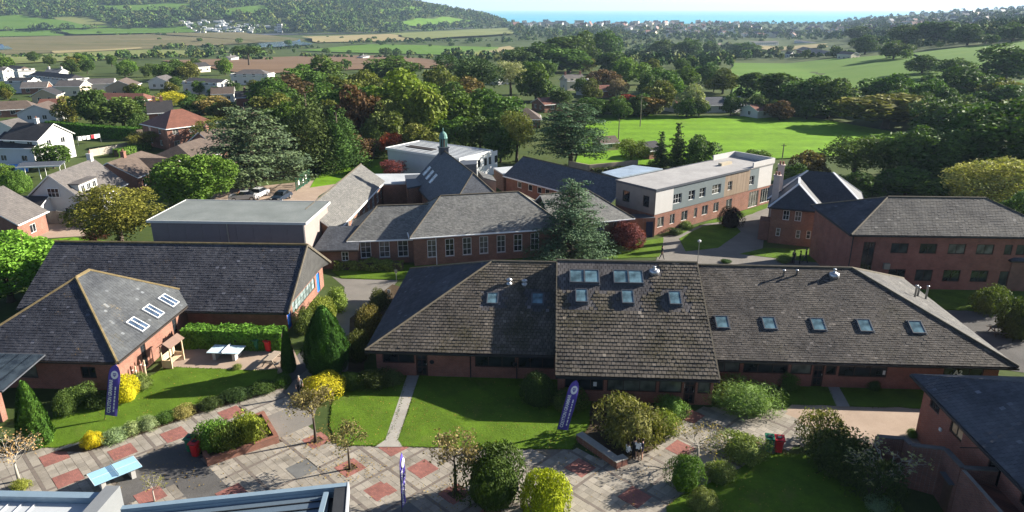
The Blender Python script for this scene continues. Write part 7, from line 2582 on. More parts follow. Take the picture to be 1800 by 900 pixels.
# ------------------------------------------------------------------ things on the plaza
def table_tennis(x, y, rz, top, label, solid_net):
    t = thing('table_tennis_table', label, 'table', (x, y, 0.04), rz)
    tp = MB().box(-1.37, 1.37, -0.7625, 0.7625, 0.70, 0.765).build('table_top', top, t)
    lm = MB().box(-1.3, 1.3, -0.012, 0.012, 0.766, 0.769)
    lm.box(-1.37, -1.35, -0.76, 0.76, 0.7655, 0.7685).box(1.35, 1.37, -0.76, 0.76, 0.7655, 0.7685)
    lm.build('white_line', M_PAPER, tp)
    for s in (-1, 1):
        MB().prism([(s * 0.85 - 0.13, -0.6), (s * 0.85 + 0.13, -0.6), (s * 0.85 + 0.13, 0.6), (s * 0.85 - 0.13, 0.6)], 0, 0.698).build('leg', M_CONC, t)
    nb = MB()
    if solid_net:
        nb.box(-0.02, 0.02, -0.8, 0.8, 0.77, 0.92)
    else:
        for k in range(4):
            nb.box(-0.008, 0.008, -0.8, 0.8, 0.785 + k * 0.037, 0.802 + k * 0.037)
        for s in (-0.78, 0, 0.78):
            nb.box(-0.012, 0.012, s - 0.02, s + 0.02, 0.766, 0.93)
    nb.build('net', M_PAPER if solid_net else M_METAL, t)
    return t


M_CONC = plain('cast_concrete', (0.42, 0.41, 0.39), 0.85, 0.1, 2)
table_tennis(-24.83, 37.5, R(45.2), plain('pale_blue_top', (0.30, 0.52, 0.68), 0.35, 0.05, 1.0), 'pale blue outdoor table tennis table on the plaza', False)
table_tennis(-24.2, 54.2, R(-4.4), plain('ice_blue_top', (0.52, 0.66, 0.72), 0.35, 0.05, 1.0), 'ice-blue table tennis table with a solid net on the patio', True)


def bin_(px, py, col, label):
    x, y = a2(px, py, 0.04)
    t = thing('litter_bin', label, 'bin', (x, y, 0.04), R(-12))
    M = plain(col[0], col[1], 0.4, 0.08, 2)
    b = MB()
    n = 12
    for (z0, r0), (z1, r1) in zip([(0.06, 0.22), (0.10, 0.235), (0.9, 0.29), (0.93, 0.31)], [(0.10, 0.235), (0.9, 0.29), (0.93, 0.31), (0.98, 0.31)]):
        for k in range(n):
            def pt(i, r, z):
                a = 2 * math.pi * (i + 0.5) / n
                q = (abs(math.cos(a)) ** 4 + abs(math.sin(a)) ** 4) ** -0.25
                return (r * q * math.cos(a), r * q * math.sin(a), z)
            b.poly([pt(k, r0, z0), pt(k + 1, r0, z0), pt(k + 1, r1, z1), pt(k, r1, z1)])
    b.poly([(-0.2, -0.2, 0.06), (-0.2, 0.2, 0.06), (0.2, 0.2, 0.06), (0.2, -0.2, 0.06)])
    b.build('body', M, t)
    ld = MB()
    ld.prism([(-0.32, -0.32), (0.32, -0.32), (0.32, 0.32), (-0.32, 0.32)], 0.985, [1.06, 1.06, 1.14, 1.14])
    ld.box(-0.2, 0.2, -0.34, -0.321, 1.0, 1.04, 1)
    lo_ = ld.build('lid', [M, M_GUTTER], t)
    MB().box(-0.14, 0.14, -0.12, 0.14, 1.105, 1.16).build('opening', M_GUTTER, lo_)
    for s in (-1, 1):
        MB().tube([(s * 0.2, 0.24, 0.09), (s * 0.27, 0.24, 0.09)], 0.09, 10).build('wheel', M_GUTTER, t)
    return t


RED, GRN = ('red_plastic', (0.55, 0.02, 0.025)), ('green_plastic', (0.02, 0.16, 0.08))
bin_(337, 793, GRN, 'green bin beside the raised brick planter')
bin_(345.5, 801, RED, 'red bin beside the raised brick planter')
bin_(1351, 792, GRN, 'green bin at the edge of the shaded lawn on the right')
bin_(1367.5, 794, RED, 'red bin at the edge of the shaded lawn on the right')
bin_(452, 615, GRN, 'green bin in front of the patio hedge')
bin_(473, 617, RED, 'red bin in front of the patio hedge')

# banners
M_PURPLE = plain('purple_fabric', (0.085, 0.06, 0.33), 0.75, 0.12, 1.5)
M_LETTER = plain('white_print', (0.78, 0.78, 0.8), 0.7, 0.03, 4)
M_CREST = plain('crest_print', (0.16, 0.14, 0.42), 0.7, 0.1, 6)
me_title = text_mesh('COLYTON GRAMMAR', 0.33, M_LETTER)


def banner(x, y, H, lean, rz, label, wv=0.05):
    t = thing('feather_banner', label, 'banner', (x, y, 0.05), rz)
    up = Vector((math.sin(lean), 0, math.cos(lean)))
    ac = Vector((math.cos(lean), 0, -math.sin(lean)))
    P = lambda s, a, o=0.0: up * s + ac * a + Vector((0, o, 0))
    W = 0.80
    n = 22
    pole = [P(-0.05, 0)] + [P(H * 0.8 * k / 8, 0) for k in range(9)] + [P(H * (0.8 + 0.2 * math.sin(a)), 0.42 * (1 - math.cos(a))) for a in (0.4, 0.8, 1.2, 1.45)]
    MB().tube(pole, [0.02] * 9 + [0.014, 0.012, 0.01, 0.008, 0.006], 6).build('pole', M_GUTTER, t)
    sb = MB()
    rows = []
    for k in range(n + 1):
        s = 0.42 + (H - 0.42) * k / n
        f = s / H
        l = 0.0 if f < 0.8 else 0.42 * (1 - math.sqrt(max(0, 1 - ((f - 0.8) / 0.2) ** 2)))
        r = W if f < 0.72 else 0.42 + (W - 0.42) * math.sqrt(max(0, 1 - ((f - 0.72) / 0.28) ** 2))
        rows.append([P(s, l + (r - l) * j / 6, wv * math.sin(s * 2.3 + j * 0.9) * j / 6) for j in range(7)])
    for k in range(n):
        for j in range(6):
            q = [rows[k][j], rows[k][j + 1], rows[k + 1][j + 1], rows[k + 1][j]]
            sb.poly(q)
            sb.poly([v + Vector((0, 0.012, 0)) for v in q[::-1]])
    sl = sb.build('sail', M_PURPLE, t)
    for v in (0,):
        R3 = Matrix((( up.x, -ac.x, 0, 0), (0, 0, -1, 0), (up.z, -ac.z, 0, 0), (0, 0, 0, 1)))
        R3 = Matrix(((up.x, -ac.x, 0, 0), (up.y, -ac.y, -1, 0), (up.z, -ac.z, 0, 0), (0, 0, 0, 1)))
        p = P(H * 0.44, 0.24, -0.035)
        link('lettering', me_title, sl, Matrix.Translation(p) @ R3 @ Matrix.Diagonal(((H * 0.60) / 3.3, 1, 1, 1)))
        dl = MB()
        s0 = 0.8
        gg = random.Random(3)
        while s0 < H * 0.62:
            L_ = gg.uniform(0.12, 0.3)
            a, b = P(s0, 0.56, -wv - 0.02), P(s0 + L_, 0.56, -wv - 0.02)
            w_ = ac * 0.045
            dl.poly([a - w_, a + w_, b + w_, b - w_])
            s0 += L_ + 0.07
        dl.build('small_print', M_LETTER, sl)
        em = MB()
        c0 = P(H * 0.83, 0.43, -wv - 0.015)
        em.poly([c0 + up * (0.33 * math.cos(a)) + ac * (0.24 * math.sin(a)) for a in [2 * math.pi * i / 18 for i in range(18)]])
        eo = em.build('emblem', M_LETTER, sl)
        c1 = c0 + Vector((0, -0.01, 0))
        sh = [(-0.11, 0.15), (0.11, 0.15), (0.11, -0.02), (0.0, -0.18), (-0.11, -0.02)]
        cr = MB().poly([c1 + ac * a + up * b for a, b in sh])
        c2 = c1 + Vector((0, -0.006, 0))
        cr.poly([c2 + ac * a + up * b for a, b in ((-0.09, 0.055), (0.09, 0.055), (0.09, 0.02), (-0.09, 0.02))], 1)
        cr.build('crest', [M_CREST, M_LETTER], sl)
    return t


banner(*a2(184, 739), 4.55, 0.24, R(8), 'purple lettered feather banner on the left lawn')
banner(3.05, 42.6, 4.3, 0.22, R(10), 'purple lettered feather banner leaning on the middle lawn', 0.04)
banner(*a2(707, 907), 3.95, 0.02, R(80), 'feather banner seen edge-on at the bottom of the plaza')

# raised planters
pl_ = [a2(*p) for p in ((368, 818), (487, 778), (463, 736), (350, 779))]


def planter(P, h, wt, mat, cap, label, closed=True, soil=True, name='planter'):
    t = thing(name, label, 'planter', (P[0][0], P[0][1], 0))
    Q = [Vector((p[0] - P[0][0], p[1] - P[0][1], 0)) for p in P]
    n = len(Q)
    for k in range(n if closed else n - 1):
        a, b = Q[k], Q[(k + 1) % n]
        d = (b - a).normalized()
        a2_, b2_ = a - d * (wt / 2 if k % 2 == 0 else -wt / 2), b + d * (wt / 2 if k % 2 == 0 else -wt / 2)
        w = MB()
        nn = Vector((-d.y, d.x, 0)) * wt / 2
        w.prism([tuple((a2_ - nn)[:2]), tuple((b2_ - nn)[:2]), tuple((b2_ + nn)[:2]), tuple((a2_ + nn)[:2])], 0, h)
        wo_ = w.build('wall', mat, t)
        nn = nn * 1.12
        MB().prism([tuple((a2_ - nn)[:2]), tuple((b2_ - nn)[:2]), tuple((b2_ + nn)[:2]), tuple((a2_ + nn)[:2])], h + 0.002, h + 0.06).build('coping', cap, wo_)
    if soil:
        MB().poly([(q.x, q.y, h - 0.08) for q in Q]).build('soil', M_SOIL, t)
    return t


planter(pl_, 0.5, 0.24, M_BRICK3, M_BRICK3, 'raised brick planter with green and yellow shrubs')
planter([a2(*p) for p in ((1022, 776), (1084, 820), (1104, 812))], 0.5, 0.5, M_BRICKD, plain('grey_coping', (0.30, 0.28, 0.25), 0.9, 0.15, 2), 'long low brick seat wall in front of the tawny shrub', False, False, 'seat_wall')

# covered bench on the patio
sx, sy = a2(306, 640)
arb = thing('covered_bench', 'pale timber bench with its own pitched roof against the pavilion', 'bench', (sx, sy, 0.02), R(82))
M_PINE = plain('pale_timber', (0.58, 0.45, 0.30), 0.75, 0.12, 3)
for x in (-0.85, 0.85):
    for y in (-0.4, 0.4):
        MB().box(x - 0.045, x + 0.045, y - 0.045, y + 0.045, 0, 1.95).build('post', M_PINE, arb)
for k in range(4):
    MB().box(-0.8, 0.8, -0.3 + k * 0.14, -0.18 + k * 0.14, 0.45, 0.48).build('seat_slat', M_PINE, arb)
for k in range(4):
    MB().box(-0.8, 0.8, 0.33, 0.36, 0.6 + k * 0.15, 0.71 + k * 0.15).build('back_slat', M_PINE, arb)
for x in (-0.85, 0.85):
    MB().box(x - 0.03, x + 0.03, -0.38, 0.38, 0.05, 0.75).build('side_panel', M_PINE, arb)
rb = MB()
thick(rb, [(-1.05, -0.6, 1.95), (1.05, -0.6, 1.95), (1.05, 0.0, 2.35), (-1.05, 0.0, 2.35)], 0.05)
thick(rb, [(1.05, 0.6, 1.95), (-1.05, 0.6, 1.95), (-1.05, 0.0, 2.35), (1.05, 0.0, 2.35)], 0.05)
rb.build('roof', plain('felt_roof', (0.20, 0.13, 0.10), 0.9, 0.15, 3), arb)


def picnic(px, py, rz, label, mat):
    x, y = a2(px, py)
    t = thing('picnic_table', label, 'picnic table', (x, y, 0.03), rz)
    for k in range(5):
        MB().box(-0.9, 0.9, -0.36 + k * 0.148, -0.225 + k * 0.148, 0.70, 0.74).build('top_board', mat, t)
    for s in (-1, 1):
        for k in range(2):
            MB().box(-0.9, 0.9, s * 0.72 - 0.13 + k * 0.14, s * 0.72 - 0.005 + k * 0.14, 0.42, 0.455).build('seat_board', mat, t)
    for x_ in (-0.65, 0.65):
        for s in (-1, 1):
            MB().beam((x_, s * 0.22, 0.70), (x_, s * 0.66, 0.0), 0.05, 0.09).build('leg', mat, t)
        MB().box(x_ + 0.03, x_ + 0.07, -0.82, 0.82, 0.33, 0.41).build('cross_beam', mat, t)
    return t


picnic(481, 640, R(78), 'timber picnic table on the sunny end of the patio', plain('grey_timber', (0.32, 0.26, 0.20), 0.85, 0.15, 3))
picnic(1757, 588, R(-10), 'dark picnic table on the shaded yard at the right edge', plain('dark_timber', (0.10, 0.085, 0.07), 0.85, 0.15, 3))

# carved posts by the pavilion wall
for i, (px, py, h, ln) in enumerate(((236, 668, 1.25, 0.05), (241, 672, 1.35, -0.08), (251, 660, 1.4, 0.06), (257, 664, 1.5, -0.05))):
    x, y = a2(px, py)
    t = thing('timber_post', ['leftmost short carved post by the pavilion wall', 'second carved post by the pavilion wall', 'third carved post by the pavilion wall', 'tallest pale carved post by the pavilion wall'][i], 'post', (x, y, 0.0))
    MB().lathe([(0.09, 0), (0.08, h * 0.5), (0.07, h), (0.02, h + 0.06)], 8).build('shaft', M_BRICK3 if i % 2 == 0 else M_PINE, t, Matrix.Rotation(ln, 4, 'X'))
    MB().lathe([(0.085, h * 0.7), (0.095, h * 0.73), (0.085, h * 0.76)], 8).build('ring', M_PAPER, t, Matrix.Rotation(ln, 4, 'X'))

# lamp post, sign posts, poles
t = thing('lamp_post', 'slim white-headed lamp post beside the back road', 'lamp post', (*a2(1226, 463), 0))
MB().tube([(0, 0, 0), (0, 0, 2.6)], [0.05, 0.035], 8).build('post', M_METAL, t)
MB().lathe([(0.06, 2.6), (0.2, 2.66), (0.2, 2.8), (0.05, 2.9)], 10).build('lamp_head', M_WHITE, t)
for px, py, h, lb in ((697, 494, 1.3, 'grey sign post at the corner of the teaching block bank'), (684, 522, 0.8, 'small white marker post on the bank')):
    t = thing('sign_post', lb, 'sign', (*a2(px, py), 0))
    MB().tube([(0, 0, 0), (0, 0, h)], 0.04, 6).build('post', M_METAL, t)
    MB().box(-0.14, 0.14, -0.06, -0.042, h - 0.35, h + 0.05).build('plate', M_METAL if h > 1 else M_PAPER, t)
for px, yt, yb, lb in ((1125, 166, 224, 'tall wooden utility pole standing in the bright field'), (1087, 209, 246, 'short pole at the near edge of the bright field'), (1375, 252, 279, 'thin post at the field corner by the schoolhouse'), (612, 400, 435, 'pole beside the barn-like wing')):
    p, h, w = span(px, yt, yb, 3)
    t = thing('utility_pole', lb, 'pole', p)
    MB().tube([(0, 0, -0.2), (0, 0, h)], [0.13, 0.09], 8).build('shaft', plain('pole_wood', (0.19, 0.16, 0.12), 0.9, 0.2, 4), t)
    MB().box(-0.5, 0.5, -0.05, 0.05, h - 0.5, h - 0.4).build('crossarm', M_BARK, t)
MB_cl = None

# garden and boundary fences: panel by panel
def fence(pts, h, mat, label, pw=1.83, name='fence', rails=False):
    q = [np.array(a2(*p)) for p in pts]
    t = thing(name, label, 'fence', (q[0][0], q[0][1], 0))
    for a, b in zip(q[:-1], q[1:]):
        L_ = np.linalg.norm(b - a)
        n = max(1, int(round(L_ / pw)))
        ang = math.atan2(*(b - a)[::-1])
        for k in range(n):
            p = a + (b - a) * k / n - q[0]
            M = Matrix.Translation((p[0], p[1], 0)) @ Matrix.Rotation(ang, 4, 'Z')
            w = L_ / n
            mb = MB()
            if rails:
                for i in range(int(w / 0.13)):
                    mb.box(i * 0.13 + 0.05, i * 0.13 + 0.075, -0.012, 0.012, 0.1, h)
                mb.box(0.05, w, -0.03, 0.03, 0.2, 0.26).box(0.05, w, -0.03, 0.03, h - 0.2, h - 0.14)
            else:
                nbd = 11
                for i in range(nbd):
                    mb.box(0.06 + (w - 0.06) * i / nbd, 0.06 + (w - 0.06) * (i + 0.95) / nbd, -0.02 + 0.008 * (i % 2), 0.012 + 0.008 * (i % 2), 0.06, h - 0.05)
                mb.box(0.06, w, -0.035, 0.035, h - 0.05, h)
            mb.build('panel', mat, t, M)
            MB().box(-0.05, 0.05, -0.05, 0.05, 0, h + 0.08).build('post', mat, t, M)
    return t


fence([(68, 394), (104, 393), (146, 399)], 1.8, plain('weathered_fence', (0.27, 0.25, 0.22), 0.9, 0.12, 2), 'weathered grey panel fence behind the driveway')
fence([(160, 276), (205, 268), (225, 262)], 1.5, plain('pale_fence', (0.45, 0.40, 0.32), 0.9, 0.12, 2), 'pale panel fence across the back gardens')
fence([(0, 318), (22, 311)], 1.5, plain('tan_fence', (0.50, 0.42, 0.30), 0.9, 0.12, 2), 'tan fence stub at the left edge below the pool')
gf = fence([(521, 336), (546, 319)], 2.2, plain('green_steel', (0.015, 0.10, 0.06), 0.5, 0.1, 2), 'green steel railing gate with white signs by the car park', 1.9, 'railing_gate', True)
q0, q1 = np.array(a2(521, 336)), np.array(a2(546, 319))
for f, z in ((0.15, 1.1), (0.45, 1.0), (0.65, 1.3)):
    p = (q1 - q0) * f
    MB().box(0, 0.45, -0.06, -0.045, z - 0.35, z + 0.35).build('sign', M_PAPER, gf, Matrix.Translation((p[0], p[1], 0)) @ Matrix.Rotation(math.atan2(*(q1 - q0)[::-1]), 4, 'Z'))

# garden odds: pool cover, gazebo, washing line
pcv = thing('pool_cover', 'arched bright blue pool cover in the left garden', 'pool cover', (*a2(17, 300), 0), R(20))
mb = MB()
for k in range(8):
    a0_, a1_ = math.pi * k / 8, math.pi * (k + 1) / 8
    mb.poly([(-3.4, -1.9 * math.cos(a0_), 1.1 * math.sin(a0_)), (3.4, -1.9 * math.cos(a0_), 1.1 * math.sin(a0_)), (3.4, -1.9 * math.cos(a1_), 1.1 * math.sin(a1_)), (-3.4, -1.9 * math.cos(a1_), 1.1 * math.sin(a1_))])
mb.build('sheet', plain('blue_cover', (0.05, 0.25, 0.60), 0.4, 0.15, 1.2), pcv)
for x in (-3.4, -1.7, 0, 1.7, 3.4):
    MB().tube([(x, -1.93 * math.cos(math.pi * k / 8), 1.13 * math.sin(math.pi * k / 8)) for k in range(9)], 0.05, 5).build('hoop', M_PAPER, pcv)
gz = thing('garden_canopy', 'grey flat garden canopy on white posts behind the dormer house', 'canopy', (*a2(77, 312), 0), R(14))
MB().prism([(-3.4, -1.5), (3.4, -1.5), (3.4, 1.5), (-3.4, 1.5)], 2.2, [2.3, 2.3, 2.55, 2.55]).build('roof', M_LEAD, gz)
for x in (-3.2, 0, 3.2):
    for y in (-1.3, 1.3):
        MB().box(x - 0.06, x + 0.06, y - 0.06, y + 0.06, 0, 2.19).build('post', M_WHITE, gz)
MB().box(-3.5, 3.5, -1.62, -1.51, 2.12, 2.34).build('fascia', M_WHITE, gz)
wq0, wq1 = np.array(a2(138, 256)), np.array(a2(178, 250))
ws = thing('washing_line', 'washing line hung with white and red laundry in a back garden', 'washing line', (*wq0, 0), math.atan2(*(wq1 - wq0)[::-1]))
Lw = float(np.linalg.norm(wq1 - wq0))
for x in (0, Lw):
    MB().tube([(x, 0, 0), (x, 0, 2)], 0.04, 6).build('post', M_METAL, ws)
MB().tube([(0, 0, 1.95), (Lw / 2, 0, 1.85), (Lw, 0, 1.95)], 0.012, 4).build('line', M_PAPER, ws)
for k, f in enumerate((0.12, 0.3, 0.48, 0.68, 0.8, 0.92)):
    MB().box(Lw * f - 0.35, Lw * f + 0.35, -0.015, 0.015, 1.0 + 0.1 * (k % 2), 1.86).build('garment', M_PAPER if k not in (3,) else plain('red_cloth', (0.5, 0.03, 0.04), 0.8, 0.1, 3), ws)


# fallen leaves under the street trees and over the lawns
gl = np.random.default_rng(77)
LP = []
for (x, y), n_, sd in (((-13.4, 41.9), 260, 1.6), ((-10.45, 38.8), 220, 1.4), ((-3.4, 36.2), 260, 1.6), ((-9, 44.5), 240, 4.0), ((-2, 45), 240, 4.0), ((5, 40), 200, 3.0), ((-26, 47), 200, 4.0), ((14, 36), 260, 3.5), ((-20, 39), 160, 3.0)):
    LP.append(np.stack([x + gl.normal(0, sd, n_), y + gl.normal(0, sd * 0.7, n_), np.full(n_, 0.085)], 1))
LP = np.concatenate(LP)
V, Q = leaf_quads(LP, unit(gl, len(LP)) * 0.25 + np.array([0, 0, 1.0]), 0.05, gl, 0.7)
fo = link('fallen_leaves', np_mesh('fallen_leaves', V, Q, M_LEAF))
fo.color = (0.28, 0.19, 0.06, 1)
tag(fo, 'fallen autumn leaves scattered over lawns and paving', 'leaves', kind='stuff')

# ragged grass along the lawn edges
EP = []
for out_, z_ in EDGES:
    for (xa, ya), (xb, yb) in zip(out_, out_[1:] + out_[:1]):
        L_ = math.hypot(xb - xa, yb - ya)
        n_ = int(L_ * 26)
        f = gl.random(n_)[:, None]
        q_ = np.array([[xa, ya]]) * (1 - f) + np.array([[xb, yb]]) * f + gl.normal(0, 0.055, (n_, 2))
        EP.append(np.concatenate([q_, np.full((n_, 1), z_)], 1))
EP = np.concatenate(EP)
V, Q = leaf_quads(EP, unit(gl, len(EP)) * 0.7 + np.array([0, 0, 0.5]), 0.06, gl, 0.45)
eo_ = link('edge_grass', np_mesh('edge_grass', V, Q, M_LEAF))
eo_.color = (0.09, 0.135, 0.02, 1)
tag(eo_, 'ragged grass growing over the lawn edges', 'grass', kind='stuff')

# ------------------------------------------------------------------ parked cars
def car(px, py, rz, col, label):
    x, y = a2(px, py)
    t = thing('parked_car', label, 'car', (x, y, 0.03), rz)
    M = plain('car_paint_' + col[0], col[1], 0.25, 0.05, 1.0, 0.5, 0.2)
    prof = [(-2.1, 0.35), (-2.12, 0.7), (-1.95, 0.85), (-1.1, 0.95), (1.0, 0.98), (1.95, 0.9), (2.1, 0.65), (2.08, 0.35)]
    b = MB()
    n = len(prof)
    for s in (-1, 1):
        pass
    L_ = [[(p[0], s * (0.86 if p[1] < 0.8 else 0.82), p[1]) for p in prof] for s in (-1, 1)]
    b.poly(L_[0][::-1][::-1])
    b.poly(L_[1][::-1])
    for k in range(n):
        j = (k + 1) % n
        b.poly([L_[0][j], L_[0][k], L_[1][k], L_[1][j]])
    roof_ = [(-1.0, 0.93), (-0.35, 1.42), (0.9, 1.45), (1.65, 0.96)]
    c = [[(p[0], s * (0.80 if p[1] < 1 else 0.62), p[1]) for p in roof_] for s in (-1, 1)]
    b.poly([c[0][1], c[0][2], c[1][2], c[1][1]])
    b.build('body', M, t)
    g_ = MB()
    g_.poly([c[0][0], c[0][1], c[1][1], c[1][0]]).poly([c[0][2], c[0][3], c[1][3], c[1][2]])
    g_.poly([c[0][0], c[0][3], c[0][2], c[0][1]]).poly([c[1][0], c[1][1], c[1][2], c[1][3]])
    g_.build('windows', M_GLASS, t)
    for x_ in (-1.3, 1.28):
        for s in (-1, 1):
            w = MB().tube([(x_, s * 0.68, 0.33), (x_, s * 0.88, 0.33)], 0.33, 14).build('wheel', M_GUTTER, t)
            MB().tube([(x_, s * 0.881, 0.33), (x_, s * 0.895, 0.33)], 0.2, 10).build('rim', M_METAL, w)
    for s in (-1, 1):
        MB().box(-2.14, -2.08, s * 0.62 - 0.16, s * 0.62 + 0.16, 0.62, 0.76).build('headlight', M_PAPER, t)
        MB().box(2.06, 2.125, s * 0.68 - 0.12, s * 0.68 + 0.12, 0.62, 0.8).build('tail_light', plain('tail_red', (0.4, 0.01, 0.01), 0.3, 0.05, 2), t)
    return t


car(495, 352, R(80), ('navy', (0.02, 0.035, 0.06)), 'dark blue car standing apart on the car park')
car(454, 347, R(78), ('white', (0.70, 0.71, 0.72)), 'white car with dark windows behind the sports hall roof')
car(428, 352, R(15), ('silver', (0.55, 0.57, 0.60)), 'silver car nearest the bright green tree')
car(128, 376, R(20), ('black', (0.015, 0.016, 0.02)), 'black car parked beside the dormer house')


# ------------------------------------------------------------------ people
def person(px, py, rz, label, cloth, pose='stand', h=1.68, hair=(0.03, 0.02, 0.012)):
    x, y = a2(px, py, 0.04)
    t = thing('person', label, 'person', (x, y, 0.04), rz)
    top, legc, shoe, skin = cloth
    V_, Ed, Rd, Tg = [], [], [], []

    def v(p, r, tg, par=None):
        V_.append(p); Rd.append(r); Tg.append(tg)
        if par is not None:
            Ed.append((par, len(V_) - 1))
        return len(V_) - 1
    k = h / 1.7
    sit = pose == 'sit'
    zp = 0.52 if sit else 0.95
    pel = v((0, 0, zp), 0.135, 'l')
    wst = v((0, 0, zp + 0.16), 0.125, 't', pel)
    ch = v((0, -0.01 if sit else 0, zp + 0.36), 0.15, 't', wst)
    nk = v((0, -0.02, zp + 0.53), 0.055, 's', ch)
    hd = v((0, -0.035, zp + 0.63), 0.085, 's', nk)
    v((0, -0.04, zp + 0.73), 0.07, 's', hd)
    v((0, -0.115, zp + 0.635), 0.018, 's', hd)
    st = 0.16 if pose == 'walk' else 0.0
    for s in (-1, 1):
        sh = v((s * 0.17, 0, zp + 0.45), 0.062, 't', ch)
        if pose in ('sit', 'phone'):
            el = v((s * 0.23, -0.06, zp + 0.2), 0.046, 't', sh)
            wr = v((s * 0.13, -0.26, zp + 0.22), 0.032, 's', el)
            hn = v((s * 0.09, -0.32, zp + 0.24), 0.032, 's', wr)
            fd = (-s * 0.25, -0.75, 0.2)
        else:
            el = v((s * 0.235, 0.03 - s * st * 0.4, zp + 0.18), 0.046, 't', sh)
            wr = v((s * 0.245, -0.05 - s * st, zp - 0.06), 0.032, 's', el)
            hn = v((s * 0.245, -0.07 - s * st, zp - 0.13), 0.032, 's', wr)
            fd = (0, -0.25, -1)
        for i in range(4):
            o = (i - 1.5) * 0.018
            b = v((V_[hn][0] + fd[0] * 0.035, V_[hn][1] + o + fd[1] * 0.035, V_[hn][2] + fd[2] * 0.035), 0.010, 's', hn)
            L_ = (0.045, 0.052, 0.05, 0.038)[i]
            v((V_[b][0] + fd[0] * L_ - s * 0.008, V_[b][1] + fd[1] * L_ - 0.006, V_[b][2] + fd[2] * L_), 0.008, 's', b)
        v((V_[hn][0] - s * 0.03, V_[hn][1] - 0.03, V_[hn][2] + 0.005), 0.011, 's', hn)
        hp_ = v((s * 0.09, 0, zp - 0.06), 0.095, 'l', pel)
        if sit:
            kn = v((s * 0.11, -0.42, 0.5), 0.065, 'l', hp_)
            an = v((s * 0.11, -0.44, 0.09), 0.04, 'a', kn)
        else:
            kn = v((s * 0.1, -0.03 + s * st * 0.6, 0.5), 0.066, 'a' if legc[1] else 'l', hp_)
            an = v((s * 0.1, 0.02 + s * st * 1.6, 0.09), 0.042, 'a', kn)
        v((s * 0.115, V_[an][1] - 0.15, 0.045), 0.036, 'f', an)
    me = bpy.data.meshes.new('body')
    me.from_pydata([Vector(p) * k for p in V_], Ed, [])
    ob = bpy.data.objects.new('body', me)
    COL.objects.link(ob)
    sk = ob.modifiers.new('s', 'SKIN')
    sk.use_smooth_shade = True
    for i, sv in enumerate(me.skin_vertices[0].data):
        sv.radius = (Rd[i] * k * (1.15 if Tg[i] == 't' and Rd[i] > 0.1 else 1.0), Rd[i] * k * (0.78 if Tg[i] == 't' and Rd[i] > 0.1 else 1.0))
        sv.use_root = i == 0
    sd = ob.modifiers.new('d', 'SUBSURF')
    sd.levels = sd.render_levels = 1
    dg = bpy.context.evaluated_depsgraph_get()
    m2 = bpy.data.meshes.new_from_object(ob.evaluated_get(dg))
    bpy.data.objects.remove(ob)
    m2.name = 'body'
    m2.materials.clear()
    mats = {'t': plain('cloth_' + top[0], top[1], 0.85, 0.12, 6), 'l': plain('cloth_' + legc[0][0], legc[0][1], 0.85, 0.12, 6), 's': plain('skin_tone', (0.45, 0.27, 0.19), 0.6, 0.08, 6), 'f': plain('shoe_dark', (0.02, 0.02, 0.022), 0.5, 0.1, 6)}
    mats['a'] = mats['s'] if legc[1] else mats['l']
    order = ['t', 'l', 's', 'f', 'a']
    for o in order:
        m2.materials.append(mats[o])
    A = np.array([np.array(p) * k for p in V_])
    E0, E1 = A[[e[0] for e in Ed]], A[[e[1] for e in Ed]]
    cen = np.array([list(p.center) for p in m2.polygons])
    d = E1 - E0
    tt = np.clip(((cen[:, None] - E0) * d).sum(-1) / ((d * d).sum(-1) + 1e-9), 0, 1)
    dist = np.linalg.norm(cen[:, None] - (E0 + tt[..., None] * d), axis=-1)
    bi = dist.argmin(1)
    tb = tt[np.arange(len(bi)), bi]
    idx = [order.index(Tg[Ed[b][1]] if f > 0.35 else Tg[Ed[b][0]]) for b, f in zip(bi, tb)]
    m2.polygons.foreach_set('material_index', idx)
    bo = link('body', m2, t)
    hz = (zp + 0.69) * k
    hm = MB().lathe([(0.088, -0.10), (0.098, -0.02), (0.09, 0.05), (0.055, 0.105), (0.01, 0.118)], 10, 0, (0, 0.0, hz))
    hm.build('hair', plain('hair_%d' % int(hair[0] * 1000), hair, 0.6, 0.15, 9), bo, None, True)
    return t


BLK, NVY, WHT, GRY = ('black', (0.012, 0.012, 0.014)), ('navy', (0.015, 0.018, 0.04)), ('white', (0.7, 0.68, 0.68)), ('grey', (0.08, 0.08, 0.085))
person(1103, 806, R(120), 'person in a white shirt sitting on the end of the low brick seat wall', (WHT, (BLK, False), 0, 0), 'sit')
person(1114, 808, R(200), 'person in black clothes standing in the middle of the chatting group', (BLK, (BLK, False), 0, 0), 'phone', 1.66)
person(1120, 810, R(150), 'person with a pale top in the chatting group', (WHT, (BLK, True), 0, 0), 'stand', 1.64, (0.08, 0.05, 0.02))
person(1128, 809, R(250), 'person in navy jumper and skirt at the right of the chatting group', (NVY, (NVY, True), 0, 0), 'phone', 1.66)
person(528, 697, R(20), 'person in dark clothes standing beside the clipped golden bush', (GRY, (BLK, False), 0, 0), 'stand', 1.75, (0.25, 0.22, 0.18))
person(1163, 456, R(100), 'person in black walking on the road behind the teaching block', (BLK, (BLK, False), 0, 0), 'walk')
person(1394, 464, R(-60), 'leftmost of three people in black near the schoolhouse lawn', (BLK, (BLK, False), 0, 0), 'stand')
person(1405, 464, R(60), 'shortest of three people in black near the schoolhouse lawn', (NVY, (BLK, False), 0, 0), 'phone', 1.6)
person(1415, 462, R(-100), 'walking one of three people in black near the schoolhouse lawn', (BLK, (NVY, False), 0, 0), 'walk', 1.74)

# ------------------------------------------------------------------ the far town, caravans and woods
gt = random.Random(21)


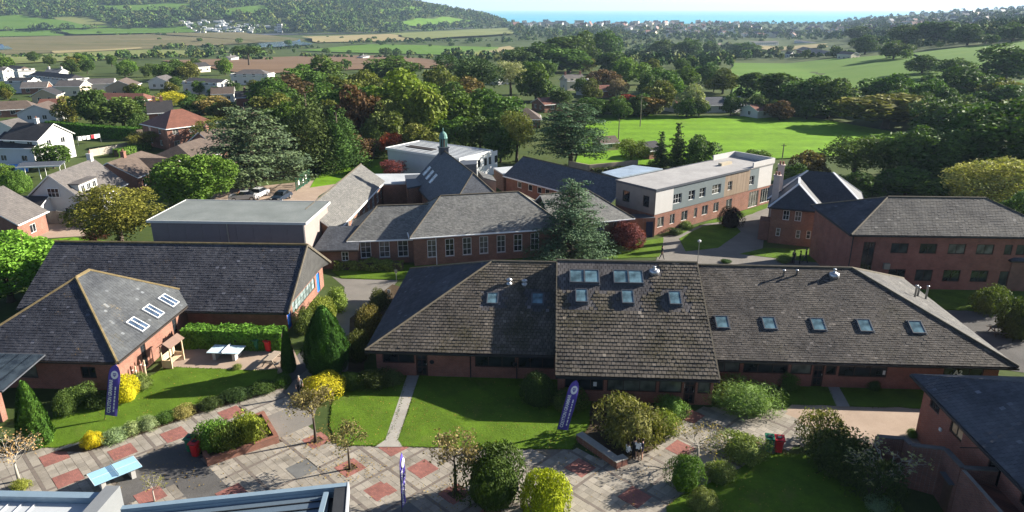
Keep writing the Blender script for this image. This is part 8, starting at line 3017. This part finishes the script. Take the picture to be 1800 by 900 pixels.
def mini_house(L_, D_, he, hr_, wall, rf, name='far_house'):
    mb = MB()
    mb.box(-L_ / 2, L_ / 2, -D_ / 2, D_ / 2, -1, he, 0)
    mb.poly([(-L_ / 2, -D_ / 2, he), (-L_ / 2, 0, hr_), (-L_ / 2, D_ / 2, he)][::-1], 0)
    mb.poly([(L_ / 2, -D_ / 2, he), (L_ / 2, D_ / 2, he), (L_ / 2, 0, hr_)], 0)
    e = 0.3
    k = (hr_ - he) / (D_ / 2)
    mb.poly([(-L_ / 2 - e, -D_ / 2 - e, he - e * k + 0.1), (L_ / 2 + e, -D_ / 2 - e, he - e * k + 0.1), (L_ / 2 + e, 0, hr_ + 0.1), (-L_ / 2 - e, 0, hr_ + 0.1)], 1)
    mb.poly([(L_ / 2 + e, D_ / 2 + e, he - e * k + 0.1), (-L_ / 2 - e, D_ / 2 + e, he - e * k + 0.1), (-L_ / 2 - e, 0, hr_ + 0.1), (L_ / 2 + e, 0, hr_ + 0.1)], 1)
    for s in (0, 1):
        for i in (-1, 1):
            if he > 3.5 or s == 0:
                mb.box(i * L_ * 0.25 - 0.7, i * L_ * 0.25 + 0.7, -D_ / 2 - 0.04, -D_ / 2 - 0.01, 1.0 + s * 2.5, 2.2 + s * 2.5, 2)
    mb.box(L_ * 0.3, L_ * 0.3 + 0.8, -0.4, 0.4, hr_ - 0.5, hr_ + 1.1, 1)
    return mb.mesh(name, [wall, rf, M_GLASS])


fw = [WALLC['white'], WALLC['cream'], WALLC['white'], WALLC['white']]
fr_ = [ROOFC['grey'], ROOFC['red'], ROOFC['brown'], ROOFC['blue']]
FH = [mini_house(gt.uniform(8, 13), gt.uniform(7, 9), gt.choice((2.8, 5, 5.2)), gt.choice((6.0, 7.5, 8.0)), fw[k % 4], fr_[(k * 3 + k // 4) % 4]) for k in range(8)]
for me_ in FH:
    pass
ZON = [([(900, 42), (1180, 40), (1330, 44), (1330, 49), (1100, 50), (905, 48)], 95, 'small house on the seafront strip of the far town', 'houses on the seafront strip'),
       ([(1090, 50), (1330, 49), (1400, 52), (1400, 66), (1110, 66)], 80, 'small house in the tree-filled middle of the far town', 'houses in the middle of the far town'),
       ([(1400, 40), (1560, 28), (1800, 16), (1800, 46), (1620, 62), (1420, 62)], 125, 'small house on the hillside part of the far town', 'houses on the town hillside')]
for P_, n_, lb, gp in ZON:
    for x, y in pxpoly(P_, n_, n_):
        p = land(x, y)
        o = link('house', gt.choice(FH))
        o.location = (p[0], p[1], p[2] - 0.2)
        o.rotation_euler = (0, 0, gt.uniform(-0.6, 0.6) + gt.choice((0, math.pi / 2)))
        s = gt.uniform(1.0, 1.35) * (1.3 if x < 1340 and y < 50 else 1.0)
        o.scale = (s, s, s)
        tag(o, lb, 'house', gp)
cmn = MB().box(-4.5, 4.5, -1.6, 1.6, 0.3, 2.9, 0)
cmn.poly([(-4.7, -1.8, 2.9), (4.7, -1.8, 2.9), (4.7, 0, 3.4), (-4.7, 0, 3.4)], 0).poly([(4.7, 1.8, 2.9), (-4.7, 1.8, 2.9), (-4.7, 0, 3.4), (4.7, 0, 3.4)], 0)
for i in (-3, -1, 1, 3):
    cmn.box(i - 0.5, i + 0.5, -1.63, -1.601, 1.4, 2.3, 1)
cmn = cmn.mesh('caravan', [M_WHITE, M_GLASS])
for x, y in pxpoly([(318, 40), (380, 36), (425, 42), (490, 50), (490, 58), (345, 59), (330, 50)], 70, 9):
    p = land(x, y)
    o = link('caravan', cmn)
    o.location = (p[0], p[1], p[2])
    o.rotation_euler = (0, 0, gt.uniform(-0.3, 0.3))
    s = gt.uniform(0.9, 1.3)
    o.scale = (s, s, s)
    tag(o, 'white holiday caravan on the far bank of the estuary', 'caravan', 'caravans on the far bank')
for px, py, L_, D_, h_, st, lb in ((965, 47, 46, 14, 13, 4, 'long white seafront apartment block, left one'), (985, 46, 30, 14, 15, 5, 'taller white seafront block right of the long one'), (1141, 41, 22, 14, 20, 6, 'white tower block standing above the far town'), (1018, 45, 26, 12, 15, 4, 'brown-roofed hotel on the far seafront'), (493, 58, 9, 9, 18, 5, 'white tower-like building at the end of the caravan park'), (1186, 43, 24, 14, 13, 4, 'grey block near the middle of the far town')):
    p = land(px, py)
    t = thing('apartment_block', lb, 'building', (p[0], p[1], p[2] - 1), 0.1)
    MB().box(-L_ / 2, L_ / 2, -D_ / 2, D_ / 2, 0, h_).build('wall', WALLC['white'] if 'brown' not in lb and 'grey' not in lb else WALLC['cream'], t)
    MB().box(-L_ / 2 - 0.4, L_ / 2 + 0.4, -D_ / 2 - 0.4, D_ / 2 + 0.4, h_ + 0.01, h_ + 0.8).build('roof', ROOFC['brown'] if 'brown' in lb else ROOFC['grey'], t)
    for s in range(st):
        z = 1.2 + s * (h_ - 1) / st
        MB().box(-L_ / 2 + 1, L_ / 2 - 1, -D_ / 2 - 0.1, -D_ / 2 - 0.02, z, z + 1.3).build('window_band', M_GLASS, t)


def wood(name, label, pts, hs, cols, nl, seed, ls=0.16):
    """far woodland that reads as one mass: one mesh of leafy clumps"""
    g = np.random.default_rng(seed)
    n = len(pts)
    H = g.uniform(hs[0], hs[1], n)
    W = H * g.uniform(0.8, 1.25, n) * 0.5
    N = unit(g, n * nl)
    N[:, 2] = np.abs(N[:, 2]) * 0.9 + 0.02 * g.normal(size=n * nl)
    H_, W_ = np.repeat(H, nl), np.repeat(W, nl)
    rr = 0.75 + 0.3 * g.random(n * nl)
    C = np.repeat(pts, nl, 0)
    P = C + np.stack([N[:, 0] * W_ * rr, N[:, 1] * W_ * rr, H_ * 0.32 + N[:, 2] * H_ * 0.66 * rr], 1)
    V, Q = leaf_quads(P, N * 0.7 + unit(g, n * nl) * 0.6, H_ * ls * (0.7 + 0.6 * g.random(n * nl)), g, 0.75)
    me = np_mesh(name, V, Q, cols, np.repeat(g.integers(0, len(cols), n), nl))
    o = link(name, me)
    tag(o, label, 'woodland', kind='stuff')
    return o


def wood_mat(name, col):
    t = NT(name)
    isl = t.n('ShaderNodeNewGeometry').outputs['Random Per Island']
    c = t.ramp(isl, [(0, tuple(k * 0.6 for k in col)), (1, tuple(k * 1.4 for k in col))])
    c = t.mix(0.8, c, t.ramp(t.noise(0.02, 4, 0.6), [(0.3, (0.7, 0.75, 0.8)), (0.7, (1.3, 1.2, 1.05))]), 'MULTIPLY')
    t.bsdf(c, 0.9, 0.05)
    return t.mat


WM = [wood_mat('wood_a', (0.06, 0.11, 0.03)), wood_mat('wood_b', (0.085, 0.14, 0.035)), wood_mat('wood_c', (0.11, 0.135, 0.04)), wood_mat('wood_d', (0.045, 0.085, 0.028))]


def in_field(x, y):
    return any(inpoly(x, y, [tuple(p) for p in f]) for f in FIELDS)


gw = np.random.default_rng(33)
pts = []
while len(pts) < 4600:
    y = gw.uniform(1440, 2350)
    x = gw.uniform(-0.80 * y, 30)
    if in_field(x, y):
        continue
    z = zt1(x, y)
    if z < -17.2 and gw.random() < 0.8:
        continue

    pts.append((x, y, z))
# keep out the caravan park
cpk = [tuple(land(*p)[:2]) for p in ((316, 39), (385, 34), (430, 42), (492, 49), (492, 58), (340, 59))]
pts = np.array([p for p in pts if not inpoly(p[0], p[1], cpk) or gw.random() < 0.06])
wood('hill_woodland', 'dense hazy woodland covering the far hill across the estuary', pts, (9, 19), WM, 44, 41, 0.13)
pts = []
for P_, n_ in (([(900, 46), (1330, 45), (1330, 70), (1090, 74), (905, 60)], 520), ([(1330, 42), (1560, 24), (1830, 8), (1830, 70), (1480, 72), (1330, 72)], 850), ([(880, 48), (1100, 52), (1100, 70), (880, 66)], 120), ([(1230, 36), (1500, 24), (1560, 18), (1560, 46), (1240, 47)], 320)):
    for x, y in pxpoly(P_, n_, n_ + 1):
        p = land(x, y)
        if not in_field(p[0], p[1]):
            pts.append(p)
wood('town_trees', 'mass of trees between the roofs of the far town', np.array(pts), (6, 12), WM, 42, 43)
pts = []
for (xa, ya), (xb, yb), n_ in (((0, 68), (460, 66), 60), ((450, 88), (560, 84), 40), ((260, 100), (480, 106), 70), ((0, 100), (260, 104), 50), ((520, 100), (900, 106), 90), ((560, 76), (900, 72), 60), ((250, 62), (900, 50), 40), ((1090, 104), (1300, 100), 60), ((1290, 104), (1500, 100), 60), ((1480, 96), (1800, 66), 60), ((1290, 174), (1640, 170), 50)):
    for i in range(n_):
        f = gw.random()
        p = land(xa + (xb - xa) * f, ya + (yb - ya) * f + gw.normal(0, 0.5))
        pts.append(p)
wood('field_hedges', 'low bushy hedges between the valley fields', np.array(pts), (1.8, 4.0), WM, 60, 45, 0.2)
pts = []
for P_, n_ in (([(250, 84), (480, 88), (480, 102), (330, 104), (250, 96)], 90), ([(60, 98), (250, 92), (330, 104), (160, 112)], 60), ([(0, 56), (200, 54), (340, 58), (340, 62), (0, 64)], 60), ([(900, 62), (1000, 58), (1100, 62), (1080, 78), (920, 76)], 110), ([(1060, 70), (1340, 66), (1340, 90), (1280, 100), (1100, 92)], 130), ([(1330, 62), (1640, 66), (1640, 86), (1500, 84), (1340, 74)], 150), ([(1640, 60), (1830, 52), (1830, 68), (1640, 82)], 90), ([(640, 98), (900, 96), (940, 112), (760, 118)], 70), ([(1090, 84), (1290, 84), (1290, 118), (1240, 130), (1100, 120)], 130), ([(900, 100), (1090, 105), (1090, 140), (920, 140)], 80), ([(1290, 98), (1500, 92), (1500, 102), (1290, 108)], 60), ([(560, 74), (900, 72), (900, 78), (560, 80)], 40)):
    for x, y in pxpoly(P_, n_, n_ + 7):
        if is_clear(x, y):
            continue
        p = land(x, y)
        if not in_field(p[0], p[1]):
            pts.append(p)
wood('valley_copses', 'distant copses and thickets scattered through the valley', np.array(pts), (4, 9), WM, 60, 47, 0.15)

# ------------------------------------------------------------------ the air
HZ = NT('haze_air')
vol = HZ.n('ShaderNodeVolumePrincipled')
vol.inputs['Color'].default_value = (0.55, 0.75, 1.0, 1)
vol.inputs['Density'].default_value = HAZE
vol.inputs['Anisotropy'].default_value = 0.2
HZ.l(vol.outputs[0], HZ.out.inputs['Volume'])
hz = MB().box(-32000, 32000, -400, 34000, -75, 190).build('haze', HZ.mat)
tag(hz, kind='stuff')
